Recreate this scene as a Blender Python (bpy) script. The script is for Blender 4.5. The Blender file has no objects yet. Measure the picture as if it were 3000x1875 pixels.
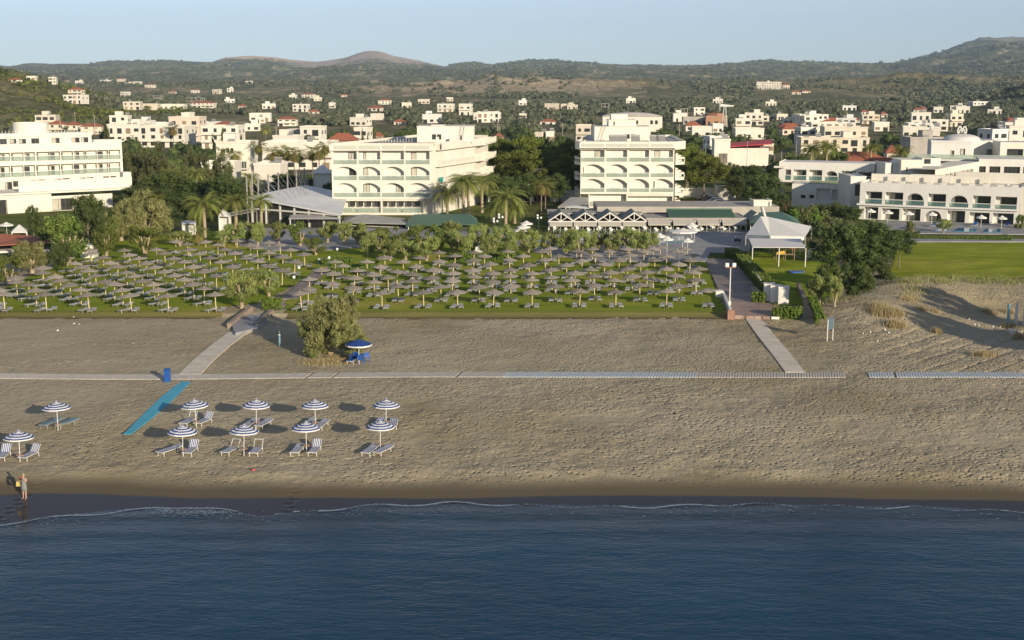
import bpy, bmesh, math, random
import numpy as np
from mathutils import Vector, Matrix
R = math.radians
sc = bpy.context.scene
C = sc.collection
# ------------------------------------------------------------------ camera, sky, sun, exposure
F, W0, H0 = 3740.0, 3000.0, 1875.0
CX, CY = 1500.0, 937.5
PITCH = R(10.6)
CAMZ = 26.3
cam_d = bpy.data.cameras.new('camera'); cam = bpy.data.objects.new('camera', cam_d); C.objects.link(cam)
cam.location = (0, 0, CAMZ); cam.rotation_euler = (R(90) - PITCH, 0, 0)
cam_d.sensor_width = 36; cam_d.lens = 36 * F / W0; cam_d.clip_start = 0.5; cam_d.clip_end = 30000
sc.camera = cam
SUN = Vector((0.535, -0.845, math.tan(R(14.0)))).normalized()
sl = bpy.data.lights.new('sun', 'SUN'); so = bpy.data.objects.new('sun', sl); C.objects.link(so)
sl.energy = 5.0; sl.angle = R(0.5); sl.color = (1.0, 0.85, 0.64)
so.rotation_euler = SUN.to_track_quat('Z', 'Y').to_euler(); so.location = (60, -60, 80)
w = bpy.data.worlds.new('World'); sc.world = w; w.use_nodes = True
nt = w.node_tree; nt.nodes.clear()
sky = nt.nodes.new('ShaderNodeTexSky'); sky.sky_type = 'NISHITA'; sky.sun_disc = False
sky.sun_elevation = R(14.0); sky.sun_rotation = math.atan2(SUN.x, SUN.y)
sky.air_density = 0.8; sky.dust_density = 0.0; sky.ozone_density = 6.0; sky.altitude = 0
bg = nt.nodes.new('ShaderNodeBackground'); bg.inputs[1].default_value = 0.112
wo = nt.nodes.new('ShaderNodeOutputWorld')
hs = nt.nodes.new('ShaderNodeHueSaturation'); hs.inputs['Saturation'].default_value = .52
nt.links.new(sky.outputs[0], hs.inputs['Color']); nt.links.new(hs.outputs[0], bg.inputs[0]); nt.links.new(bg.outputs[0], wo.inputs[0])
sc.view_settings.view_transform = 'Standard'; sc.view_settings.look = 'None'
sc.view_settings.exposure = 0.24; sc.view_settings.gamma = 1.0
sc.render.engine = 'CYCLES'
sc.cycles.max_bounces = 7; sc.cycles.diffuse_bounces = 4; sc.cycles.glossy_bounces = 3
sc.cycles.transmission_bounces = 3; sc.cycles.transparent_max_bounces = 6; sc.cycles.volume_bounces = 0
sc.cycles.caustics_reflective = False; sc.cycles.caustics_refractive = False
sc.cycles.use_denoising = True

# ------------------------------------------------------------------ helpers
def tag(o, label=None, cat=None, group=None, kind=None):
    if label: o['label'] = label
    if cat: o['category'] = cat
    if group: o['group'] = group
    if kind: o['kind'] = kind
    return o
def empty(name, loc, label, cat, group=None, rz=0, s=1.0):
    o = bpy.data.objects.new(name, None); C.objects.link(o)
    o.location = loc; o.rotation_euler = (0, 0, rz)
    o.scale = (s, s, s) if not hasattr(s, '__len__') else s
    o.empty_display_size = 0.3
    return tag(o, label, cat, group)
def link(name, me, parent=None, m=None):
    o = bpy.data.objects.new(name, me); C.objects.link(o)
    if m is not None and not me.materials: me.materials.append(m)
    if parent is not None: o.parent = parent
    return o
def copy_tree(o, parent=None):
    c = o.copy(); C.objects.link(c); c.parent = parent
    for ch in CH.get(o.name, list(o.children)): copy_tree(ch, c)
    return c
CH = {}
def np_mesh(name, V, Fc, tint=None, smooth=False):
    me = bpy.data.meshes.new(name)
    V = np.asarray(V, np.float32); Fc = np.asarray(Fc, np.int32)
    k = Fc.shape[1]
    me.vertices.add(len(V)); me.vertices.foreach_set('co', V.ravel())
    me.loops.add(Fc.size); me.loops.foreach_set('vertex_index', Fc.ravel())
    me.polygons.add(len(Fc)); me.polygons.foreach_set('loop_start', np.arange(len(Fc), dtype=np.int32) * k)
    me.polygons.foreach_set('loop_total', np.full(len(Fc), k, np.int32))
    if smooth: me.polygons.foreach_set('use_smooth', np.ones(len(Fc), bool))
    me.update(calc_edges=True)
    if tint is not None:
        a = me.attributes.new('tint', 'FLOAT', 'POINT'); a.data.foreach_set('value', np.asarray(tint, np.float32))
    return me
class MB:
    """collects simple solids; tf maps local to object space"""
    def __init__(s, tf=None): s.v = []; s.f = []; s.m = []; s.tf = tf; s.cur = 0; s.cut = []
    def add(s, vs, fs):
        b = len(s.v); s.cut.append((b, len(s.f)))
        s.v += [tuple(s.tf(p)) if s.tf else tuple(p) for p in vs]
        for f in fs: s.f.append([b + i for i in f]); s.m.append(s.cur)
        return s
    def box(s, x0, x1, y0, y1, z0, z1):
        return s.add([(x0,y0,z0),(x1,y0,z0),(x1,y1,z0),(x0,y1,z0),(x0,y0,z1),(x1,y0,z1),(x1,y1,z1),(x0,y1,z1)],
                     [(0,3,2,1),(4,5,6,7),(0,1,5,4),(1,2,6,5),(2,3,7,6),(3,0,4,7)])
    def quad(s, a, b, c, d): return s.add([a,b,c,d], [(0,1,2,3)])
    def slab(s, pts, t=0.05):
        """thin solid from a planar outline, thickness downward"""
        n = len(pts)
        return s.add([(p[0],p[1],p[2]) for p in pts] + [(p[0],p[1],p[2]-t) for p in pts],
                     [tuple(range(n)), tuple(range(2*n-1, n-1, -1))] + [(i, i+n, (i+1) % n + n, (i+1) % n) for i in range(n)])
    def prism(s, poly, z0, z1):
        n = len(poly)
        return s.add([(p[0],p[1],z0) for p in poly] + [(p[0],p[1],z1) for p in poly],
                     [tuple(range(n-1,-1,-1)), tuple(range(n, 2*n))] + [(i, (i+1) % n, (i+1) % n + n, i+n) for i in range(n)])
    def tube(s, p, q, r0, r1=None, n=6):
        if r1 is None: r1 = r0
        p = Vector(p); q = Vector(q); d = (q - p).normalized()
        a = d.orthogonal().normalized(); b = d.cross(a)
        vs = []
        for c, r in ((p, r0), (q, r1)):
            for i in range(n):
                t = 2*math.pi*i/n; vs.append(c + a*math.cos(t)*r + b*math.sin(t)*r)
        return s.add(vs, [(i, (i+1) % n, (i+1) % n + n, i+n) for i in range(n)] + [tuple(range(n-1,-1,-1)), tuple(range(n, 2*n))])
    def path(s, pts, rs, n=6):
        for i in range(len(pts)-1): s.tube(pts[i], pts[i+1], rs[i], rs[i+1], n)
        return s
    def lathe(s, prof, n=12, c=(0,0,0)):
        vs = []
        for r, z in prof:
            for i in range(n):
                t = 2*math.pi*i/n; vs.append((c[0]+r*math.cos(t), c[1]+r*math.sin(t), c[2]+z))
        fs = []
        for k in range(len(prof)-1):
            for i in range(n): fs.append((k*n+i, k*n+(i+1) % n, (k+1)*n+(i+1) % n, (k+1)*n+i))
        return s.add(vs, fs)
    def mesh(s, name):
        me = bpy.data.meshes.new(name); me.from_pydata(s.v, [], s.f)
        if any(s.m): me.polygons.foreach_set('material_index', s.m)
        me.update(); return me
    def build(s, name, m, parent=None, smooth=False):
        me = s.mesh(name)
        for mm in (m if isinstance(m, (list, tuple)) else [m]): me.materials.append(mm)
        if smooth: me.polygons.foreach_set('use_smooth', [True]*len(me.polygons))
        return link(name, me, parent)

    def each(s, name, m, parent=None):
        """one mesh per solid"""
        cut = s.cut + [(len(s.v), len(s.f))]
        for (v0, f0), (v1, f1) in zip(cut[:-1], cut[1:]):
            q = MB(); q.v = s.v[v0:v1]; q.f = [[i-v0 for i in f] for f in s.f[f0:f1]]; q.m = s.m[f0:f1]; q.build(name, m, parent)

# value noise
_rng = np.random.default_rng(7)
_T = _rng.random((256, 256))
def vnoise(x, y):
    x = np.asarray(x, float); y = np.asarray(y, float)
    xi = np.floor(x).astype(int); yi = np.floor(y).astype(int)
    fx = x - xi; fy = y - yi
    fx = fx*fx*(3-2*fx); fy = fy*fy*(3-2*fy)
    a = _T[xi & 255, yi & 255]; b = _T[(xi+1) & 255, yi & 255]; c = _T[xi & 255, (yi+1) & 255]; d = _T[(xi+1) & 255, (yi+1) & 255]
    return (a*(1-fx)+b*fx)*(1-fy) + (c*(1-fx)+d*fx)*fy
def fbm(x, y, o=4):
    r = 0; a = 0.5; t = 0
    for i in range(o):
        r = r + a*vnoise(x*2**i+17.3*i, y*2**i+9.1*i); t += a; a *= 0.5
    return r/t
def ridged(x, y, o=4):
    r = 0; a = 0.5; t = 0
    for i in range(o):
        r = r + a*(1-np.abs(2*vnoise(x*2**i+7.7*i, y*2**i+3.3*i)-1)); t += a; a *= 0.5
    return r/t
def sstep(a, b, x):
    t = np.clip((np.asarray(x, float)-a)/(b-a), 0, 1); return t*t*(3-2*t)

# camera rays through photo pixels (3000 x 1875), used to measure where things stand
SP, CP = math.sin(PITCH), math.cos(PITCH)
def ray(px, py):
    x = (px-CX)/F; y = (CY-py)/F
    return (x, CP + y*SP, -SP + y*CP)
def at(px, py, Y):
    d = ray(px, py); t = Y/d[1]
    return Vector((d[0]*t, Y, CAMZ + d[2]*t))
def elev(py): return math.atan((CY-py)/F) - PITCH

# ------------------------------------------------------------------ terrain height
_wl = [(0,1535),(124,1515),(372,1492),(546,1484),(694,1500),(769,1510),(918,1494),(1054,1478),(1314,1473),(1550,1482),(2108,1478),(2480,1482),(2666,1482),(2852,1492),(3000,1503)]
_wx, _wy = [], []
for px, py in _wl:
    d = ray(px, py); t = -CAMZ/d[2]; _wx.append(d[0]*t); _wy.append(d[1]*t)
def water_edge(x): return np.interp(x, _wx, _wy)
def smooth_edge(x): return sum(water_edge(x+o) for o in (-13, -9, -5, -2, 2, 5, 9, 13))/8
# skyline and inner hill profiles: pixel row of the ground at rings of distance
_sk = [(-900,196),(-300,190),(0,193.5),(31,196),(78,186),(149,190),(202,189),(255,189),(342,179),(435,182),(497,178),(560,184),(622,184),(662,170),(746,166),(812,173),(853,178.6),(936,182.6),(1017,170),(1050,157),(1076,151.5),(1100,151.5),(1123,155),(1154,166),(1216,178),(1303,196.6),(1340,192),(1396,190),(1449,197),(1500,188),(1547,180),(1624,178.6),(1649,185),(1717,182.6),(1811,193.5),(1966,196.6),(2090,196.6),(2153,190),(2200,182),(2259,176),(2297,180),(2436,182.6),(2561,188),(2614,190),(2654,185),(2685,180),(2747,167),(2794,143),(2830,131),(2877,118),(2930,120),(3000,120),(3150,112),(3500,150),(4200,170)]
_rings = [
 (3300, [(-900,243),(0,245),(400,247),(700,245),(900,248),(1200,250),(1420,248),(1500,240),(1600,238),(1750,252),(1900,236),(2050,232),(2200,236),(2400,246),(2600,250),(2750,240),(2900,222),(3000,215),(3300,205),(4200,200)]),
 (4700, [(-900,222),(0,226),(400,222),(700,212),(900,214),(1100,212),(1300,222),(1500,220),(1700,215),(2000,214),(2300,210),(2500,208),(2650,205),(2800,185),(2950,165),(3100,155),(4200,190)]),
]
def ring_z(Yr, prof, px):
    py = np.interp(px, [p[0] for p in prof], [p[1] for p in prof])
    return CAMZ + Yr*np.tan(np.arctan((CY-py)/F) - PITCH)
def far_h(x, y):
    px = CX + F*(x/np.maximum(y, 1))/CP
    Ys = [0, 400, 700, 1000, 1500, 2200]
    Zs = [np.full_like(x, 1.8), np.full_like(x, 2.0), np.full_like(x, 3.0), np.full_like(x, 4.0), np.full_like(x, 6.0), np.full_like(x, 11.0)]
    for Yr, pr in _rings: Ys.append(Yr); Zs.append(ring_z(Yr, pr, px))
    Ys.append(6500); Zs.append(ring_z(6500, _sk, px))
    Ys.append(8000); Zs.append(Zs[-1]*0.45)
    Ys.append(12000); Zs.append(np.full_like(x, -10.0))
    h = np.zeros_like(x) + 1.8
    for i in range(len(Ys)-1):
        a, b = Ys[i], Ys[i+1]
        m = (y >= a) & (y <= b)
        t = (y-a)/(b-a)
        if i > 4: t = t*t*(3-2*t)*0.55 + t*0.45
        h = np.where(m, Zs[i]*(1-t)+Zs[i+1]*t, h)
    amp = np.interp(y, [0, 800, 1300, 2200, 3300, 4700, 6000, 6500, 9000], [0, 0, 4, 15, 26, 34, 20, 7, 7])
    n = ridged(x/420+3, y/520+1, 4)*0.65 + fbm(x/900+5, y/900, 3)*0.35
    h = h + amp*(n-0.52)*1.9
    amp2 = np.interp(y, [0, 1300, 1800, 3000, 4700, 6000, 6500], [0, 0, 6, 15, 25, 12, 3])
    h = h + amp2*(ridged(x/190+1.3, y/230+7, 4)-.55)*1.7
    h = h + sstep(2560, 2800, px)*sstep(4200, 5200, y)*(ridged(x/110+2, y/150, 5)-.5)*46
    # near hill on the left, mid hillocks, dark hill on the right
    def g(cx, cy, sx, sy, a, rot=0):
        c, s = math.cos(rot), math.sin(rot)
        u = (x-cx)*c + (y-cy)*s; v = -(x-cx)*s + (y-cy)*c
        return a*np.exp(-0.5*((u/sx)**2 + (v/sy)**2))
    h = h + g(-372, 840, 55, 110, 35) + g(520, 1060, 62, 110, 36)
    rr = ridged(x/60, y/60, 4)-0.5
    h = h + (g(-20, 1900, 120, 130, 11, .3) + g(-60, 1850, 50, 60, 4) + g(120, 2150, 150, 150, 8))*(1+rr*1.6)
    h = h + (g(560, 2000, 190, 120, 12, -.3) + g(330, 1750, 130, 90, 6) + g(800, 1900, 160, 200, 12))*(1+rr*1.1)
    h = h + g(-350, 840, 150, 150, 1)*rr*8
    return h
LAWN_Y = 134.5
def near_h(x, y):
    d = y - water_edge(x)
    h = np.interp(d, [-80, -30, 0, 5, 8, 20, 57], [-6, -2, 0, 0.26, 0.5, 1.0, 1.5])
    xr = sstep(20, 31, x)        # to the right of the right-hand path the sand rises as dunes
    h = h + 0.3*sstep(LAWN_Y-0.6, LAWN_Y+0.6, y)*(1-xr)
    h = h + xr*0.3*sstep(138, 168, y)
    def g(cx, cy, sx, sy, a): return a*np.exp(-0.5*(((x-cx)/sx)**2 + ((y-cy)/sy)**2))
    dune = g(38.5, 136, 4.5, 6, 1.5) + g(47, 148, 5, 5, 1.3) + g(58, 118, 6, 3.5, 1.6) + g(66, 152, 14, 4, 1.0) + g(56, 137, 4, 7, -1.2) + g(30.5, 147, 2.0, 7, .5)
    dune = dune + xr*0.5*(fbm(x/4.0, y/3.0, 4)-.5)*sstep(112, 122, y)
    return h + dune
def ht(x, y):
    x = np.asarray(x, float); y = np.asarray(y, float)
    n = near_h(x, np.minimum(y, 240)); f = far_h(x, y)
    t = sstep(170, 240, y)
    return n*(1-t) + f*t
def hz(x, y): return float(ht(np.array([x]), np.array([y]))[0])
def G(px, py, up=0.0):
    """point on the ground seen at a photo pixel (first hit)"""
    d = ray(px, py); z = 1.6
    if py > 330:
        for i in range(12):
            t = (z+up-CAMZ)/d[2]; z = hz(d[0]*t, d[1]*t)
        t = (z+up-CAMZ)/d[2]
        return Vector((d[0]*t, d[1]*t, z))
    ys = np.geomspace(380, 6500, 900); t = ys/d[1]
    hh = ht(d[0]*t, ys); zz = CAMZ + d[2]*t
    hit = np.nonzero(hh >= zz)[0]
    i = hit[0] if len(hit) else int(np.argmax(hh-zz))
    return Vector((d[0]*t[i], ys[i], float(hh[i])))

# ------------------------------------------------------------------ materials
def nodes(name):
    m = bpy.data.materials.new(name); m.use_nodes = True; n = m.node_tree
    return m, n, n.nodes['Principled BSDF'], n.nodes['Material Output']
def N(nt, t, **kw):
    n = nt.nodes.new(t)
    for k, v in kw.items(): setattr(n, k, v)
    return n
def noise(nt, scale, detail=4, rough=.6, vec=None, dim='3D'):
    n = N(nt, 'ShaderNodeTexNoise'); n.inputs['Scale'].default_value = scale; n.inputs['Detail'].default_value = detail
    n.inputs['Roughness'].default_value = rough
    if vec is not None: nt.links.new(vec, n.inputs['Vector'])
    return n
def ramp(nt, fac, stops):
    r = N(nt, 'ShaderNodeValToRGB'); nt.links.new(fac, r.inputs[0])
    e = r.color_ramp.elements
    while len(e) < len(stops): e.new(0.5)
    for i, (p, c) in enumerate(stops): e[i].position = p; e[i].color = (*c, 1) if len(c) == 3 else c
    return r
def mixc(nt, fac, a, b, mode='MIX'):
    m = N(nt, 'ShaderNodeMix', data_type='RGBA', blend_type=mode)
    for s, v in ((m.inputs[0], fac), (m.inputs[6], a), (m.inputs[7], b)):
        if hasattr(v, 'links'): nt.links.new(v, s)
        elif isinstance(v, (int, float)): s.default_value = v
        else: s.default_value = (*v, 1)
    return m.outputs[2]
def math_(nt, op, a, b=0.0, clamp=False):
    m = N(nt, 'ShaderNodeMath', operation=op, use_clamp=clamp)
    for s, v in ((m.inputs[0], a), (m.inputs[1], b)):
        if hasattr(v, 'links'): nt.links.new(v, s)
        else: s.default_value = v
    return m.outputs[0]
def pos(nt): return N(nt, 'ShaderNodeNewGeometry').outputs['Position']
def bump(nt, hgt, strength, dist, bs):
    b = N(nt, 'ShaderNodeBump'); b.inputs['Strength'].default_value = strength; b.inputs['Distance'].default_value = dist
    nt.links.new(hgt, b.inputs['Height']); nt.links.new(b.outputs[0], bs.inputs['Normal']); return b
def mat(name, col, rough=.7, var=.12, scale=.8, metal=0.0, bmp=0.0, spec=None):
    """painted or plain surface with a little mottling"""
    m, n, b, o = nodes(name)
    tx = N(n, 'ShaderNodeTexCoord').outputs['Object']
    ns = noise(n, scale, 5, .65, tx)
    c0 = tuple(max(0, c*(1-var)) for c in col); c1 = tuple(min(1, c*(1+var*.6)) for c in col)
    r = ramp(n, ns.outputs['Fac'], [(.3, c0), (.7, c1)])
    n.links.new(r.outputs[0], b.inputs['Base Color'])
    b.inputs['Roughness'].default_value = rough; b.inputs['Metallic'].default_value = metal
    if spec is not None: b.inputs['Specular IOR Level'].default_value = spec
    if bmp: bump(n, ns.outputs['Fac'], bmp, .05, b)
    return m
def leaf_mat(name, dark, light, trans=.25, gain=1.9):
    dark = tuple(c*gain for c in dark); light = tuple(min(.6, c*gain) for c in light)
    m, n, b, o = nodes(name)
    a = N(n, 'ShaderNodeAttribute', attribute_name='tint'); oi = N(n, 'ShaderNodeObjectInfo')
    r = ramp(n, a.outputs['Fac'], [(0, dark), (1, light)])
    hv = N(n, 'ShaderNodeHueSaturation')
    mr = N(n, 'ShaderNodeMapRange'); n.links.new(oi.outputs['Random'], mr.inputs[0]); mr.inputs[3].default_value = .8; mr.inputs[4].default_value = 1.2
    mh = N(n, 'ShaderNodeMapRange'); n.links.new(oi.outputs['Random'], mh.inputs[0]); mh.inputs[3].default_value = .485; mh.inputs[4].default_value = .51
    n.links.new(mr.outputs[0], hv.inputs['Value']); n.links.new(mh.outputs[0], hv.inputs['Hue']); n.links.new(r.outputs[0], hv.inputs['Color'])
    n.links.new(hv.outputs[0], b.inputs['Base Color']); b.inputs['Roughness'].default_value = .65
    b.inputs['Specular IOR Level'].default_value = .25
    tr = N(n, 'ShaderNodeBsdfTranslucent'); n.links.new(hv.outputs[0], tr.inputs['Color'])
    ms = N(n, 'ShaderNodeMixShader'); ms.inputs[0].default_value = trans
    n.links.new(b.outputs[0], ms.inputs[1]); n.links.new(tr.outputs[0], ms.inputs[2]); n.links.new(ms.outputs[0], o.inputs[0])
    return m
def sheer(name, col, clear):
    m, n, b, o = nodes(name)
    b.inputs['Base Color'].default_value = (*col, 1); b.inputs['Roughness'].default_value = .08
    t = N(n, 'ShaderNodeBsdfTransparent'); t.inputs[0].default_value = (.86, .95, .91, 1)
    ms = N(n, 'ShaderNodeMixShader'); ms.inputs[0].default_value = clear
    n.links.new(b.outputs[0], ms.inputs[1]); n.links.new(t.outputs[0], ms.inputs[2]); n.links.new(ms.outputs[0], o.inputs[0]); return m
M = {}
def weathered(name, col, rnd=.06, streak=.08):
    m, n, b, o = nodes(name)
    tx = N(n, 'ShaderNodeTexCoord').outputs['Object']
    mp = N(n, 'ShaderNodeMapping'); mp.inputs['Scale'].default_value = (1.3, 1.3, .16); n.links.new(tx, mp.inputs[0])
    s1 = noise(n, 1.0, 6, .7, mp.outputs[0]); s2 = noise(n, .22, 4, .6, tx)
    d = ramp(n, s1.outputs['Fac'], [(.46, (1, 1, 1)), (.72, (1-streak, 1-streak*1.1, 1-streak*1.35))])
    e = ramp(n, s2.outputs['Fac'], [(.35, (1, 1, 1)), (.7, (.93, .92, .89))])
    c = mixc(n, 1.0, mixc(n, 1.0, (*col,), d.outputs[0], 'MULTIPLY'), e.outputs[0], 'MULTIPLY')
    oi = N(n, 'ShaderNodeObjectInfo'); mr = N(n, 'ShaderNodeMapRange'); n.links.new(oi.outputs['Random'], mr.inputs[0]); mr.inputs[3].default_value = 1-rnd; mr.inputs[4].default_value = 1+rnd*.4
    hv = N(n, 'ShaderNodeHueSaturation'); n.links.new(mr.outputs[0], hv.inputs['Value']); n.links.new(c, hv.inputs['Color']); n.links.new(hv.outputs[0], b.inputs['Base Color'])
    b.inputs['Roughness'].default_value = .85; return m
def vary(m, lo, hi):
    n = m.node_tree; b = n.nodes['Principled BSDF']; src = b.inputs['Base Color'].links[0].from_socket
    oi = N(n, 'ShaderNodeObjectInfo'); mr = N(n, 'ShaderNodeMapRange'); n.links.new(oi.outputs['Random'], mr.inputs[0]); mr.inputs[3].default_value = lo; mr.inputs[4].default_value = hi
    hv = N(n, 'ShaderNodeHueSaturation'); n.links.new(mr.outputs[0], hv.inputs['Value']); n.links.new(src, hv.inputs['Color']); n.links.new(hv.outputs[0], b.inputs['Base Color']); return m
M['white'] = mat('white_render', (.72, .69, .61), .8, .07, .25)
M['white2'] = mat('white_paint', (.74, .72, .66), .6, .04, .6)
M['panel'] = mat('grey_green_panel', (.52, .54, .46), .8, .05, .3)
M['shade_white'] = mat('shaded_grey_white_render', (.69, .68, .63), .8, .06, .25)  # greyer copy of the white render, with shade worked into its colour
M['cream'] = mat('cream_render', (.72, .64, .50), .85, .08, .3)
M['peach'] = mat('peach_render', (.72, .62, .50), .85, .1, .3)
M['concrete'] = mat('bare_concrete', (.42, .39, .34), .9, .2, .4)
M['brick'] = mat('orange_brick', (.45, .25, .15), .9, .2, 1.5)
M['roof_grey'] = mat('grey_roof_felt', (.42, .41, .38), .9, .2, .3)
M['redroof'] = mat('terracotta_roof', (.38, .13, .07), .85, .25, 2)
M['redcloth'] = mat('red_awning', (.55, .06, .07), .8, .1, 1)
M['window'] = mat('window_glass', (.045, .05, .05), .12, .4, .7, spec=.8)
M['curtain'] = mat('curtain', (.50, .48, .40), .9, .25, 1.2)
M['frame'] = mat('dark_frame', (.09, .08, .06), .5, .2, 1)
M['balgreen'] = sheer('sheer_green_glass', (.48, .54, .47), .5)
M['balclear'] = sheer('clear_balcony_glass', (.50, .53, .50), .72)
M['balteal'] = sheer('teal_balcony_glass', (.16, .27, .26), .6)
M['teal'] = mat('teal_towel', (.02, .35, .28), .8, .1, 1)
M['thatch'] = mat('straw_thatch', (.34, .30, .25), .95, .3, 9, bmp=.9)
M['pole'] = mat('pale_wood_pole', (.70, .56, .32), .8, .15, 3)
M['cushion'] = mat('pale_cushion', (.40, .41, .41), .85, .1, 2)
M['bark'] = mat('bark', (.22, .17, .12), .95, .35, 4, bmp=.8)
M['bark_pale'] = mat('pale_bark', (.42, .33, .22), .95, .3, 4, bmp=.8)
M['mastgrey'] = mat('grey_mast_paint', (.27, .26, .24), .6, .1, 2)
M['metal'] = mat('galvanised_metal', (.45, .45, .42), .45, .15, 2, metal=.4)
M['blue'] = mat('royal_blue_canvas', (.015, .06, .25), .7, .15, 2)
M['bluep'] = mat('blue_plastic', (.02, .10, .38), .35, .15, 2)
M['paleblue'] = mat('pale_blue_paint', (.25, .48, .56), .5, .12, 2)
M['green'] = mat('dark_green_paint', (.05, .13, .08), .6, .15, 2)
M['black'] = mat('dark_interior', (.02, .02, .02), .8, .3, 1)
M['stone'] = mat('rough_stone', (.33, .26, .20), .95, .4, 3, bmp=1.0)
M['skin'] = mat('skin', (.55, .33, .23), .6, .06, 4)
M['wood'] = mat('weathered_wood', (.30, .22, .15), .85, .3, 3)
M['white'] = weathered('white_render_wall', (.80, .765, .67)); M['shade_white'] = weathered('shaded_grey_white_render_wall', (.76, .75, .71)); M['cream'] = weathered('cream_render_wall', (.72, .66, .54), .12)  # grey-white copy puts shade into turned-away hotel fronts; plain off-white elsewhere
vary(M['thatch'], .72, 1.22); vary(M['cushion'], .75, 1.15)
M['lamp'] = mat('opal_globe', (.85, .85, .82), .25, .02, 2)
# ------------------------------------------------------------------ setting: ground, beach, lawns, sea
def ground_mat():
    m, n, b, o = nodes('scrubland')
    p = pos(n)
    mp = N(n, 'ShaderNodeMapping'); mp.inputs['Scale'].default_value = (.008, .0035, .0)
    n.links.new(p, mp.inputs[0])
    n1 = noise(n, 1.0, 9, .62, mp.outputs[0])          # fields and slopes
    mp2 = N(n, 'ShaderNodeMapping'); mp2.inputs['Scale'].default_value = (.05, .022, .03); n.links.new(p, mp2.inputs[0])
    n2 = noise(n, 1.0, 6, .7, mp2.outputs[0])
    soil = ramp(n, n1.outputs['Fac'], [(.36, (.16, .16, .08)), (.5, (.30, .26, .15)), (.64, (.52, .43, .28))])
    shr = ramp(n, n2.outputs['Fac'], [(.43, (0, 0, 0)), (.51, (1, 1, 1))])
    # shrub cover increases with distance from the coast
    sp = N(n, 'ShaderNodeSeparateXYZ'); n.links.new(p, sp.inputs[0])
    cov = N(n, 'ShaderNodeMapRange'); n.links.new(sp.outputs['Y'], cov.inputs[0])
    cov.inputs[1].default_value = 900; cov.inputs[2].default_value = 3600; cov.inputs[3].default_value = .55; cov.inputs[4].default_value = .82
    f = math_(n, 'MULTIPLY', shr.outputs[0], cov.outputs[0], True)
    # barren summit and quarry on the far skyline, rocky peak on the right
    def blob(x, y, rx, ry):
        v = N(n, 'ShaderNodeVectorMath', operation='SUBTRACT'); n.links.new(p, v.inputs[0]); v.inputs[1].default_value = (x, y, 0)
        s = N(n, 'ShaderNodeVectorMath', operation='MULTIPLY'); n.links.new(v.outputs[0], s.inputs[0]); s.inputs[1].default_value = (1/rx, 1/ry, 0)
        l = N(n, 'ShaderNodeVectorMath', operation='LENGTH'); n.links.new(s.outputs[0], l.inputs[0])
        ad = math_(n, 'ADD', l.outputs['Value'], math_(n, 'MULTIPLY', math_(n, 'SUBTRACT', n2.outputs['Fac'], .5), 1.6))
        r = N(n, 'ShaderNodeMapRange', clamp=True); n.links.new(ad, r.inputs[0]); r.inputs[1].default_value = 1.1; r.inputs[2].default_value = .75
        return r.outputs[0]
    green = mixc(n, n1.outputs['Fac'], (.050, .075, .036), (.11, .14, .06))
    col = mixc(n, f, soil.outputs[0], green)
    col = mixc(n, blob(-690, 6250, 400, 900), col, (.55, .45, .37))
    col = mixc(n, blob(-1200, 6300, 270, 420), col, (.80, .60, .42))
    col = mixc(n, math_(n, 'MULTIPLY', blob(2480, 6350, 420, 900), .6), col, (.36, .35, .32))
    col = mixc(n, math_(n, 'MULTIPLY', blob(-10, 1900, 230, 300), .85), col, (.52, .42, .28))
    col = mixc(n, math_(n, 'MULTIPLY', blob(420, 1950, 330, 330), .55), col, (.30, .25, .13))
    col = mixc(n, math_(n, 'MULTIPLY', blob(-360, 830, 190, 170), .5), col, (.10, .10, .03))
    # paved town ground near the hotels
    nr = N(n, 'ShaderNodeMapRange', clamp=True); n.links.new(sp.outputs['Y'], nr.inputs[0]); nr.inputs[1].default_value = 300; nr.inputs[2].default_value = 520
    nr.inputs[3].default_value = 1; nr.inputs[4].default_value = 0
    pav = ramp(n, n2.outputs['Fac'], [(.4, (.10, .10, .09)), (.6, (.22, .20, .16))])
    col = mixc(n, nr.outputs[0], col, pav.outputs[0])
    n.links.new(col, b.inputs['Base Color']); b.inputs['Roughness'].default_value = 1; b.inputs['Specular IOR Level'].default_value = 0.05
    bump(n, math_(n, 'ADD', shr.outputs[0], n2.outputs['Fac']), .8, 2.5, b)
    return m
us = np.linspace(-.78, .78, 620)
ys = np.concatenate([np.linspace(58, 240, 60), np.geomspace(243, 8500, 620)])
U, Yg = np.meshgrid(us, ys)
Xg = U*(Yg + 60)
Z = ht(Xg, Yg)
Z = Z - 0.9*(1-sstep(168, 200, Yg))*1.0 - 0.25*sstep(168, 200, Yg)*(1-sstep(300, 360, Yg))
V = np.stack([Xg, Yg, Z], -1).reshape(-1, 3)
def grid_faces(r, c):
    i = np.arange(r*c).reshape(r, c)
    return np.stack([i[:-1, :-1], i[:-1, 1:], i[1:, 1:], i[1:, :-1]], -1).reshape(-1, 4)
tag(link('ground', np_mesh('ground', V, grid_faces(*U.shape), smooth=True), None, ground_mat()), kind='structure')

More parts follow.
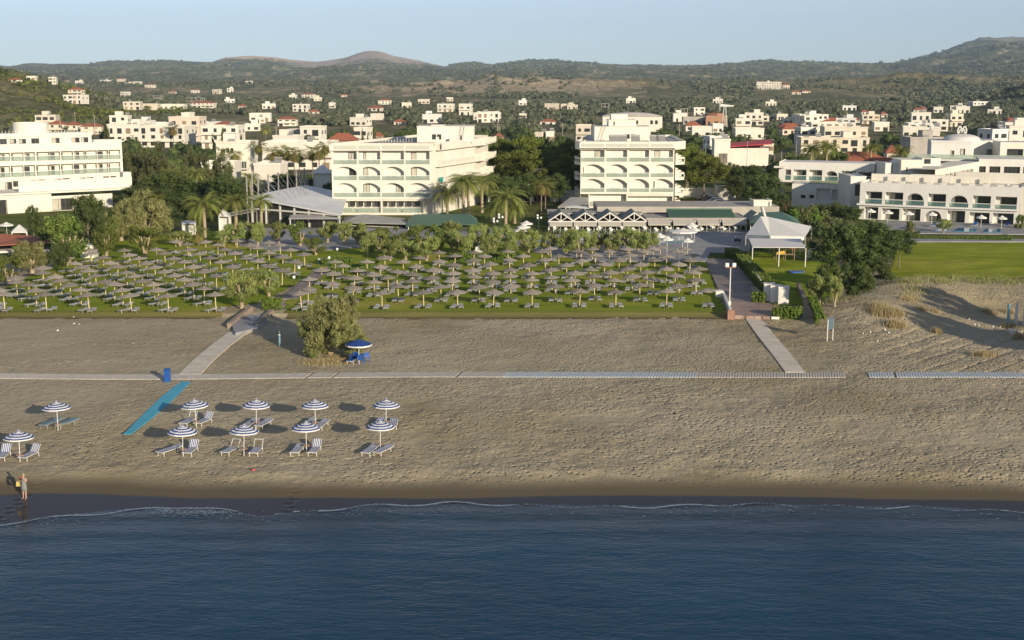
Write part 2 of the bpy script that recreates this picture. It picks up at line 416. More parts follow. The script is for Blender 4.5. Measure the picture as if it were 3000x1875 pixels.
def conform(name, m, x0, x1, y0, y1, step, inside, lift, zfun=None, label=None):
    xs = np.arange(x0, x1+step, step); yy = np.arange(y0, y1+step, step)
    X, Y = np.meshgrid(xs, yy); Zz = (zfun or ht)(X, Y) + lift
    Fc = grid_faces(*X.shape)
    cx = X.ravel()[Fc].mean(1); cy = Y.ravel()[Fc].mean(1)
    Fc = Fc[inside(cx, cy)]
    used = np.unique(Fc); mp = np.zeros(X.size, int); mp[used] = np.arange(len(used))
    Vv = np.stack([X, Y, Zz], -1).reshape(-1, 3)[used]
    o = link(name, np_mesh(name, Vv, mp[Fc], smooth=True), None, m)
    return tag(o, kind='structure')
def inpoly(poly):
    P = [(p[0], p[1]) for p in poly]
    def f(x, y):
        r = np.zeros(len(x), bool)
        for i in range(len(P)):
            (x1, y1), (x2, y2) = P[i], P[(i+1) % len(P)]
            if y1 == y2: continue
            c = ((y1 > y) != (y2 > y)) & (x < (x2-x1)*(y-y1)/(y2-y1)+x1)
            r ^= c
        return r
    return f
def pxpoly(pts): return [(lambda g: (g.x, g.y))(G(*p)) for p in pts]

def sand_mat():
    m, n, b, o = nodes('sand')
    p = pos(n)
    a = N(n, 'ShaderNodeAttribute', attribute_name='tint')      # metres from the waterline
    n1 = noise(n, .06, 5, .6, p); n2 = noise(n, 1.7, 5, .65, p); n3 = noise(n, 14, 2, .5, p)
    dry = ramp(n, n1.outputs['Fac'], [(.34, (.34, .285, .175)), (.5, (.405, .35, .237)), (.68, (.46, .40, .28))])
    c = mixc(n, .15, dry.outputs[0], n2.outputs['Fac'], 'OVERLAY')
    c = mixc(n, .45, c, noise(n, 5.5, 2, .8, p).outputs['Fac'], 'OVERLAY')
    dist = math_(n, 'ADD', a.outputs['Fac'], math_(n, 'MULTIPLY', math_(n, 'SUBTRACT', n1.outputs['Fac'], .5), 3.0))
    def mr(x, lo, hi):
        r = N(n, 'ShaderNodeMapRange', clamp=True, interpolation_type='SMOOTHSTEP'); n.links.new(x, r.inputs[0]); r.inputs[1].default_value = lo; r.inputs[2].default_value = hi; return r.outputs[0]
    damp = mr(dist, 2.6, 6.2); wet = mr(math_(n, 'ADD', a.outputs['Fac'], math_(n, 'MULTIPLY', math_(n, 'SUBTRACT', n1.outputs['Fac'], .5), 1.2)), 1.35, 1.75)
    c = mixc(n, damp, (.15, .125, .08), c)
    c = mixc(n, wet, (.030, .026, .024), c)
    n.links.new(c, b.inputs['Base Color'])
    ro = N(n, 'ShaderNodeMapRange', clamp=True); n.links.new(wet, ro.inputs[0]); ro.inputs[3].default_value = .13; ro.inputs[4].default_value = .95
    n.links.new(ro.outputs[0], b.inputs['Roughness'])
    sp = N(n, 'ShaderNodeMapRange', clamp=True); n.links.new(wet, sp.inputs[0]); sp.inputs[3].default_value = .2; sp.inputs[4].default_value = .1
    n.links.new(sp.outputs[0], b.inputs['Specular IOR Level'])
    def pits(scale, lo, hi, off):
        wv = N(n, 'ShaderNodeVectorMath', operation='ADD'); n.links.new(p, wv.inputs[0]); wv.inputs[1].default_value = (off, off*2, 0)
        v = N(n, 'ShaderNodeTexVoronoi', feature='SMOOTH_F1'); v.inputs['Scale'].default_value = scale; v.inputs['Smoothness'].default_value = .25; n.links.new(wv.outputs[0], v.inputs['Vector'])
        r = N(n, 'ShaderNodeMapRange', clamp=True, interpolation_type='SMOOTHSTEP'); n.links.new(v.outputs['Distance'], r.inputs[0]); r.inputs[1].default_value = lo; r.inputs[2].default_value = hi
        return r.outputs[0]
    dens = ramp(n, noise(n, .13, 3, .6, p).outputs['Fac'], [(.36, (.12,)*3), (.58, (1,)*3)])
    sx = N(n, 'ShaderNodeSeparateXYZ'); n.links.new(p, sx.inputs[0])
    left = N(n, 'ShaderNodeMapRange', clamp=True); n.links.new(sx.outputs['X'], left.inputs[0]); left.inputs[1].default_value = -45; left.inputs[2].default_value = 5; left.inputs[3].default_value = .35
    h = math_(n, 'ADD', math_(n, 'MULTIPLY', pits(2.1, .08, .42, 0), 1.0), math_(n, 'MULTIPLY', pits(3.4, .08, .38, 5.3), .55))
    h = math_(n, 'MULTIPLY', math_(n, 'MULTIPLY', h, dens.outputs[0]), left.outputs[0])
    h = math_(n, 'MULTIPLY', math_(n, 'ADD', h, math_(n, 'MULTIPLY', n2.outputs['Fac'], .5)), damp)
    bump(n, h, 1.0, .135, b)
    return m
# fine sand sheet with footprints and wheel tracks
xs = np.arange(-98, 108, .24); yy = np.concatenate([np.arange(60, 136, .22), np.arange(136, 178, .5)])
X, Y = np.meshgrid(xs, yy)
Zb = ht(X, Y)
D = Y - smooth_edge(X) - 2.3*sstep(-14, -30, X)
wx = X + .5*fbm(X/1.5, Y/1.5, 2); wy = Y + .5*fbm(X/1.5+9, Y/1.5, 2)
foot = np.abs(vnoise(wx/.50, wy/.50)-.5)*2
foot2 = vnoise(wx/.45+40, wy/.5)
big = fbm(X/14, Y/10, 3)
rough = sstep(4.0, 5.6, D + 3*(big-.5)) * (0.45+0.55*sstep(.40, .56, big))
rough = rough * (0.4+0.6*sstep(-70, -5, X + 12*(big-.5)) ) * np.where(D > 30, .5, .9)
rough = np.maximum(rough*1.0, sstep(4.6, 6, D)*sstep(18, 10, D)*0.95)
Zb = Zb + rough*(-.055*(1-sstep(.0, .55, foot)) + .03*(foot2-.5))
berm = .10*np.exp(-((D-6.2-1.5*(fbm(X/9, Y/9, 2)-.5))/1.3)**2)*sstep(-70, -20, X)
Zb = Zb + berm*(.4+1.2*fbm(X/5, Y/2, 3))
scallop = np.where(D < 8, .05*np.sin(X/1.9 + 2*fbm(X/11, Y*0, 2))*np.exp(-((D-4.6)/.8)**2), 0); Zb = Zb + scallop
tr = np.abs(((Y-118)-14*np.sin((X-40)/14)) % 3.0 - 1.5)
Zb = Zb - .10*np.exp(-(tr/.22)**2)*sstep(33, 38, X)*sstep(70, 55, X)*sstep(106, 110, Y)*sstep(132, 124, Y)
rt = np.random.default_rng(12)
fx0, fy0 = xs[0], yy[0]
for k in range(26):
    px_, py_ = rt.uniform(-55, 60), rt.uniform(86, 132); ang = rt.choice([0.05, 1.4, 3.0, -1.3, .5]) + rt.normal()*.25
    for q in range(int(rt.uniform(25, 75))):
        ang += rt.normal()*.03; px_ += .72*math.cos(ang); py_ += .72*math.sin(ang)
        sx_ = px_ - .14*math.sin(ang)*(1 if q % 2 else -1); sy_ = py_ + .14*math.cos(ang)*(1 if q % 2 else -1)
        i0 = int((sx_-fx0)/.24); j0 = int((sy_-fy0)/.22)
        if not (3 < i0 < len(xs)-4 and 3 < j0 < 340): continue
        sl = (slice(j0-2, j0+4), slice(i0-2, i0+4)); r2 = ((X[sl]-sx_)/.20)**2 + ((Y[sl]-sy_)/.22)**2
        Zb[sl] -= .075*np.exp(-r2) - .03*np.exp(-((np.sqrt(r2)-1.5)/.5)**2)
beach = link('beach', np_mesh('beach', np.stack([X, Y, Zb], -1).reshape(-1, 3), grid_faces(*X.shape), tint=D.ravel(), smooth=True), None, sand_mat())
tag(beach, kind='structure')

def sea_mat():
    m, n, b, o = nodes('sea_water')
    p = pos(n)
    mp = N(n, 'ShaderNodeMapping'); mp.inputs['Scale'].default_value = (.38, .85, 1); mp.inputs['Rotation'].default_value = (0, 0, R(8)); n.links.new(p, mp.inputs[0])
    n1 = noise(n, 1.0, 7, .62, mp.outputs[0]); n2 = noise(n, .09, 3, .5, p); n3 = noise(n, 5, 3, .6, mp.outputs[0])
    a = N(n, 'ShaderNodeAttribute', attribute_name='tint')
    sh = N(n, 'ShaderNodeMapRange', clamp=True); n.links.new(math_(n, 'ADD', a.outputs['Fac'], math_(n, 'MULTIPLY', n2.outputs['Fac'], 3)), sh.inputs[0]); sh.inputs[1].default_value = .5; sh.inputs[2].default_value = 9
    deep = ramp(n, n2.outputs['Fac'], [(.3, (.0, .032, .072)), (.7, (.0, .046, .092))])
    c = mixc(n, sh.outputs[0], (.022, .030, .034), deep.outputs[0])
    n.links.new(c, b.inputs['Base Color']); b.inputs['Roughness'].default_value = .16; b.inputs['IOR'].default_value = 1.33; b.inputs['Specular IOR Level'].default_value = .27
    h = math_(n, 'ADD', n1.outputs['Fac'], math_(n, 'MULTIPLY', n3.outputs['Fac'], .3))
    h = math_(n, 'ADD', h, math_(n, 'MULTIPLY', n2.outputs['Fac'], 1.5))
    bump(n, h, .42, .22, b)
    return m
xs = np.arange(-110, 120, 1.0); yy = np.concatenate([np.array([-3000, -800, -200, -50, 0, 20]), np.arange(26, 92, .5)])
X, Y = np.meshgrid(np.concatenate([[-4000, -1500, -500, -200], xs, [200, 500, 1500, 4000]]), yy)
D = water_edge(X) - Y
Zs = .05*np.sin(Y*1.9+1.2*np.sin(X/9)+fbm(X/20, Y/20, 2)*6)*np.exp(-np.abs(D)/5.0)*sstep(0, 2, D) + .03*(fbm(X/3, Y/1.2, 3)-.5)
Zs = np.where(np.abs(X) > 130, 0, Zs)
tag(link('sea', np_mesh('sea', np.stack([X, Y, Zs], -1).reshape(-1, 3), grid_faces(*X.shape), tint=D.ravel(), smooth=True), None, sea_mat()), kind='structure')
# thin foam along the edge of the swash
M['foam'] = mat('foam', (.30, .38, .46), .6, .3, 5)
rs = np.random.default_rng(3); fv, ff = [], []
def foam_bit(x, y, a, b_, z):
    k = len(fv); t0 = rs.random()*6
    for i in range(6):
        t = t0+i*math.pi/3; r = .6+.4*rs.random(); fv.append((x+a*r*math.cos(t), y+b_*r*math.sin(t), z))
    ff.append([k, k+1, k+2, k+3, k+4, k+5])
for x in np.arange(-62, 70, .055):
    ye = float(water_edge(x)) + .25*math.sin(x*1.3)+.2*math.sin(x*.37+2)
    dens = .30 + .7*float(fbm(np.array([x/4.0]), np.array([3.]), 2)[0] > .5)
    if rs.random() < dens: foam_bit(x, ye-.25+rs.normal()*.06, .10, .05, .055)
    if rs.random() < .12*dens: foam_bit(x, ye-.8-rs.random()*1.3, .13, .04, .07)
for x in np.arange(-62, 70, .22):
    ye = float(water_edge(x)) + .25*math.sin(x*1.3)+.2*math.sin(x*.37+2); ye2 = float(water_edge(x+.22)) + .25*math.sin((x+.22)*1.3)+.2*math.sin((x+.22)*.37+2)
    if fbm(np.array([x/2.2]), np.array([4.]), 3)[0] < (.40 if x < 0 else .50): continue
    a0 = .02+.11*float(fbm(np.array([x/1.3]), np.array([9.]), 3)[0]); a1 = .02+.11*float(fbm(np.array([(x+.22)/1.3]), np.array([9.]), 3)[0])
    k = len(fv); fv += [(x, ye-.28-a0, .052), (x+.22, ye2-.28-a1, .052), (x+.22, ye2-.24, .06), (x+.11, (ye+ye2)/2-.235, .06), (x, ye-.24, .06), (x, ye-.26, .06)]; ff.append([k, k+1, k+2, k+3, k+4, k+5])
for cx, wdt in ((-19.0, 2.6), (-21, 1.6)):
    for i in range(160): foam_bit(cx+rs.normal()*wdt*.5, float(water_edge(cx))-.5-abs(rs.normal())*.5, .12, .04, .07)
tag(link('foam', np_mesh('foam', fv, ff), None, M['foam']), kind='stuff')

def lawn_mat(name, a, bcol, c):
    m, n, b, o = nodes(name)
    p = pos(n)
    mp = N(n, 'ShaderNodeMapping'); mp.inputs['Scale'].default_value = (.35, 1, 1); n.links.new(p, mp.inputs[0])
    n1 = noise(n, .16, 5, .6, mp.outputs[0]); n2 = noise(n, 5, 4, .7, p)
    r = ramp(n, n1.outputs['Fac'], [(.32, a), (.52, bcol), (.66, c)])
    cc = mixc(n, .35, r.outputs[0], n2.outputs['Fac'], 'OVERLAY')
    # worn, dry strip next to the sand
    at_ = N(n, 'ShaderNodeSeparateXYZ'); n.links.new(p, at_.inputs[0])
    e = N(n, 'ShaderNodeMapRange', clamp=True); n.links.new(math_(n, 'ADD', at_.outputs['Y'], math_(n, 'MULTIPLY', n1.outputs['Fac'], 2)), e.inputs[0])
    e.inputs[1].default_value = LAWN_Y+.2; e.inputs[2].default_value = LAWN_Y+3.4
    cc = mixc(n, e.outputs[0], (.20, .165, .085), cc) if name == 'lawn_grass' else cc
    n.links.new(cc, b.inputs['Base Color']); b.inputs['Roughness'].default_value = 1; b.inputs['Specular IOR Level'].default_value = .0
    bump(n, n2.outputs['Fac'], .9, .10, b)
    return m
M['lawn'] = lawn_mat('lawn_grass', (.18, .24, .030), (.26, .32, .042), (.40, .37, .085))
M['field'] = lawn_mat('field_grass', (.22, .275, .034), (.28, .32, .042), (.36, .345, .07))
fr = lambda x, y: y > LAWN_Y - 1.3 + 1.8*(fbm(x/1.3, y/1.3, 3)-.5)
pl = inpoly(pxpoly([(-330, 946), (640, 946), (655, 900), (750, 890), (835, 850), (960, 780), (990, 700), (480, 690), (300, 715), (0, 850), (-330, 900)]))
conform('lawn', M['lawn'], -86, 32, 133, 206, .5, lambda x, y: pl(x, y) & fr(x, y), .05)
pr = inpoly(pxpoly([(838, 875), (838, 946), (2136, 946), (2128, 925), (2066, 766), (2030, 733), (1740, 700), (960, 690), (965, 782)]))
conform('lawn', M['lawn'], -40, 40, 133, 215, .5, lambda x, y: pr(x, y) & fr(x, y), .056)
pp = inpoly(pxpoly([(2270, 897), (2400, 890), (2470, 845), (2450, 735), (2180, 735), (2160, 765)]))
conform('lawn', M['lawn'], 20, 62, 130, 205, .5, pp, .06)
pf = inpoly(pxpoly([(2590, 822), (2700, 812), (3100, 822), (3700, 820), (3600, 705), (2640, 700)]))
conform('field', M['field'], 40, 140, 140, 230, .6, pf, .12)
# hotel garden ground, terrace and paths
M['garden'] = lawn_mat('garden_ground', (.09, .125, .035), (.13, .16, .05), (.22, .19, .10))
conform('garden_ground', M['garden'], -130, 130, 176, 340, 2.0, lambda x, y: np.ones(len(x), bool), .0)
def paving(name, a, b_, sx, sy, mort=.12):
    m, n, b, o = nodes(name)
    p = pos(n)
    br = N(n, 'ShaderNodeTexBrick'); n.links.new(p, br.inputs['Vector']); br.inputs['Scale'].default_value = 1
    br.inputs['Color1'].default_value = (*a, 1); br.inputs['Color2'].default_value = (*b_, 1); br.inputs['Mortar'].default_value = (a[0]*.45, a[1]*.45, a[2]*.45, 1)
    br.inputs['Brick Width'].default_value = sx; br.inputs['Row Height'].default_value = sy; br.inputs['Mortar Size'].default_value = mort*.3
    ns = noise(n, .7, 5, .6, p)
    n.links.new(mixc(n, .5, br.outputs[0], ns.outputs['Fac'], 'OVERLAY'), b.inputs['Base Color']); b.inputs['Roughness'].default_value = .75
    return m
M['deck'] = paving('boardwalk_planks', (.24, .20, .18), (.30, .25, .22), 8, .75)
M['terrace'] = paving('terrace_stone', (.30, .30, .31), (.34, .34, .34), 30, 1.1)
M['pinkpave'] = paving('pink_paving', (.36, .25, .20), (.42, .31, .25), .8, .4)
def flatpoly(name, m, pts, z, t=.12):
    o = MB().slab([(p[0], p[1], z) for p in pts], t).build(name, m); return tag(o, kind='structure')
flatpoly('terrace', M['terrace'], pxpoly([(1610, 768 - 20), (1740, 768), (2068, 768), (2080, 742), (2170, 742), (2240, 720), (2240, 672), (1560, 690), (1500, 715)]), 1.93)
flatpoly('terrace', M['terrace'], pxpoly([(700, 722), (800, 735), (960, 735), (1300, 700), (1500, 715), (1500, 668), (700, 668)]), 1.93)
flatpoly('path', M['deck'], pxpoly([(2066, 760), (2136, 926), (2262, 888), (2180, 760)]), 1.90)
flatpoly('path', M['pinkpave'], pxpoly([(2134, 888), (2140, 934), (2262, 935), (2275, 885)]), 1.918, .5)
flatpoly('path', M['deck'], pxpoly([(820, 878), (870, 878), (965, 790), (930, 788)]), 1.905)
flatpoly('path', M['terrace'], pxpoly([(2560, 712), (3300, 712), (3300, 704), (2560, 704)]), 2.08)
M['concpath'] = paving('concrete_slab_path', (.62, .56, .45), (.68, .62, .50), 6, 1.6, .06)
def ribbon(name, m, ctr, wid, lift, t=.1):
    """strip on the sand following pixel centre points; wid in metres"""
    P = [G(*c) for c in ctr]; b = MB(); L, Rr = [], []
    for i, p in enumerate(P):
        q = P[min(i+1, len(P)-1)] - P[max(i-1, 0)]; q.z = 0; q.normalize(); nrm = Vector((q.y, -q.x, 0))
        L.append(p - nrm*wid/2 + Vector((0, 0, lift))); Rr.append(p + nrm*wid/2 + Vector((0, 0, lift)))
    for i in range(len(P)-1): b.slab([L[i], Rr[i], Rr[i+1], L[i+1]], t)
    return tag(b.build(name, m), kind='structure')
ribbon('concrete_path', M['concpath'], [(555, 1098), (600, 1052), (650, 1010), (690, 980), (745, 955)], 1.9, .07)
ribbon('concrete_path', M['concpath'], [(2330, 1092), (2290, 1040), (2245, 985), (2205, 932)], 1.7, .07)
flatpoly('path', M['terrace'], pxpoly([(690, 985), (760, 965), (800, 915), (770, 900), (715, 915), (680, 960)]), 1.72, .3)
M['mat_blue'] = mat('turquoise_beach_mat', (.08, .42, .58), .8, .15, 1.5)
bm_ = [G(*p) for p in [(362, 1278), (385, 1278), (450, 1222), (500, 1178), (560, 1118), (528, 1118), (470, 1165), (425, 1210)]]
o = MB().slab([(p.x, p.y, .98 + (p.y-90)*.0105) for p in bm_], .05).build('beach_mat', M['mat_blue'])
b_ = o
tag(o, 'turquoise roll-out mat running diagonally over the sand towards the sea', 'beach mat')
# slatted boardwalk across the beach, laid in panels
M['slat'] = mat('grey_weathered_slats', (.52, .50, .45), .85, .2, 2)
M['slat2'] = mat('bleached_blue_grey_slats', (.50, .56, .60), .85, .15, 2)
def walk(x0, x1, m, gap, name='boardwalk'):
    b = MB(); xx = x0
    rr = random.Random(int(x0))
    while xx < x1:
        p = G(xx, 1102 - 6*math.exp(-((xx-2000)/500)**2) + 3*math.sin(xx/260)); sk = .18
        y0, y1 = p.y-.85, p.y+.85; wd = gap*.78
        z0 = hz(p.x, y0)+.05; z1 = hz(p.x, y1)+.05
        if rr.random() > .012: b.slab([(p.x-sk, y0, z0), (p.x+wd-sk, y0, z0), (p.x+wd+sk, y1, z1), (p.x+sk, y1, z1)], .06)
        xx += gap*F/(p.y*CP+(CAMZ-1)*SP)
    return tag(b.build(name, m), kind='structure')
walk(-260, 640, M['slat'], .22); walk(641, 1480, M['slat'], .25); walk(1481, 2040, M['slat2'], .25); walk(2041, 2470, M['slat'], .24); walk(2545, 3260, M['slat2'], .24)
# ------------------------------------------------------------------ vegetation
L = {}
L['olive'] = leaf_mat('olive_leaves', (.075, .100, .030), (.26, .29, .095), .3)
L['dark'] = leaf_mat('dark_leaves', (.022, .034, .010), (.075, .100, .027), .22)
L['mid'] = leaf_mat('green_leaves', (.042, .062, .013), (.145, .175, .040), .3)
L['pine'] = leaf_mat('pine_needles', (.034, .044, .009), (.115, .138, .022), .2)
L['cyp'] = leaf_mat('cypress_leaves', (.030, .038, .014), (.095, .100, .040), .15)
L['tam'] = leaf_mat('tamarisk_leaves', (.085, .095, .034), (.27, .265, .11), .35)
L['palm'] = leaf_mat('palm_fronds', (.045, .062, .015), (.19, .20, .048), .25)
L['dry'] = leaf_mat('dry_fronds', (.20, .14, .06), (.42, .31, .14), .25, 1.0)
L['hedge'] = leaf_mat('hedge_leaves', (.035, .065, .010), (.14, .185, .030), .25)
L['straw'] = leaf_mat('dry_grass', (.40, .31, .15), (.66, .54, .30), .3, 1.0)
L['grove'] = leaf_mat('grove_leaves', (.036, .043, .025), (.085, .092, .055), .2, 2.3)
L['flower'] = leaf_mat('white_blossom', (.55, .48, .42), (.75, .70, .62), .3, 1.0)
L['pinkfl'] = leaf_mat('red_blossom', (.35, .08, .06), (.50, .16, .12), .3, 1.0)

def clumps(rng, n, shape):
    """clump centres inside a unit crown (x,y in -.5...5, z 0..1)"""
    out = []; nl = 5 + n//14; lob = []
    while len(lob) < nl:
        q = rng.random(3)*2-1
        if .35 < np.linalg.norm(q) < .95: lob.append(q)
    lob = np.array(lob)
    while len(out) < n:
        if rng.random() < .8: p = lob[rng.integers(nl)] + rng.normal(size=3)*.21
        else: p = rng.random(3)*2-1
        r = np.linalg.norm(p)
        if r > 1.08: continue
        if r < .45 and rng.random() < .7: continue
        x, y, z = p
        if shape == 'ball': q = (x*.40, y*.40, .5+z*.40)
        elif shape == 'brush': s = .36+.10*(z*.5+.5); q = (x*s, y*s, .5+z*.40)
        elif shape == 'umbrella': q = (x*.42, y*.42, .56+max(z, -.75)*.38)
        elif shape == 'cone': t = (z*.5+.5); s = .36*(1-t)**.7+.06; q = (x*s, y*s, t*.86+.05)
        elif shape == 'column': t = z*.5+.5; s = .33*math.sin(math.pi*min(1, t*.85+.12))**.6; q = (x*s, y*s, t*.9+.05)
        elif shape == 'dome': q = (x*.42, y*.42, .10+abs(z)*.72)
        out.append(q)
    return np.array(out)
def leaves(rng, cen, rad, n, size, elong=1.0, upright=0.0, aspect=(1, 1, 1)):
    k = len(cen); per = n//k
    ci = np.repeat(np.arange(k), per); m = len(ci)
    d = rng.normal(size=(m, 3)); d /= np.linalg.norm(d, axis=1)[:, None]
    rr = rad[ci]*(.55+.5*rng.random(m))
    P = cen[ci] + d*rr[:, None]
    nrm = d + rng.normal(size=(m, 3))*.55; nrm /= np.linalg.norm(nrm, axis=1)[:, None]
    up = rng.normal(size=(m, 3))*(1-upright) + np.array([0, 0, 1.0])*upright + d*.5*upright
    t = up - (up*nrm).sum(1)[:, None]*nrm; t /= np.linalg.norm(t, axis=1)[:, None]+1e-6
    b = np.cross(nrm, t)
    s = size*(.6+.8*rng.random(m))[:, None]; asp = np.array(aspect)
    V = np.stack([P - t*s*elong*asp, P + b*s*.55*asp - t*s*.1, P + t*s*elong*asp, P - b*s*.55*asp + t*s*.1], 1).reshape(-1, 3)
    Fc = np.arange(m*4).reshape(-1, 4)
    clt = rng.random(k)[ci]
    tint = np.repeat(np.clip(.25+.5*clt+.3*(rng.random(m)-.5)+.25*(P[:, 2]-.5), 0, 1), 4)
    return V, Fc, tint
def inner(rng, cen, rad, f=.52):
    """opaque hearts of the clumps"""
    t = (1+5**.5)/2
    ico = np.array([(-1,t,0),(1,t,0),(-1,-t,0),(1,-t,0),(0,-1,t),(0,1,t),(0,-1,-t),(0,1,-t),(t,0,-1),(t,0,1),(-t,0,-1),(-t,0,1)])/math.hypot(1, t)
    fc = np.array([(0,11,5),(0,5,1),(0,1,7),(0,7,10),(0,10,11),(1,5,9),(5,11,4),(11,10,2),(10,7,6),(7,1,8),(3,9,4),(3,4,2),(3,2,6),(3,6,8),(3,8,9),(4,9,5),(2,4,11),(6,2,10),(8,6,7),(9,8,1)])
    V = (cen[:, None, :] + ico[None]*(rad[:, None, None]*f)*(0.8+.4*rng.random((len(cen), 12, 1)))).reshape(-1, 3)
    Fc = (fc[None] + 12*np.arange(len(cen))[:, None, None]).reshape(-1, 3)
    Fc = np.concatenate([Fc, Fc[:, 2:3]], 1)   # degenerate quads
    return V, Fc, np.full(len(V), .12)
def crown_mesh(name, seed, shape, ncl, r, nleaf, size, m, elong=1.0, upright=0.0, flower=None):
    rng = np.random.default_rng(seed)
    cen = clumps(rng, ncl, shape); rad = r*(.7+.6*rng.random(ncl))
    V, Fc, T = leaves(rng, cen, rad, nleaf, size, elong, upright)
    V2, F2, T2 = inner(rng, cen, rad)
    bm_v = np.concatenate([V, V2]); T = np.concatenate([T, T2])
    F2 = F2 + len(V)
    me = bpy.data.meshes.new(name)
    nq = len(Fc); nt_ = len(F2)
    me.vertices.add(len(bm_v)); me.vertices.foreach_set('co', bm_v.astype(np.float32).ravel())
    li = np.concatenate([Fc.ravel(), F2[:, :3].ravel()]).astype(np.int32)
    me.loops.add(len(li)); me.loops.foreach_set('vertex_index', li)
    me.polygons.add(nq+nt_)
    me.polygons.foreach_set('loop_start', np.concatenate([np.arange(nq)*4, nq*4+np.arange(nt_)*3]).astype(np.int32))
    me.polygons.foreach_set('loop_total', np.concatenate([np.full(nq, 4), np.full(nt_, 3)]).astype(np.int32))
    me.materials.append(m)
    if flower:
        me.materials.append(flower)
        mi = np.zeros(nq+nt_, np.int32); mi[:nq][rng.random(nq) < .16] = 1
        me.polygons.foreach_set('material_index', mi)
    me.update(calc_edges=True)
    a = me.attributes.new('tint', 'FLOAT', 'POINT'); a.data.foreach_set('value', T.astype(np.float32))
    return me
CROWN = {}
for i in range(4):
    CROWN['olive', i] = crown_mesh('crown', 10+i, 'brush', 46, .13, 5200, .017, L['olive'], 2.8, .82)
    CROWN['mid', i] = crown_mesh('crown', 20+i, 'ball', 38, .13, 3000, .020, L['mid'], 1.3, .2)
    CROWN['dark', i] = crown_mesh('crown', 30+i, 'ball', 90, .11, 8500, .014, L['dark'], 1.3, .1)
    CROWN['pine', i] = crown_mesh('crown', 40+i, 'umbrella', 80, .12, 7000, .015, L['pine'], 1.5, .3)
    CROWN['conifer', i] = crown_mesh('crown', 50+i, 'dome', 80, .095, 7000, .013, L['cyp'], 2.0, .4)
    CROWN['cypress', i] = crown_mesh('crown', 60+i, 'column', 40, .10, 1600, .022, L['cyp'], 1.8, .8)
    CROWN['tamarisk', i] = crown_mesh('crown', 70+i, 'dome', 110, .085, 12000, .0105, L['tam'], 2.6, .65)
    CROWN['bush', i] = crown_mesh('crown', 80+i, 'dome', 30, .17, 1600, .030, L['hedge'], 1.1, .1)
    CROWN['oleander', i] = crown_mesh('crown', 90+i, 'dome', 40, .15, 3200, .018, L['mid'], 1.6, .5, L['flower'])
    CROWN['redoleander', i] = crown_mesh('crown', 95+i, 'dome', 36, .15, 2600, .018, L['dark'], 1.6, .5, L['pinkfl'])
def trunk_mesh(seed, kind):
    """unit-height trunk with limbs; tops reach into the crown"""
    rr = random.Random(seed); b = MB()
    if kind == 'fork':
        n = rr.choice([2, 3, 3, 4])
        b.path([(0, 0, -.05), (rr.uniform(-.03, .03), 0, .18)], [.085, .07], 7)
        for i in range(n):
            a = 2*math.pi*i/n + rr.random(); d = .16+.10*rr.random()
            p1 = (d*.5*math.cos(a), d*.5*math.sin(a), .45); p2 = (d*math.cos(a), d*math.sin(a), .95)
            b.path([(0, 0, .12), p1, p2], [.055, .042, .02], 6)
            b.path([p1, (d*1.8*math.cos(a+.6), d*1.8*math.sin(a+.6), .85)], [.03, .012], 5)
    elif kind == 'tall':
        b.path([(0, 0, -.03), (.01, .01, .45), (0, 0, .8)], [.026, .020, .012], 7)
        for i in range(6):
            a = i*1.1+rr.random(); z = .5+.05*i; b.path([(0, 0, z), (.16*math.cos(a), .16*math.sin(a), z+.16)], [.012, .005], 5)
    elif kind == 'spread':
        for i in range(5):
            a = 2*math.pi*i/5 + rr.random(); d = .15+.1*rr.random()
            b.path([(0, 0, -.03), (d*.5*math.cos(a), d*.5*math.sin(a), .22), (d*1.6*math.cos(a), d*1.6*math.sin(a), .6)], [.035, .022, .008], 6)
    return b.mesh('trunk')
TR = {}
for i in range(4):
    for k in ('fork', 'tall', 'spread'): TR[k, i] = trunk_mesh(100+i, k)
for k, v in TR.items(): v.materials.append(M['bark_pale'] if k[0] != 'tall' else M['bark'])
_n = [0]
def tree(name, cat, label, kind, loc, hgt, wid, th=0.25, tk='fork', group=None, tw=None, lean=0.0):
    """hgt total height, wid crown width, th share of the height that is bare trunk"""
    _n[0] += 1; i = _n[0] % 4; rr = random.Random(_n[0]*13)
    root = empty(name, loc, label, cat, group, rz=rr.random()*6.28)
    if lean: root.rotation_euler[1] = lean
    cz = hgt*(1-th)
    c = link('crown', CROWN[kind, i], root); c.scale = (wid, wid*(.9+.2*rr.random()), cz/.97); c.location = (0, 0, hgt*th - cz*.03)
    t = link('trunk', TR[tk, i], root)
    s = hgt*min(1, th+.45); q = (tw or 1)*(s if tk != 'fork' else max(1.6, wid*.75))
    t.scale = (q, q, s)
    return root
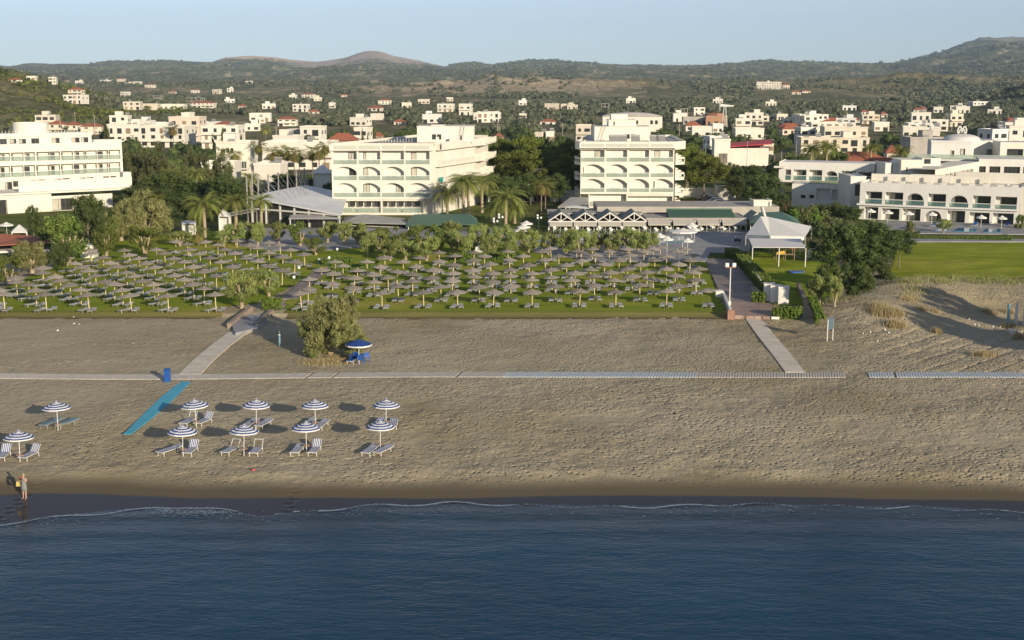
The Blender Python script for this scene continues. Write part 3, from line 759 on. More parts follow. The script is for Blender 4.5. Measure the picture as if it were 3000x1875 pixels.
def frond_mesh(name, seed, n, length, droop, m, width=.36, fan=False, mdry=None, ndry=0):
    rng = random.Random(seed); V, Fc, T, MI = [], [], [], []
    for k in range(n+ndry):
        dry = k >= n
        a = k*2.399 + rng.uniform(-.2, .2)
        e0 = rng.uniform(-.15, 1.25) if not dry else rng.uniform(-1.3, -.4)
        if fan and not dry: e0 = rng.uniform(-.7, 1.3)
        Ln = length*rng.uniform(.8, 1.1)*(1 if not dry else .8); seg = 7
        ca, sa = math.cos(a), math.sin(a); r, z, e = 0.05, 0, e0; pts = []
        for s in range(seg+1):
            pts.append((r, z)); r += math.cos(e)*Ln/seg; z += math.sin(e)*Ln/seg; e -= droop/seg*(1.2+.6*s/seg)
            if dry: e = max(e, -1.5)
        tn = rng.random()
        for s in range(seg):
            (r0, z0), (r1, z1) = pts[s], pts[s+1]
            if fan and s < 3 and not dry:     # bare leaf stalk
                w0 = .03; w1 = .03
            else:
                f = lambda t: width*math.sin(math.pi*min(.97, .12+.88*t))**.7
                w0, w1 = f(s/seg), f((s+1)/seg)
            for sd in (-1, 1):               # leaflets: saw-toothed blades, folded down from the rib
                nb = 3
                for j in range(nb):
                    t0 = j/nb; t1 = (j+.62)/nb
                    ra, za = r0+(r1-r0)*t0, z0+(z1-z0)*t0; rb, zb = r0+(r1-r0)*t1, z0+(z1-z0)*t1
                    wj = (w0+(w1-w0)*t0)*sd; rc, zc = ra+(r1-r0)*1.1, za+(z1-z0)*1.1 - abs(wj)*.45
                    b0 = len(V)
                    for (rr_, ww, zz) in ((ra, 0, za), (rb, 0, zb), (rc, wj, zc)): V.append((rr_*ca - ww*sa, rr_*sa + ww*ca, zz))
                    Fc.append((b0, b0+1, b0+2)); T += [min(1, max(0, tn*.6+.2+rng.uniform(-.15, .25)))]*3; MI.append(1 if dry else 0)
    me = np_mesh(name, V, Fc, tint=T); me.materials.append(m)
    if mdry: me.materials.append(mdry); me.polygons.foreach_set('material_index', np.array(MI, np.int32))
    return me
FR = [frond_mesh('fronds', 200+i, 60, 2.6, 1.25, L['palm'], .40) for i in range(3)]
FW = [frond_mesh('fronds', 210+i, 40, 1.35, .9, L['palm'], .40, True, L['dry'], 46) for i in range(3)]
def palm(label, loc, hgt, s=1.0, kind='date', group=None, tr=.32):
    _n[0] += 1; rr = random.Random(_n[0])
    root = empty('palm_tree', loc, label, 'palm tree', group, rz=rr.random()*6)
    f = link('crown', (FR if kind == 'date' else FW)[_n[0] % 3], root); f.location = (0, 0, hgt); f.scale = (s, s, s)
    b = MB(); k = 8 if kind == 'date' else 5
    pts = [(0.02*math.sin(i), 0.02*math.cos(2*i), hgt*i/k) for i in range(k+1)]; r = tr if kind == 'date' else tr*.5
    for i in range(k): b.tube(pts[i], pts[i+1], r*(.92 if i else 1.15), r*1.08, 8)
    if kind == 'date': b.tube((0, 0, hgt-.5), (0, 0, hgt+.15), r*1.1, r*1.6, 8)
    b.build('trunk', M['bark_pale'] if kind == 'date' else M['bark'], root)
    return root
def hedge(label, pts, wid, hgt, name='hedge', cat='hedge', m=None, step=.34, leafsize=.09, dens=60):
    """clipped hedge along ground points"""
    rng = np.random.default_rng(len(label)); cen = []
    P = [Vector(p) for p in pts]
    for a, b in zip(P[:-1], P[1:]):
        Lh = (b-a).length; k = max(1, int(Lh/step)); d = (b-a)/k; n = Vector((-d.y, d.x, 0)).normalized()
        for i in range(k+1):
            for j in np.arange(-wid/2+step/2, wid/2-step/2+.01, step):
                for z in np.arange(min(step*.5, hgt*.5), max(hgt-step*.4, hgt*.5+.01), step*.8):
                    if abs(j) < wid/2-step and z < hgt-step*1.3: continue
                    q = a + d*i + n*j; cen.append((q.x, q.y, q.z+z))
    o0 = P[0]; cen = np.array(cen) - np.array(o0); cen += rng.normal(size=cen.shape)*.05
    rad = np.full(len(cen), step*.62)
    V, Fc, T = leaves(rng, cen, rad, len(cen)*dens, leafsize)
    V2, F2, T2 = inner(rng, cen, rad, .95)
    root = empty(name, o0, label, cat)
    link('foliage', np_mesh('foliage', V, Fc, tint=T), root, m or L['hedge'])
    me = np_mesh('core', V2, F2[:, :3], tint=T2); link('inner_growth', me, root, m or L['hedge'])
    return root
def scatter(name, rng, XY, size, nl, m, hgt=1.0, leaf=.35, kind_='stuff'):
    """many small crowns too far or too many to count, one mesh"""
    k = len(XY); z = ht(XY[:, 0], XY[:, 1]); s = size*np.clip(np.exp(rng.normal(size=k)*.33), .45, 1.6)*.9
    cen = np.stack([XY[:, 0], XY[:, 1], z + s*hgt*.9], -1)
    ci = np.repeat(np.arange(k), nl); mN = len(ci)
    d = rng.normal(size=(mN, 3)); d /= np.linalg.norm(d, axis=1)[:, None]
    P = cen[ci] + d*(s[ci]*(.75+.35*rng.random(mN)))[:, None]*np.array([1, 1, hgt])
    nr = d + rng.normal(size=(mN, 3))*.5; nr /= np.linalg.norm(nr, axis=1)[:, None]
    t = np.cross(nr, rng.normal(size=(mN, 3))); t /= np.linalg.norm(t, axis=1)[:, None]; b = np.cross(nr, t)
    q = (s[ci]*leaf*(.7+.6*rng.random(mN)))[:, None]
    V = np.stack([P+t*q, P-t*q*.5+b*q*.87, P-t*q*.5-b*q*.87], 1).reshape(-1, 3)
    tint = np.repeat(np.clip(rng.random(k)[ci]*.8+.2*rng.random(mN), 0, 1), 3)
    o = link(name, np_mesh(name, V, np.arange(mN*3).reshape(-1, 3), tint=tint), None, m)
    V2, F2, T2 = inner(rng, cen, s, .8); V2 = V2.reshape(k, 12, 3)
    V2[:, :, 2] = cen[:, None, 2] + (V2[:, :, 2]-cen[:, None, 2])*hgt
    return tag(o, kind='stuff'), V2.reshape(-1, 3), F2[:, :3], np.repeat(rng.random(k)*.6+.1, 12)
def wood(name, seed, n, y0, y1, size, nl, thr, avoid=None, hgt=1.0, leaf=.35, m=None, xr=.55, sc_=70.):
    rng = np.random.default_rng(seed)
    y = np.sqrt(rng.random(n*4)*(y1**2-y0**2)+y0**2); x = (rng.random(n*4)*2-1)*xr*y
    dn = fbm(x/sc_, y/(sc_*1.5), 3)
    keep = dn + .12*(rng.random(len(x))-.5) > thr
    if avoid is not None: keep &= ~avoid(x, y)
    x, y = x[keep][:n], y[keep][:n]
    o, V2, F2, T2 = scatter(name, rng, np.stack([x, y], -1), size, nl, m or L['grove'], hgt, leaf)
    me = o.data; nv = len(me.vertices); V1 = np.zeros(nv*3, np.float32); me.vertices.foreach_get('co', V1)
    T1 = np.zeros(nv, np.float32); me.attributes['tint'].data.foreach_get('value', T1)
    me2 = np_mesh(name, np.concatenate([V1.reshape(-1, 3), V2]), np.concatenate([np.arange(nv).reshape(-1, 3), F2+nv]), tint=np.concatenate([T1, T2]))
    me2.materials.append(m or L['grove']); o.data = me2; bpy.data.meshes.remove(me)
    return o
HOUSES = []     # (x, y, radius) filled by the town before the groves are planted
# ------------------------------------------------------------------ building kit
def X_at(px, Y, z=8.0):
    return (px-CX)/F*(Y*CP + (CAMZ-z)*SP)
class Fr:
    """vertical facade plane through two plan points; u along it, v into the building, z up"""
    def __init__(s, p0, p1, z0=1.9):
        s.o = Vector((p0[0], p0[1], z0)); d = Vector((p1[0]-p0[0], p1[1]-p0[1], 0)); s.L = d.length; s.d = d.normalized()
        s.n = Vector((-s.d.y, s.d.x, 0))
        if s.n.y < 0 and abs(s.n.y) > .3: s.n = -s.n
    def tf(s, p): return s.d*p[0] + s.n*p[1] + Vector((0, 0, p[2]))
    def uz(s, px, py, v=0.0):
        r = Vector(ray(px, py)); o = s.o + s.n*v
        t = (o - Vector((0, 0, CAMZ))).dot(s.n)/r.dot(s.n)
        q = Vector((0, 0, CAMZ)) + r*t - s.o
        return q.dot(s.d), q.z
    def rect(s, x0, y0, x1, y1, v=0.0):
        a = s.uz(x0, y1, v); b = s.uz(x1, y0, v); return a[0], a[1], b[0], b[1]
    def mb(s): return MB(s.tf)
def wall_holes(b, u0, u1, z0, z1, holes, depth, v=0.0, back=True):
    """front sheet with real openings; holes (a, c, b, d[, rise]) = u0, z0, u1, z1 and arch rise"""
    us = sorted({u0, u1} | {h[0] for h in holes} | {h[2] for h in holes}); zs = sorted({z0, z1} | {h[1] for h in holes} | {h[3] for h in holes})
    us = [u for u in us if u0-1e-6 <= u <= u1+1e-6]; zs = [z for z in zs if z0-1e-6 <= z <= z1+1e-6]
    for i in range(len(us)-1):
        for j in range(len(zs)-1):
            um, zm = (us[i]+us[i+1])/2, (zs[j]+zs[j+1])/2
            if any(h[0] < um < h[2] and h[1] < zm < h[3] for h in holes): continue
            b.quad((us[i], v, zs[j]), (us[i+1], v, zs[j]), (us[i+1], v, zs[j+1]), (us[i], v, zs[j+1]))
    for h in holes:
        a, c, e, d = h[:4]; w_ = v + depth
        b.quad((a, v, c), (a, w_, c), (a, w_, d), (a, v, d)); b.quad((e, v, c), (e, v, d), (e, w_, d), (e, w_, c))
        b.quad((a, v, c), (e, v, c), (e, w_, c), (a, w_, c)); b.quad((a, v, d), (a, w_, d), (e, w_, d), (e, v, d))
        if back: b.quad((a, w_, c), (e, w_, c), (e, w_, d), (a, w_, d))
        if len(h) > 4 and h[4]:
            n = 10; rise = h[4]; wd = (e-a)/2; um = (a+e)/2
            R_ = (wd*wd + rise*rise)/(2*rise); cz = d - R_ - .02
            arc = []
            for i in range(n+1):
                u = a + (e-a)*i/n; arc.append((u, cz + math.sqrt(max(0, R_*R_-(u-um)**2))))
            t = .12
            for i in range(n):
                (ua, za), (ub, zb) = arc[i], arc[i+1]
                b.quad((ua, v, za), (ub, v, zb), (ub, v, d), (ua, v, d)); b.quad((ua, v, za), (ua, v+t, za), (ub, v+t, zb), (ub, v, zb))
                b.quad((ua, v+t, za), (ua, v+t, d), (ub, v+t, d), (ub, v+t, zb))
    return b
def window(fr, r, parent, v, name='window', curtain=True, nm=2, sill=True, proud=.0):
    u0, z0, u1, z1 = r
    if u1 < u0: u0, u1 = u1, u0
    f = fr.mb(); t = .06; w_ = .07
    f.box(u0, u1, v-t, v-.004, z0, z0+w_); f.box(u0, u1, v-t, v-.004, z1-w_, z1)
    f.box(u0, u0+w_, v-t, v-.004, z0+w_, z1-w_); f.box(u1-w_, u1, v-t, v-.004, z0+w_, z1-w_)
    for i in range(1, nm): um = u0+(u1-u0)*i/nm; f.box(um-w_/2, um+w_/2, v-t, v-.004, z0+w_, z1-w_)
    o = f.build(name, M['frame'], parent)
    fr.mb().quad((u0+w_, v-.02, z0+w_), (u1-w_, v-.02, z0+w_), (u1-w_, v-.02, z1-w_), (u0+w_, v-.02, z1-w_)).build('pane', M['window'], o)
    if curtain and (hash((round(u0*7), round(z0*3))) % 3):
        k = (hash((round(u0*5), round(z1*3))) % 5)/10+.25
        c = fr.mb(); uu = u0+w_+.01; ue = u0+(u1-u0)*k
        c.box(uu, ue, v-.026, v-.022, z0+w_+.01, z1-w_-.01); c.build('curtain', M['curtain'], o)
    return o
def balcony(fr, u0, u1, z, parent, v=0.0, h=.95, name='balcony_rail', m=None, sub=.09):
    b = fr.mb(); b.box(u0, u1, v-.05, v+.03, z+h-.10, z+h)
    o = b.build(name, M['white2'], parent)
    fr.mb().box(u0+.02, u1-.02, v-.012, v+.0, z+.04, z+h-.12).build('glass_panel', m or M['balgreen'], o)
    return o
def roofdeck(poly, z, h, parent, t=.25, mroof=None):
    """parapet ring and deck; poly in object space"""
    b = MB(); n = len(poly)
    c = (sum(p[0] for p in poly)/n, sum(p[1] for p in poly)/n)
    inn = []
    for p in poly:
        d = Vector((c[0]-p[0], c[1]-p[1])); L_ = d.length; inn.append((p[0]+d.x*t*1.4/L_, p[1]+d.y*t*1.4/L_))
    for i in range(n):
        j = (i+1) % n; a, bb, cc, dd = poly[i], poly[j], inn[j], inn[i]
        b.add([(a[0],a[1],z),(bb[0],bb[1],z),(cc[0],cc[1],z),(dd[0],dd[1],z),(a[0],a[1],z+h),(bb[0],bb[1],z+h),(cc[0],cc[1],z+h),(dd[0],dd[1],z+h)],
              [(4,5,6,7),(0,1,5,4),(2,3,7,6)])
    b.build('parapet', M['white'], parent)
    MB().add([(p[0], p[1], z+.06) for p in inn], [tuple(range(n))]).build('roof', mroof or M['roof_grey'], parent)
# ------------------------------------------------------------------ the two five-storey hotels
def body(poly, z0, z1, o, parent, name='wall', m=None, skip=()):
    """vertical walls of a footprint, world plan points"""
    b = MB(); n = len(poly)
    for i in range(n):
        if i in skip: continue
        a = poly[i]; c = poly[(i+1) % n]
        b.quad((a[0]-o.x, a[1]-o.y, z0-o.z), (c[0]-o.x, c[1]-o.y, z0-o.z), (c[0]-o.x, c[1]-o.y, z1-o.z), (a[0]-o.x, a[1]-o.y, z1-o.z))
    return b.build(name, m or M['white'], parent)
def sea_front(root, fr, cols, rows, xl, xr, ytop, ybot, band, dark, seed):
    """rows: (y_open_top, y_rail_top, y_glass_bottom, arch)"""
    rnd = random.Random(seed)
    u0, zb, u1, zt = fr.rect(xl, ytop, xr, ybot)
    holes = []; doors = []
    for (ya, yr, yg, arch) in rows:
        for (xa, xb) in cols:
            a, c, e, d = fr.rect(xa, ya, xb, yg)
            holes.append((a, c, e, d, arch)); doors.append((a, c, e, d, yr))
    # shallow panels in the top band
    b = fr.mb(); D = 1.15
    wall_holes(b, u0, u1, zb, zt, holes, D)
    b.build('wall', M['white'], root)
    b = fr.mb()
    zz0, zz1 = fr.uz(xl, band[1])[1], fr.uz(xl, band[0])[1]
    b.box(u0-.25, u1+.25, -.55, -.005, zz0, zz1)
    b.build('cornice', M['white'], root)
    b = fr.mb()
    for (xa, xb) in cols:
        a, c, e, d = fr.rect(xa, band[0]+3, xb, band[1]-3, -.55); b.box(a, e, -.565, -.552, c, d)
    b.each('cornice_panel', M['panel'], root)
    for i, (a, c, e, d, yr) in enumerate(doors):
        hr = fr.uz(xl, yr)[1] - c
        balcony(fr, a, e, c, root, .06, max(.8, hr))
        W_ = e-a
        # closed shutters across the room front, then one glazed leaf
        sh = fr.mb(); k = 3
        for j in range(k):
            s0 = a+.12+(W_-.3)*j/k; sh.box(s0, s0+(W_-.3)/k-.035, D-.05, D-.006, c+.05, d-.28)
        sh.each('shutter', M['white2'], root)
        pick = dark.get(i)
        if pick:
            t0, t1, mm = pick
            window(fr, (a+W_*t0, c+.06, a+W_*t1, d-.3), root, D-.06, 'balcony_door', False, 2 if t1-t0 > .25 else 1)
            if mm: fr.mb().box(a+W_*t0+.08, a+W_*t1-.08, D-.10, D-.085, c+.15, d-.42).build('curtain', M['curtain'], root)
        if rnd.random() < .8:
            which = 'left' if xr < 1500 else 'right'; cu = a+W_*rnd.uniform(.25, .6)
            for q in (-.5, .8):
                ch = fr.mb(); uu = cu+q; ch.box(uu, uu+.45, .40, .85, c+.40, c+.45); ch.box(uu, uu+.05, .40, .85, c+.05, c+.85); ch.box(uu+.4, uu+.45, .40, .85, c+.05, c+.4)
                o_ = ch.build('balcony_chair', M['green']); o_.location = fr.o; tag(o_, f'green balcony chair of the {which} arched hotel', 'chair', f'balcony chairs of the {which} arched hotel')
            ch = fr.mb(); ch.box(cu+.15, cu+.65, .35, .85, c+.66, c+.70); ch.box(cu+.37, cu+.43, .57, .63, c+.05, c+.66)
            o_ = ch.build('balcony_table', M['green']); o_.location = fr.o; tag(o_, f'small green balcony table of the {which} arched hotel', 'table', f'balcony tables of the {which} arched hotel')
    return u0, u1, zb, zt
M['slotgrey'] = mat('slot_shade_grey', (.30, .32, .30), .3, .2, 2)  # grey insets put the shade of the slot openings into colour
# left of the two
Y1 = 236.0
f1 = Fr((X_at(974, Y1), Y1), (X_at(1266, Y1), Y1))
h1 = empty('hotel_building', f1.o, 'large white hotel with arched balconies and a palm group at its right corner', 'hotel', 'white sea-front hotels with arched balconies')
cols = [(977, 1044.5), (1050.5, 1113.5), (1119, 1183), (1188, 1258)]
rows = [(443, 467, 481, 0), (488, 514, 528, .95), (536, 563, 577, .95)]
dk = {0: (.62, .88, 1), 1: (.2, .32, 1), 3: (.22, .44, 1), 4: (.66, .92, 0), 5: (.2, .42, 1), 7: (.22, .46, 1), 9: (.2, .5, 1), 10: (.62, .9, 1)}
u0, u1, zb, zt = sea_front(h1, f1, cols, rows, 974, 1266, 423, 582, (423, 441), dk, 5)
fb = f1.mb()
lo = [f1.rect(980, 589, 1115, 623), f1.rect(1121, 589, 1238, 623)]
wall_holes(fb, f1.uz(976, 600)[0], f1.uz(1240, 600)[0], f1.uz(976, 628)[1], zb-.12, [(a, c, e, d) for a, c, e, d in lo], 1.5, .0)
fb.quad((f1.uz(1240, 600)[0], 0, f1.uz(976, 628)[1]), (f1.uz(1240, 600)[0], 1.5, f1.uz(976, 628)[1]), (f1.uz(1240, 600)[0], 1.5, zb), (f1.uz(1240, 600)[0], 0, zb))
fb.quad((f1.uz(1240, 600)[0], 1.0, 0), (f1.L, 1.0, 0), (f1.L, 1.0, zb), (f1.uz(1240, 600)[0], 1.0, zb))
fb.build('lower_wall', M['white'], h1)
for a, c, e, d in lo:
    for q in (0, 1):
        aa = a+(e-a)*q/2+.03; ee = aa+(e-a)/2-.3
        balcony(f1, aa, ee, c, h1, .06, 1.0)
    s = f1.mb(); k = 4
    for j in range(k): s0 = a+.1+(e-a-.2)*j/k; s.box(s0, s0+(e-a-.2)/k-.04, 1.44, 1.494, c+.05, d-.1)
    s.each('shutter', M['white2'], h1)
b = f1.mb(); b.box(u0-.02, u1, -.12, 1.5, zb-.12, zb); b.build('slab_edge', M['white'], h1)
b = f1.mb(); ug = f1.uz(1262, 600)[0]
wall_holes(b, 0, f1.L, 0, f1.uz(976, 628)[1]-.12, [(3+1.5*i, 1.5, 4+1.5*i, 3.0) for i in range(9)], .2, .8); b.build('ground_floor_wall', M['white'], h1)
for i in range(9): window(f1, (3.03+1.5*i, 1.53, 3.97+1.5*i, 2.97), h1, .99, 'window', False, 2)
b = f1.mb(); b.box(-.01, ug+.3, .02, 1.52, f1.uz(976, 628)[1]-.12, f1.uz(976, 628)[1]); b.build('lower_slab_edge', M['white'], h1)
zr = f1.o.z + zt
C1 = Vector((X_at(1390, 255, 14), 255)); C2 = Vector((X_at(1430, 272, 14), 272)); C3 = Vector((-20., 276.)); P0 = f1.o.xy; P1 = P0+Vector((f1.L, 0))
foot = [P0, P1, C1, C2, C3]
body(foot, 1.9, zr, f1.o, h1, 'side_wall', skip=(0,))
roofdeck([(p[0]-f1.o.x, p[1]-f1.o.y) for p in foot], zt-.35, .55, h1)
fs = Fr(P1, C1, 1.9)
off = P1-P0
class Off(Fr):
    def __init__(s, fr, root_o): s.__dict__.update(fr.__dict__); s.sh = fr.o-root_o
    def tf(s, p): return s.d*p[0] + s.n*p[1] + Vector((0, 0, p[2])) + s.sh
fs.n = Vector((fs.d.y, -fs.d.x, 0)) * -1
fs = Off(fs, f1.o)
Ls = fs.L
for k, z in enumerate([zt-1.05, zt-4.1, zt-7.1, zt-10.1]):
    b = fs.mb(); hs_ = [(3.0+1.15*i, z+.35, 3.45+1.15*i, z+.95) for i in range(int((Ls-5)/1.15))]
    wall_holes(b, 1.4 if k else 2.2, Ls+1.5, z, z+1.15, [h for h in hs_ if h[2] < Ls+1.3 and k], .15, -1.0)
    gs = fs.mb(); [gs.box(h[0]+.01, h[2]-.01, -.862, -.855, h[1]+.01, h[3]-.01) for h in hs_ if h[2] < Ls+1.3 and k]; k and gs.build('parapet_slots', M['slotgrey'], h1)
    b.box(1.4, Ls+1.5, -.98, 0, z-.12, z-.005); b.quad((1.4, -1, z), (1.4, 0, z), (1.4, 0, z+1.15), (1.4, -1, z+1.15)); b.build('side_balcony', M['white'], h1)
    s = fs.mb(); [s.box(1.8+3.1*i, 3.2+3.1*i, -.04, -.004, z+1.0, z+2.3) for i in range(6)]; s.each('side_shutter', M['shade_white'], h1)
    if k == 2: fs.mb().box(1.0, 2.6, -1.06, -1.02, z+.1, z+1.0).build('green_towel', M['teal'] if 'teal' in M else M['balgreen'], h1)
f3 = Fr(C1, C2, 1.9); f3.n = Vector((-f3.d.y, f3.d.x, 0)); f3 = Off(f3, f1.o)
for z in [zt-1.05, zt-4.1, zt-7.1, zt-10.1]:
    for i in range(3):
        b = f3.mb(); uu = 1.5+5.2*i; vv = -1.9
        wall_holes(b, uu, uu+4.4, z, z+1.15, [(uu+.5+.8*j, z+.3, uu+.95+.8*j, z+.95) for j in range(5)], .12, vv)
        b.box(uu, uu+4.4, vv+.02, 0, z-.12, z-.005); b.quad((uu, vv, z), (uu, 0, z), (uu, 0, z+1.15), (uu, vv, z+1.15)); b.build('corner_balcony', M['white'], h1)
def penthouse(root, o, px0, px1, yt, yb, Y, dep, zroof, name='penthouse', mm=None):
    x0, x1 = X_at(px0, Y, 16)-o.x, X_at(px1, Y, 16)-o.x; z1 = at(px0, yt, Y).z-o.z
    b = MB(); b.box(x0, x1, Y-o.y, Y-o.y+dep, zroof, z1); b.box(x0-.08, x1+.08, Y-o.y-.08, Y-o.y+dep+.08, z1+.002, z1+.14)
    return b.build(name, mm or M['white'], root), x0, x1, z1
_, a, c, z1 = penthouse(h1, f1.o, 1222, 1387, 372, 414, 250, 9, zt-.29)
penthouse(h1, f1.o, 1264, 1300, 368, 372, 253, 4, z1+.15, 'water_tank_housing')
fp = Off(Fr((f1.o.x+a, 250), (f1.o.x+c, 250)), f1.o)
window(fp, (4.1-1.2, z1-2.4, 4.9-1.2, z1-1.4), h1, -.01, 'penthouse_window', False, 1); window(fp, (5.1-1.2, z1-2.4, 5.9-1.2, z1-1.4), h1, -.01, 'penthouse_window', False, 1)
b = fp.mb()
for uu in (8.2, 8.9): b.tube((uu, -.5, zt-.3), (uu+.35, -.15, z1+.5), .045, n=4)
for i in range(9): t = i/9; b.tube((8.2+.35*t, -.5+.35*t, zt+3.2*t), (8.9+.35*t, -.5+.35*t, zt+3.2*t), .03, n=4)
b.build('roof_ladder', M['metal'], h1)
b = f1.mb()
for i in range(14): q = 7.5+.55*i; b.tube((q, 13+.2*i, zt-.3), (q, 13+.2*i, zt+.35+.3*(i % 3 == 0)), .07, n=5)
b.each('roof_vent', M['metal'], h1)

# right of the two
Y2 = 249.0
f2 = Fr((X_at(1700, Y2), Y2), (X_at(1978, Y2), Y2))
h2 = empty('hotel_building', f2.o, 'white hotel with arched balconies, stepped rooftop block and gabled restaurant in front', 'hotel', 'white sea-front hotels with arched balconies')
cols = [(1702, 1771), (1776, 1837.5), (1842.5, 1902), (1906, 1972.5)]
rows = [(437.5, 460, 473.5, 0), (481, 506, 518.5, .95), (524, 551, 562.5, .95)]
dk = {0: (.6, .85, 1), 3: (.2, .45, 1), 4: (.1, .13, 0), 11: (.15, .2, 0)}
u0, u1, zb, zt = sea_front(h2, f2, cols, rows, 1700, 1977, 418, 566.5, (418, 434), dk, 9)
ul = f2.uz(1724, 590)[0]; zl = f2.uz(1724, 609)[1]
lo = [f2.rect(1727, 568.5, 1835, 604), f2.rect(1839, 575, 1970, 604)]
b = f2.mb(); wall_holes(b, ul, u1, 0, zb-.12, lo, 1.5, .0)
b.quad((ul, 0, 0), (ul, 0, zb), (ul, 3, zb), (ul, 3, 0)); b.quad((0, 3, 0), (ul, 3, 0), (ul, 3, zb), (0, 3, zb)); b.build('lower_wall', M['white'], h2)
b = f2.mb(); b.box(u0-.02, u1, -.12, 1.5, zb-.12, zb); b.build('slab_edge', M['white'], h2)
for a, c, e, d in lo:
    for q in (0, 1):
        aa = a+(e-a)*q/2+.03; ee = aa+(e-a)/2-.3; balcony(f2, aa, ee, c, h2, .06, 1.0)
    s = f2.mb(); k = 4
    for j in range(k): s0 = a+.1+(e-a-.2)*j/k; s.box(s0, s0+(e-a-.2)/k-.04, 1.44, 1.494, c+.05, d-.1)
    s.each('shutter', M['white2'], h2)
P0 = f2.o.xy; P1 = P0+Vector((f2.L, 0))
foot = [P0, P1, P1+Vector((1.5, 33)), P0+Vector((4.0, 33))]
body(foot, 1.9, f2.o.z+zt, f2.o, h2, 'side_wall', skip=(0,))
rf = [(0, 0), (f2.L, 0), (f2.L+2.3, 3.2), (f2.L+3.2, 33), (3.6, 33), (-.9, 3.2)]
roofdeck(rf, zt-.35, .55, h2, mroof=M['shade_white'])
MB().prism(rf, zt-1.35, zt-.36).build('roof_fascia', M['white'], h2)
for z in [zt-4.2, zt-7.2, zt-10.25, zt-13.2]:
    for sd in (-1, 1):
        if sd < 0 and (z < zt-11): continue
        for i in range(3 if sd > 0 else 1):
            x0 = f2.L+.02 if sd > 0 else -.02; y0 = 1.2+6.2*i; w_ = (2.1+.15*i) if sd > 0 else -.85+.7*i
            b = MB(); P = [(x0, y0, 0), (x0+w_, y0+1.6, 0), (x0+w_, y0+5.4, 0), (x0, y0+5.4, 0)]
            for j in range(3):
                p, q = P[j], P[j+1]
                b.quad((p[0], p[1], z), (q[0], q[1], z), (q[0], q[1], z+.38), (p[0], p[1], z+.38)); b.quad((p[0], p[1], z+.95), (q[0], q[1], z+.95), (q[0], q[1], z+1.3), (p[0], p[1], z+1.3))
            b.slab([(p[0], p[1], z) for p in P], .15)
            for t in (.0, .33, .66, 1.0): q = (x0+w_*t, y0+1.6*t); b.tube((q[0], q[1], z+.38), (q[0], q[1], z+.95), .09, n=4)
            b.build('corner_balcony', M['white'], h2)
_, a, c, z1 = penthouse(h2, f2.o, 1742, 1906, 373, 415, 262, 9, zt-.29)
_, a2, c2, z2 = penthouse(h2, f2.o, 1783, 1863, 353, 373, 264, 6, z1+.15, 'lift_housing')
_, a3, c3, z3 = penthouse(h2, f2.o, 1790, 1838, 336, 353, 266, 4, z2+.15, 'roof_tank', M['shade_white'])
fp = Off(Fr((f2.o.x+a, 262), (f2.o.x+c, 262)), f2.o)
for uu in (6.4, 7.4): window(fp, (uu, z1-2.3, uu+.75, z1-1.4), h2, -.01, 'penthouse_window', False, 1)
fp.mb().box(4.0, 4.25, 1.9, 1.97, z1+.3, z2-.2).build('dark_slot', M['frame'], h2)
b = fp.mb()
for uu in (1.0, 1.7): b.tube((uu, -.9, zt-.3), (uu+.9, -.12, z1+1.6), .045, n=4)
for i in range(12): t = i/12; b.tube((1.0+.9*t, -.9+.75*t, zt+4.2*t), (1.7+.9*t, -.9+.75*t, zt+4.2*t), .03, n=4)
b.build('roof_ladder', M['metal'], h2)
for px in (1785, 1812, 1850, 1905, 1925):
    x = X_at(px, 256, 16)-f2.o.x; b = MB(); b.slab([(x, 7, zt-.2), (x+1.8, 7, zt-.2), (x+1.8, 8.3, zt+.7), (x, 8.3, zt+.7)], .08); b.tube((x, 8.35, zt+.95), (x+1.8, 8.35, zt+.95), .25, n=8)
    b.build('solar_heater', M['metal'], h2)

# ------------------------------------------------------------------ white hotel on the left edge
YA0, YA1 = 250.0, 262.0
pA0 = Vector((X_at(0, YA0), YA0)); pA1 = Vector((X_at(355, YA1), YA1)); dA = (pA1-pA0)/355
pAL = pA0 - dA*330
fA = Fr(pAL, pA1)
hA = empty('hotel_building', fA.o, 'long white hotel at the left edge with a round drum on its roof', 'hotel')
z_ = lambda y: 150+y/3.217
xx_ = lambda x: x/3.217
uR, zT = fA.uz(356, z_(852)); zB = fA.uz(200, z_(1290))[1]
holes = []
def line(xl, yl, xr, yr, x): return yl+(yr-yl)*(x-xl)/(xr-xl)
baysx = [(-520, -420), (-400, -295), (-270, -165), (-140, -30), (-8, 92), (108, 220), (233, 328), (347, 462), (467, 565), (580, 688), (700, 797), (805, 912), (922, 1018), (1028, 1132)]
recs = []
for (xa, xb) in baysx:
    for (tl, tr_, bl, br) in ((958, 926, 1040, 1018), (1082, 1042, 1195, 1140)):
        ya = line(0, tl, 1130, tr_, (xa+xb)/2); yb = line(0, bl, 1130, br, (xa+xb)/2)
        r = fA.rect(xx_(xa), z_(ya), xx_(xb), z_(yb)); holes.append(r); recs.append((r, xb-xa > 103))
wins = [(50,1230,112,1322),(125,1222,187,1278),(288,1215,348,1270),(362,1208,423,1262),(522,1200,580,1255),(594,1195,655,1248),(752,1190,806,1243),(820,1185,878,1238),(975,1178,1028,1232),(1042,1175,1092,1225),(-190,1235,-130,1290),(-110,1230,-50,1285)]
wr = [fA.rect(xx_(a), z_(b_), xx_(c), z_(d)) for a, b_, c, d in wins]
b = fA.mb(); wall_holes(b, 0, uR, zB, zT, holes+[], 1.25); b.build('wall', M['white'], hA)
for r in wr: window(fA, r, hA, -.004, 'window', True, 2)
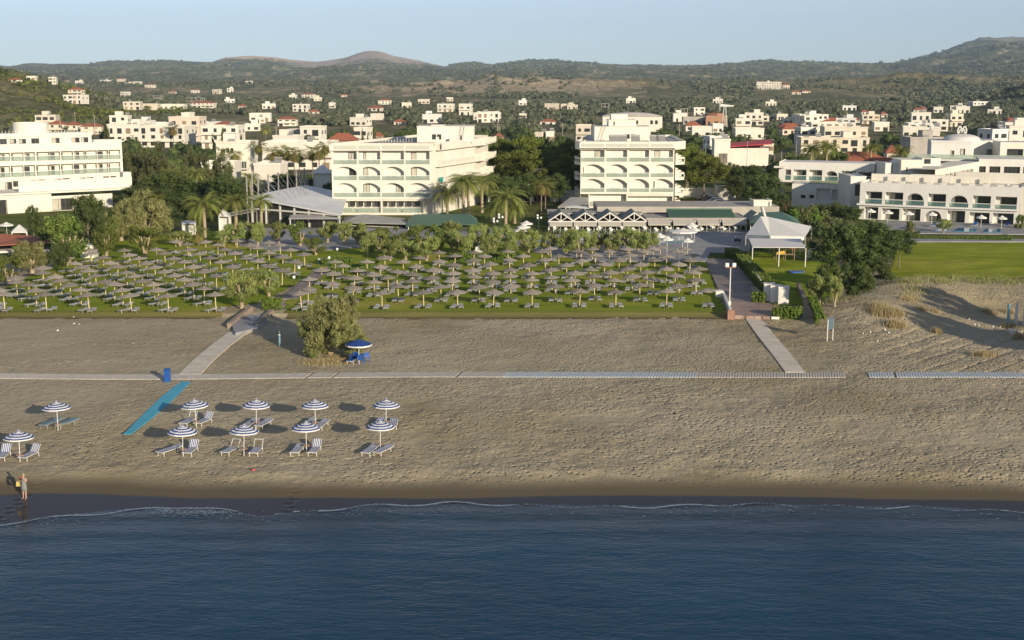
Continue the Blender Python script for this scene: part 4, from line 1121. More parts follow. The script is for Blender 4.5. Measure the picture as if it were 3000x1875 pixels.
for (r, slot) in recs:
    a, c, e, d = r
    balcony(fA, a, e, c, hA, .05, 1.0, m=M['balclear'] if 'balclear' in M else None)
    if slot: window(fA, (a+.1, c+.1, a+.55, d-.35), hA, 1.24, 'window', False, 1)
    else: window(fA, (a+.02, c+.1, a+(e-a)*.62, d-.35), hA, 1.24, 'window', True, 2)
# top storey, set slightly back
ut, zt5 = fA.uz(269, 391); 
b = fA.mb(); b.quad((0, .6, zT), (ut, .6, zT), (ut, .6, zt5), (0, .6, zt5)); b.quad((ut, .6, zT), (ut, 12, zT), (ut, 12, zt5), (ut, .6, zt5))
b.quad((0, .6, zt5), (ut, .6, zt5), (ut, 12, zt5), (0, 12, zt5)); b.box(0, ut+.2, .4, .58, zt5-.35, zt5+.25)
b.build('top_storey_wall', M['white'], hA)
for (a, b_, c, d) in [(0,825,62,890),(92,825,152,872),(180,825,243,872),(297,820,368,887),(490,815,560,882),(677,812,748,880),(768,810,830,875),(-200,828,-130,890)]:
    window(fA, fA.rect(xx_(a), z_(b_), xx_(c), z_(d), .6), hA, .59, 'window', True, 2)
b = fA.mb(); b.quad((0, 0, zT), (uR, 0, zT), (uR, 14, zT), (0, 14, zT)); b.quad((uR, 0, zB), (uR, 14, zB), (uR, 14, zT), (uR, 0, zT)); b.box(ut+.3, uR, .01, .25, zT+.003, zT+.5)
b.build('roof', M['white'], hA)
q = fA.uz(93, 391, 6); rr_ = (fA.uz(145, 391, 6)[0]-fA.uz(42, 391, 6)[0])/2; zd = fA.uz(93, 359, 6)[1]
MB(fA.tf).lathe([(rr_, zt5-.1), (rr_, zd), (rr_-.3, zd), (rr_-.3, zd-.4), (0, zd-.4)], 36, (q[0], 6+rr_*.3, 0)).build('roof_drum', M['white'], hA, smooth=False)
b = fA.mb()
for i in range(26): u = q[0]-7+.62*i; b.tube((u, 1.2, zt5), (u, 1.2, zt5+.75), .05, n=4)
b.each('roof_post', M['metal'], hA)
# podium
fP = Fr((X_at(-260, 229), 229), (X_at(392, 252), 252)); fPo = Off(fP, fA.o)
hp = fP.uz(100, 568)[1]; uE = fP.uz(388, 560)[0]
up, zp0 = fP.uz(150, 640); 
b = fPo.mb(); wall_holes(b, 0, fP.uz(152, 600)[0], 0, hp, [fP.rect(-60, 585, 20, 640)], .6); b.build('podium_wall', M['white'], hA)
us0 = fP.uz(152, 600)[0]; us1 = fP.uz(290, 560)[0]
b = fPo.mb(); wall_holes(b, us0, uE-4, 0, hp-.6, [fP.rect(154, 580, 212, 618)], .5, .02); b.build('podium_wall', M['white'], hA)
window(fPo, fP.rect(154.5, 580.5, 211.5, 617.5), hA, .45, 'shop_window', True, 3)
window(fPo, fP.rect(-59, 586, 19, 639), hA, .55, 'shop_window', False, 2)
zc = fP.uz(392, 520)[1]
b = fPo.mb(); b.box(-2, uE, -.5, 9, hp+.003, hp+.35); b.box(fP.uz(60, 560)[0], uE+.4, 1.2, 1.5, hp+.353, zc+.1); b.box(uE-1.2, uE+.4, 1.51, 3.5, hp+.36, zc+1.0)
b.build('podium_terrace', M['white'], hA)

# ------------------------------------------------------------------ low white hotel complex on the right
def low_block(label, fr, xr, rows, ztop_px, depth, roof=True, name='hotel_wing', arches=(), wallm=None, ymid=None):
    root = empty(name, fr.o, label, 'hotel')
    return root
# front wing
fc = Fr((X_at(2523, 229), 229), (X_at(2992, 217.5), 217.5))
hC = empty('hotel_building', fc.o, 'low white hotel wing with seven glazed bays behind the plunge pools', 'hotel')
i4 = lambda x: 2250+x/3.217
t4 = lambda y: 150+y/3.217
b4 = lambda y: 500+y/3.217
uL, zTop = fc.uz(i4(920), b4(110)); uRr = fc.uz(i4(2385), b4(165))[0]
up = [(915,200,1078,313,0),(1100,207,1276,322,0),(1300,215,1475,330,1),(1503,222,1680,342,0),(1708,235,1893,352,1),(1925,240,2103,360,0),(2137,250,2350,370,0)]
dn = [(905,345,1040,440,0),(1068,360,1240,455,0),(1262,362,1440,470,0),(1472,378,1640,520,1),(1680,380,1860,520,0),(1890,398,2090,530,0),(2110,405,2318,540,0)]
hs2 = []; info = []
for (a, c, e, d, ar) in up+dn:
    r = fc.rect(i4(a), b4(c), i4(e), b4(d)); 
    if d > 420: r = (r[0], .06, r[2], r[3])
    rise = (r[2]-r[0])/2*.98 if ar else 0
    hs2.append((*r, rise)); info.append((r, ar, d > 420))
b = fc.mb(); wall_holes(b, uL-.9, uRr, 0, zTop, hs2, 1.7); b.quad((uL-.9, 0, 0), (uL-.9, 0, zTop), (uL-.9, 12, zTop), (uL-.9, 12, 0)); b.build('wall', M['shade_white'], hC)
b = fc.mb(); b.box(uL-1.3, uRr, -.45, -.004, fc.uz(2700, b4(338))[1]-.15, fc.uz(2700, b4(338))[1]+.15); b.build('string_course', M['shade_white'], hC)
for r, ar, low in info:
    a, c, e, d = r
    window(fc, (a+(e-a)*.22, c+.02, e-.03, d-.25 if not ar else d-.4), hC, 1.68, 'glazed_door', True, 3)
    if not low: balcony(fc, a, e, c, hC, .05, 1.0, m=M['balteal'])
b = fc.mb()   # roof blocks and beams
zr4 = zTop
b.quad((uL-.9, 0, zr4-.3), (uRr, 0, zr4-.3), (uRr, 12, zr4-.3), (uL-.9, 12, zr4-.3))
b.build('roof', M['white'], hC)
b = fc.mb(); rr = random.Random(4)
for i in range(15): u = uL+1+i*2.35; b.box(u, u+.9, .3, 1.2, zr4-.28, zr4+.35); 
for i in range(9): u = uL+4+i*3.2; b.box(u, u+.3, 7, 7.3, zr4-.28, zr4+1.1)
b.each('roof_block', M['white'], hC)
for i, (ua, ub, vv, hh) in enumerate([(uL-.5, uL+19, 8.5, 1.0), (uL+14, uL+27, 11.5, 1.6), (uL+6, uL+31, 11.8, .9)]):
    fc.mb().box(ua, ub, vv, vv+.3, zr4-.28, zr4+hh).build('roof_parapet', M['white'], hC)
b = fc.mb(); b.box(uRr+.01, uRr+4, .5, 12, 0, zTop+.1); b.build('end_wall', M['white'], hC)
fc.mb().box(fc.uz(i4(990), b4(310))[0], fc.uz(i4(1062), b4(310))[0], .12, .16, fc.uz(i4(1000), b4(310))[1]+.1, fc.uz(i4(1000), b4(278))[1]+.1).build('blue_towel', M['bluep'], hC)
# middle-left wing
fd = Fr((X_at(2285, 258), 258), (X_at(2560, 252), 252))
hD = empty('hotel_building', fd.o, 'white hotel wing with one round arch window, balconies and a green flat roof terrace below', 'hotel')
zT2 = fd.uz(2400, 476)[1]; ue = fd.uz(2562, 500)[0]; us_ = fd.uz(2282, 500)[0]
ups = [(160,1115,218,1212,0),(238,1117,363,1215,0),(385,1120,512,1218,0),(535,1130,662,1222,1),(690,1130,830,1225,0),(850,1140,985,1225,0)]
hh = []
for (a, c, e, d, ar) in ups:
    r = fd.rect(i4(a), t4(c), i4(e), t4(d)); hh.append((*r, (r[2]-r[0])/2*.98 if ar else 0))
zfl = fd.uz(2400, 531)[1]
b = fd.mb(); wall_holes(b, us_, ue, zfl, zT2, hh, 1.4); b.quad((us_, 0, 0), (us_, 10, 0), (us_, 10, zT2), (us_, 0, zT2)); b.quad((us_, 0, zT2-.2), (ue, 0, zT2-.2), (ue, 10, zT2-.2), (us_, 10, zT2-.2)); b.build('wall', M['shade_white'], hD)
b = fd.mb(); b.box(us_-.3, ue, -.25, 0-.004, zfl-.3, zfl+.12); b.box(us_-.9, us_+1.3, -.9, -.26, fd.uz(2400, 492)[1]-.1, fd.uz(2400, 492)[1]+.25); b.build('slab_edge', M['white'], hD)
for h in hh: window(fd, (h[0]+(h[2]-h[0])*.25, h[1]+.02, h[2]-.05, h[3]-(.3 if not h[4] else .4)), hD, 1.38, 'glazed_door', True, 2); balcony(fd, h[0], h[2], h[1], hD, .05, 1.0, m=M['balteal'])
fg = Fr((X_at(2318, 249), 249), (X_at(2520, 245), 245)); fgo = Off(fg, fd.o)
zg = fg.uz(2400, 540)[1]; ug_ = fg.uz(2320, 560)[0]; ur_ = fg.uz(2510, 560)[0]
b = fgo.mb(); wall_holes(b, ug_, ur_, 0, zg, [fg.rect(2391, 553, 2433, 585), fg.rect(2436, 556, 2470, 585)], 1.2); b.build('lower_wall', M['shade_white'], hD)
b = fgo.mb(); b.box(ug_, ur_, .01, 8.5, zg-.25, zg-.004); b.build('terrace_slab', M['white'], hD)
M['greenroof'] = mat('green_roof_membrane', (.30, .36, .22), .9, .12, .5)
fgo.mb().box(ug_+3, ur_, .5, 8, zg+.004, zg+.06).build('green_roof', M['greenroof'], hD)
for x in (2346, 2371): window(fgo, fg.rect(x, 571, x+14, 580), hD, -.004, 'window', False, 1)
# domed block at the back right
fe = Fr((X_at(2725, 279), 279), (X_at(2842, 277), 277))
hE = empty('hotel_building', fe.o, 'white hotel block at the right edge with a low white dome on its roof', 'hotel')
zd_ = fe.uz(2780, 414)[1]; zf_ = fe.uz(2780, 463)[1]
b = fe.mb(); b.box(0, fe.L, 0, 12, -.1, zd_); b.box(-.1, fe.L+.1, -.1, -.004, zd_-.3, zd_+.15); b.build('wall', M['shade_white'], hE)
fe2 = Off(Fr((X_at(2842, 277), 277), (X_at(2935, 285), 285)), fe.o)
b = fe2.mb(); b.box(.01, fe2.L, .02, 6, -.1, zd_-.01); b.build('side_wing_wall', M['white'], hE)
fe3 = Off(Fr((X_at(2926, 272), 272), (X_at(3090, 270), 270)), fe.o)
b = fe3.mb(); 
h3 = [(1.4+3.9*i, zf_, 4.7+3.9*i, zd_-1.3) for i in range(4)]
wall_holes(b, 0, fe3.L+3, zf_-3.2, zd_+.1, h3, 1.0); b.quad((0, 0, 0), (0, 9, 0), (0, 9, zd_+.1), (0, 0, zd_+.1)); b.quad((0, 0, zd_), (0, 9, zd_), (fe3.L, 9, zd_), (fe3.L, 0, zd_)); b.build('front_wing_wall', M['white'], hE)
for h in h3: window(fe3, (h[0]+.05, h[1]+.05, h[2]-.05, h[3]-.05), hE, .98, 'glazed_door', True, 3)
dx = fe.uz(2817, 414, 5)[0]; rd = (fe.uz(2872, 414, 5)[0]-fe.uz(2762, 414, 5)[0])/2
prof = [(rd*math.cos(t), zd_+.25+ (rd*.30)*math.sin(t)) for t in np.linspace(0, math.pi/2, 9)]
MB(fe.tf).lathe([(rd*1.03, zd_), (rd*1.03, zd_+.24)]+prof, 40, (dx, 5.5, 0)).build('dome', M['white2'], hE, smooth=True)
# two curved strokes forming the emblem on top of the dome
b = MB(fe.tf); zz = zd_+.2+rd*.30; s_ = 1.0
def arc(cx, cz, r, a0, a1, th=.16):
    pts = [(dx+cx+r*math.cos(R(a)), 5.5, zz+cz+r*math.sin(R(a))) for a in np.linspace(a0, a1, 8)]
    for p, q_ in zip(pts[:-1], pts[1:]): b.tube(p, q_, th, n=6)
pl_ = [(-1.15, .1), (-1.5, .9), (-1.35, 1.9), (-.9, 2.75), (-.45, 2.3), (-.05, 1.5), (.05, 1.5), (.45, 2.3), (.9, 2.75), (1.35, 1.9), (1.5, .9), (1.15, .1)]
for p, q_ in zip(pl_[:-1], pl_[1:]): b.tube((dx+p[0]*.62, 5.5, zz+p[1]*.62), (dx+q_[0]*.62, 5.5, zz+q_[1]*.62), .17, n=6)
pl_ = [(-.75, .3), (-.85, 1.1), (-.6, 1.7), (-.1, .8), (0, .6), (.1, .8), (.6, 1.7), (.85, 1.1), (.75, .3)]
for p, q_ in zip(pl_[:-1], pl_[1:]): b.tube((dx+p[0]*.62, 5.5, zz+p[1]*.62), (dx+q_[0]*.62, 5.5, zz+q_[1]*.62), .11, n=6)
b.build('emblem', M['white2'], hE)
for (x0, y0, x1, y1) in [(2785, 441, 2796, 461), (2813, 436, 2828, 454)]: window(fe, fe.rect(x0, y0, x1, y1), hE, -.004, 'window', True, 1)
fe2w = Fr((X_at(2842, 277), 277), (X_at(2935, 285), 285)); window(fe2, fe2w.rect(2890, 437, 2906, 462), hE, .01, 'balcony_door', False, 2)
b = fe.mb(); b.box(-5, fe.L+12, -4.5, -4.45, zf_+.02, zf_+1.0); b.build('glass_balustrade', M['balgreen'], hE)
b = fe.mb(); b.box(-8, fe.L+24, -4.4, -.12, zf_-.4, zf_-.003); b.build('terrace_slab', M['shade_white'], hE)
fh = Fr((X_at(2866, 262), 262), (X_at(3090, 258), 258)); fho = Off(fh, fe.o)
zh = fh.uz(2900, 466)[1]
hw = [fh.rect(i4(1985), t4(1085), i4(2055), t4(1170)), fh.rect(i4(2082), t4(1087), i4(2192), t4(1175)), fh.rect(i4(2218), t4(1090), i4(2378), t4(1180)), fh.rect(i4(2400), t4(1092), i4(2560), t4(1184))]
b = fho.mb(); wall_holes(b, 0, fh.L+2, 0, zh, hw, .35); b.box(0, fh.L, .36, 9, zh-.4, zh-.002); b.build('lower_front_wall', M['shade_white'], hE)
for r in hw: window(fho, (r[0]+.04, r[1]+.04, r[2]-.04, r[3]-.04), hE, .33, 'window', True, 4)
fk = Fr((X_at(2738, 238), 238), (X_at(2866, 262), 262)); fk.n = Vector((-fk.d.y, fk.d.x, 0)); fko = Off(fk, fe.o)
zk = fk.uz(2866, 474)[1]
hk = [(6.6+2.8*i, 2.2, 8.9+2.8*i, zk-1.2) for i in range(7)]
b = fko.mb(); wall_holes(b, 0, fk.L, 0, zk, [h for h in hk if h[2] < fk.L-.3], .5); b.quad((0, 0, zk), (fk.L, 0, zk), (fk.L, 5, zk), (0, 5, zk)); b.build('long_side_wall', M['white'], hE)
for h in hk:
    if h[2] < fk.L-.3: window(fko, (h[0]+.05, h[1]+.05, h[2]-.05, h[3]-.05), hE, .48, 'window', True, 2)
# stair blocks between the wings
def plain_block(label, px0, px1, yt, Y, dep, m, name='stair_block', zb=1.9, windows=()):
    o = Vector((X_at(px0, Y), Y, zb)); fr = Fr((o.x, Y), (X_at(px1, Y), Y), zb)
    root = empty(name, o, label, 'building'); zt_ = fr.uz((px0+px1)/2, yt)[1]
    b = fr.mb(); b.box(0, fr.L, 0, dep, 0, zt_-.2); b.build('wall', m, root)
    b = fr.mb(); b.box(-.06, fr.L+.06, -.06, .16, zt_-.198, zt_); b.box(-.06, .16, .162, dep, zt_-.198, zt_); b.box(fr.L-.16, fr.L+.06, .162, dep, zt_-.198, zt_); b.build('parapet', m, root)
    for w_ in windows: window(fr, fr.rect(*w_), root, -.006, 'window', False, 1)
    return root
plain_block('small white stair block with a dark slot window on the hotel roofs', 2592, 2638, 477, 246, 7, M['shade_white'], windows=[(2610, 482, 2615, 506)])
plain_block('bright white box stair head beside the shaded opening', 2638, 2700, 468, 244, 6, M['white'], windows=[(2655, 490, 2659, 503)])
plain_block('white stair head holding a dark open doorway below the domed block', 2700, 2753, 463, 249, 5, M['white'], windows=[(2707, 464, 2727, 480)])
plain_block('white corner wing with a balcony left of the seven-bay hotel wing', 2492, 2537, 516, 235, 9, M['shade_white'], name='hotel_wing', windows=[(2504, 540, 2534, 573)])
# ------------------------------------------------------------------ restaurants, tents and town
def sheet(name, pts, m, parent, o, t=.06):
    return MB().slab([(p[0]-o.x, p[1]-o.y, p[2]-o.z) for p in pts], t).build(name, m, parent)
M['canvas'] = mat('white_canvas', (.82, .80, .74), .8, .05, .7)
M['awning'] = mat('beige_awning', (.50, .47, .40), .85, .1, 1)
M['slate'] = mat('grey_green_shingle', (.24, .27, .24), .85, .2, 2, bmp=.5)
M['greenroof2'] = mat('green_sheet_roof', (.10, .20, .13), .55, .2, 2)
M['pool'] = mat('pool_water', (.02, .22, .38), .08, .2, .6, spec=.6)
M['tent'] = mat('white_tensile_roof', (.80, .80, .78), .6, .06, .4)
def gable(root, fr, u0, u1, ze, za, dep, v=0.0):
    um = (u0+u1)/2; o = fr.mb(); ov = .25
    o.add([(u0-.1, v-ov, ze-.02), (um, v-ov, za+.05), (um, v+dep, za+.05), (u0-.1, v+dep, ze-.02), (u0-.1, v-ov, ze-.10), (um, v-ov, za-.03), (um, v+dep, za-.03), (u0-.1, v+dep, ze-.10)],
          [(0, 1, 2, 3), (4, 7, 6, 5), (0, 4, 5, 1), (3, 2, 6, 7)])
    o.add([(u1+.1, v-ov, ze-.02), (um, v-ov, za+.05), (um, v+dep, za+.05), (u1+.1, v+dep, ze-.02), (u1+.1, v-ov, ze-.10), (um, v-ov, za-.03), (um, v+dep, za-.03), (u1+.1, v+dep, ze-.10)],
          [(0, 3, 2, 1), (4, 5, 6, 7), (0, 1, 5, 4), (3, 7, 6, 2)])
    o.build('gable_roof', M['slate'], root)
    t = fr.mb(); r = .11
    t.tube((u0, v-.3, ze-.12), (um, v-.3, za-.10), r, n=4); t.tube((um, v-.3, za-.10), (u1, v-.3, ze-.12), r, n=4); t.tube((u0, v-.3, ze-.25), (u1, v-.3, ze-.25), r, n=4)
    t.tube((um, v-.3, ze-.25), (um, v-.3, za-.1), r*.8, n=4)
    for s_ in (-1, 1): t.tube((um, v-.3, ze-.2), (um+s_*(u1-u0)*.27, v-.3, ze+(za-ze)*.46-.1), r*.7, n=4)
    t.build('gable_truss', M['white2'], root)
def awning(root, fr, u0, u1, z1, v=0.0, out=1.6, drop=.55):
    b = fr.mb(); b.add([(u0, v, z1), (u1, v, z1), (u1, v-out, z1-drop), (u0, v-out, z1-drop), (u0, v, z1-.05), (u1, v, z1-.05), (u1, v-out, z1-drop-.05), (u0, v-out, z1-drop-.05)], [(0, 3, 2, 1), (4, 5, 6, 7), (0, 4, 7, 3), (1, 2, 6, 5)])
    n = int((u1-u0)/.28)
    for i in range(n): b.box(u0+(u1-u0)*(i+.08)/n, u0+(u1-u0)*(i+.92)/n, v-out-.02, v-out, z1-drop-.28, z1-drop)
    b.build('awning', M['awning'], root)
YR = 212.0
fr_ = Fr((X_at(1608, YR, 4), YR), (X_at(2190, YR, 4), YR), 1.93)
rs_ = empty('restaurant_building', fr_.o, 'long open restaurant with four gabled roofs, awnings and a green corrugated roof', 'restaurant')
ze = fr_.uz(1700, 644)[1]; za = fr_.uz(1700, 621)[1]
ge = [1608, 1679, 1750, 1822, 1893]
for a, b_ in zip(ge[:-1], ge[1:]):
    ua, ub = fr_.uz(a, 640)[0], fr_.uz(b_, 640)[0]; gable(rs_, fr_, ua+.05, ub-.05, ze, za, 6.0); awning(rs_, fr_, ua+.1, ub-.15, ze-.25, -.3, .9, .45)
for a, b_ in ((1897, 1962), (1970, 2034), (2042, 2105), (2114, 2185)): awning(rs_, fr_, fr_.uz(a, 640)[0], fr_.uz(b_, 640)[0], ze+.02, -.1, 1.3, .55)
b = fr_.mb(); b.box(fr_.uz(1893, 640)[0], fr_.uz(2190, 640)[0], 0, 9, ze+.03, ze+.28); b.box(0, fr_.uz(1893, 640)[0], 6.01, 13, ze+.2, ze+.5); b.build('flat_roof', M['concrete'], rs_)
o = Vector(fr_.o)
g0, g1 = fr_.uz(1962, 630)[0], fr_.uz(2158, 630)[0]
b = fr_.mb(); n_ = 44
for i in range(n_):
    ua = g0+(g1-g0)*i/n_; w_ = (g1-g0)/n_
    b.add([(ua, .6, ze+.32), (ua+w_*.6, .6, ze+.32), (ua+w_*.6, 4.6, ze+1.2), (ua, 4.6, ze+1.2), (ua, .6, ze+.42), (ua+w_*.6, .6, ze+.42), (ua+w_*.6, 4.6, ze+1.3), (ua, 4.6, ze+1.3)], [(4, 5, 6, 7), (0, 1, 5, 4), (0, 4, 7, 3), (1, 2, 6, 5)])
b.quad((g0, .65, ze+.33), (g1, .65, ze+.33), (g1, 4.6, ze+1.15), (g0, 4.6, ze+1.15)); b.box(g0, g1, 4.62, 4.8, ze+.3, ze+1.45)
b.build('corrugated_roof', M['greenroof2'], rs_)
b = fr_.mb(); b.box(fr_.uz(1760, 640)[0], g1+9, 9.2, 20, ze-.3, ze+1.3); b.build('rear_flat_roof', M['concrete'], rs_)
b = fr_.mb()
for px in (1608, 1679, 1750, 1822, 1893, 1966, 2038, 2110, 2186): u = fr_.uz(px, 640)[0]; b.box(u-.12, u+.12, -.25, -.02, 0, ze-.1)
b.each('post', M['white2'], rs_)
fr_.mb().quad((0, 7, 0), (fr_.L, 7, 0), (fr_.L, 7, ze), (0, 7, ze)).build('back_wall', M['wood'], rs_)
window(fr_, (2, .3, 14, 2.2), rs_, 6.99, 'glass_front', False, 8); window(fr_, (17, .3, 31, 2.2), rs_, 6.99, 'glass_front', False, 8)
u = fr_.uz(2190, 640)[0]; gable(rs_, fr_, u+.2, u+2.8, ze+.1, ze+1.2, 5)
# side and hipped roofs
def hip(label, eave, ridge, m, name='pavilion', wallz=1.9, wm=None, cat='pavilion'):
    """eave: 4 pixel+Y corners (fl, fr, br, bl); ridge: two points"""
    E = [at(*p) for p in eave]; Rr = [at(*p) for p in ridge]
    o = Vector((E[0].x, E[0].y, wallz)); root = empty(name, o, label, cat)
    P = [tuple(p-o) for p in E+Rr]
    b = MB(); b.add(P + [(p[0], p[1], p[2]-.12) for p in P[:4]], [(0, 1, 5, 4), (1, 2, 5), (2, 3, 4, 5), (3, 0, 4), (0, 6, 7, 1), (1, 7, 8, 2), (3, 9, 6, 0), (2, 8, 9, 3), (6, 9, 8, 7)])
    b.build('roof', m, root)
    b = MB()
    for i in range(4):
        p = Vector(P[i]); c = sum((Vector(q) for q in P[:4]), Vector())/4; q = p+(c-p)*.06; b.tube((q.x, q.y, 0), (q.x, q.y, p.z-.1), .09, n=6)
    b.each('post', M['white2'], root)
    if wm:
        c = sum((Vector(q) for q in P[:4]), Vector())/4; q = [Vector(p)+(c-Vector(p))*.14 for p in P[:4]]
        MB().prism([(a.x, a.y) for a in q], 0, min(p[2] for p in P[:4])-.15).build('wall', wm, root)
    return root
hip('wide pavilion with a pale grey-green pyramid roof before the arched hotel', [(1000, 652, 218), (1195, 656, 214), (1185, 640, 228), (1010, 636, 230)], [(1062, 628, 224), (1075, 628, 224)], M['roof_grey'], wm=M['white'])
hip('pavilion with a dark green sheet roof and a white trussed gable behind the olive trees', [(1190, 662, 212), (1400, 656, 208), (1398, 640, 222), (1195, 640, 226)], [(1215, 628, 219), (1375, 626, 215)], M['greenroof2'])
hip('pavilion with a green hipped roof behind the big white tent', [(2195, 652, 206), (2350, 662, 198), (2335, 640, 212), (2205, 634, 220)], [(2225, 622, 213), (2290, 620, 210)], M['greenroof2'])
hip('low shed with a terracotta roof at the left edge', [(-60, 722, 181), (158, 708, 184), (150, 700, 196), (-60, 690, 196)], [(-40, 682, 188), (92, 690, 190)], M['redroof'], 'shed', cat='shed', wm=M['shade_white'])
hip('white pyramid canvas roof behind the terracotta shed', [(33, 680, 194), (80, 680, 194), (78, 672, 199), (36, 672, 199)], [(55, 658, 196), (58, 658, 196)], M['canvas'], 'canopy', cat='canopy')
hip('small white canvas peak standing in the shade left of the arched hotel', [(916, 507, 268), (972, 507, 268), (968, 500, 276), (920, 500, 276)], [(943, 482, 272), (945, 482, 272)], M['canvas'], 'canopy', cat='canopy', wm=M['canvas'])
plain_block('white cube with a dark slot and a mast on the restaurant roof', 2210, 2262, 586, 222, 4, M['white'], name='roof_block', windows=[(2251, 591, 2255, 618)])
hip('sloping grey restaurant roof at the foot of the right-hand arched hotel', [(1634, 606, 232), (1725, 604, 234), (1725, 584, 246), (1668, 580, 248)], [(1672, 577, 247), (1720, 577, 247)], M['roof_grey'])
hip('pale canvas lean-to roof behind the first restaurant gable', [(1655, 606, 226), (1728, 610, 224), (1726, 606, 229), (1662, 602, 230)], [(1676, 602, 227), (1690, 602, 227)], M['canvas'])
b = Fr((X_at(1560, 262), 262), (X_at(1725, 262), 262)); rt = empty('arcade_building', b.o, 'shaded white arcade with round arches between the two arched hotels', 'building')
zt_ = b.uz(1640, 569)[1]; q = b.mb(); wall_holes(q, -26, b.L-1.5, 0, zt_, [(-25.5+4.3*i, .05, -22.0+4.3*i, 3.7, 1.7) for i in range(7)], 2.0, back=False); q.box(-26, b.L-1.5, .01, 6, zt_-.02, zt_+.3)
q.build('wall', M['shade_white'], rt); b.mb().quad((-26, 3, 0), (b.L-1.5, 3, 0), (b.L-1.5, 3, zt_), (-26, 3, zt_)).build('dark_glass', M['window'], rt)

# tensile hall with masts
A = at(727, 577, 223); B = at(1000, 628, 212); Cc = at(893, 542, 252); Dd = at(1020, 566, 246); A2 = at(722, 577, 226)
o = Vector((A.x, A.y, 1.9)); tn = empty('event_hall', o, 'glass walled event hall with a white tensile roof hung from grey masts', 'event hall')
Ms = [(724, 519), (740, 508), (757, 508), (787, 511), (816, 505), (843, 504), (869, 498), (881, 498), (893, 493)]
foot = []
for px, py in Ms: t = max(0, (px-728)/165); Yp = 223+29*t; foot.append((X_at(px, Yp, 6), Yp))
mid = at(925, 606, 221)
b = MB(); P = [tuple(Vector(p)-o) for p in (A, B, Dd, Cc, mid, at(787, 563, 233))]
b.add(P + [(p[0], p[1], p[2]-.25) for p in P], [(0, 1, 4), (0, 4, 5), (5, 4, 3), (4, 1, 2), (4, 2, 3), (0, 6, 7, 1), (1, 7, 8, 2), (2, 8, 9, 3), (3, 9, 11, 5), (5, 11, 6, 0), (6, 10, 7), (6, 11, 10), (11, 9, 10), (10, 8, 7), (10, 9, 8)]); b.build('tensile_roof', M['tent'], tn)
for (x, y), (px, py) in zip(foot, Ms):
    m_ = MB(); top = at(px, py, y).z-o.z; m_.tube((x-o.x, y-o.y, 0), (x-o.x, y-o.y, top), .17, .15, 8); mo = m_.build('mast', M['mastgrey'], tn)
    c = MB(); tgt = Vector(P[4])*.5+Vector(((x-o.x), (y-o.y), P[0][2]))*.5
    c.tube((x-o.x, y-o.y, top-.1), tgt, .035, n=4); c.tube((x-o.x, y-o.y, top-1.2), (tgt+Vector((x-o.x, y-o.y, P[0][2])))/2, .035, n=4); c.build('cable', M['metal'], mo)
g = Fr((A.x+.5, A.y+.6), (B.x-.5, B.y+.6)); go = Off(g, o); b = go.mb()
fA_ = lambda u: P[0][2]-.3+(P[1][2]-P[0][2])*u/g.L
b.quad((0, .1, 0), (g.L, .1, 0), (g.L, .1, fA_(g.L)), (0, .1, fA_(0))); b.build('glass_wall', M['window'], tn)
for i in range(7): u = g.L*i/6; go.mb().box(u-.16, u+.16, -.12, .05, 0, fA_(u)).build('column', M['white2'], tn)
go.mb().box(0, g.L, -.16, -.125, 2.3, 2.6).build('transom', M['white2'], tn)
hip('low flat veranda roof in front of the glass hall', [(845, 640, 214), (1000, 640, 212), (998, 629, 216), (850, 629, 218)], [(860, 628, 217), (985, 628, 215)], M['roof_grey'], wm=None)
hip('small white canvas stage roof left of the tensile hall', [(533, 655, 205), (572, 655, 205), (574, 648, 210), (530, 648, 210)], [(550, 645, 208), (556, 645, 208)], M['canvas'], 'canopy', cat='canopy', wm=M['canvas'])
hip('small white canvas stage roof with a pointed top right of the date palm', [(640, 632, 208), (672, 633, 208), (676, 628, 213), (642, 626, 213)], [(652, 613, 210), (654, 613, 210)], M['canvas'], 'canopy', cat='canopy', wm=M['shade_white'])
a_, c_ = at(668, 634, 208), at(752, 618, 214); tr_ = empty('lighting_truss', (a_.x, a_.y, 1.9), 'thin metal lighting truss bridging two stage canopies', 'truss'); b = MB(); d_ = c_-a_
zo = a_.z-1.9
for dz in (0, .5): b.tube((0, 0, zo+dz), (d_.x, d_.y, zo+d_.z+dz), .06, n=4)
for i in range(14): t = i/14; b.tube((d_.x*t, d_.y*t, zo+d_.z*t+(i % 2)*.5), (d_.x*(t+1/14), d_.y*(t+1/14), zo+d_.z*(t+1/14)+((i+1) % 2)*.5), .035, n=4)
b.build('truss_beam', M['metal'], tr_)
for p in ((0, 0, zo), (d_.x, d_.y, zo+d_.z)): MB().tube((p[0], p[1], 0), p, .08, n=6).build('truss_leg', M['metal'], tr_)

# big white tent with a flat front canopy over the playground
T = {k: at(*v) for k, v in dict(l=(2185, 688, 188), a1=(2228, 634, 194), a2=(2250, 635, 196), m=(2256, 690, 184), r=(2359, 692, 184), R=(2378, 663, 200), bl=(2200, 676, 203)).items()}
o = Vector((T['l'].x, T['l'].y, 1.9)); tt = empty('marquee_tent', o, 'big white canvas tent with a sloping peak beside the right-hand boardwalk', 'tent')
K = ['l', 'a1', 'a2', 'm', 'r', 'R', 'bl']; P = [tuple(T[k]-o) for k in K]
MB().add(P + [(p[0], p[1], p[2]-.08) for p in P], [(0, 3, 1), (1, 3, 2), (2, 3, 4, 5), (0, 1, 6), (6, 1, 2, 5), (7, 8, 10), (8, 9, 10), (9, 12, 11, 10), (7, 13, 8), (0, 7, 10, 3), (3, 10, 11, 4)]).build('canvas_roof', M['canvas'], tt)
for k in ('l', 'm', 'r', 'R', 'bl'): p = T[k]-o; MB().tube((p.x, p.y, 0), (p.x, p.y, p.z-.1), .11, n=6).build('post', M['metal'], tt)
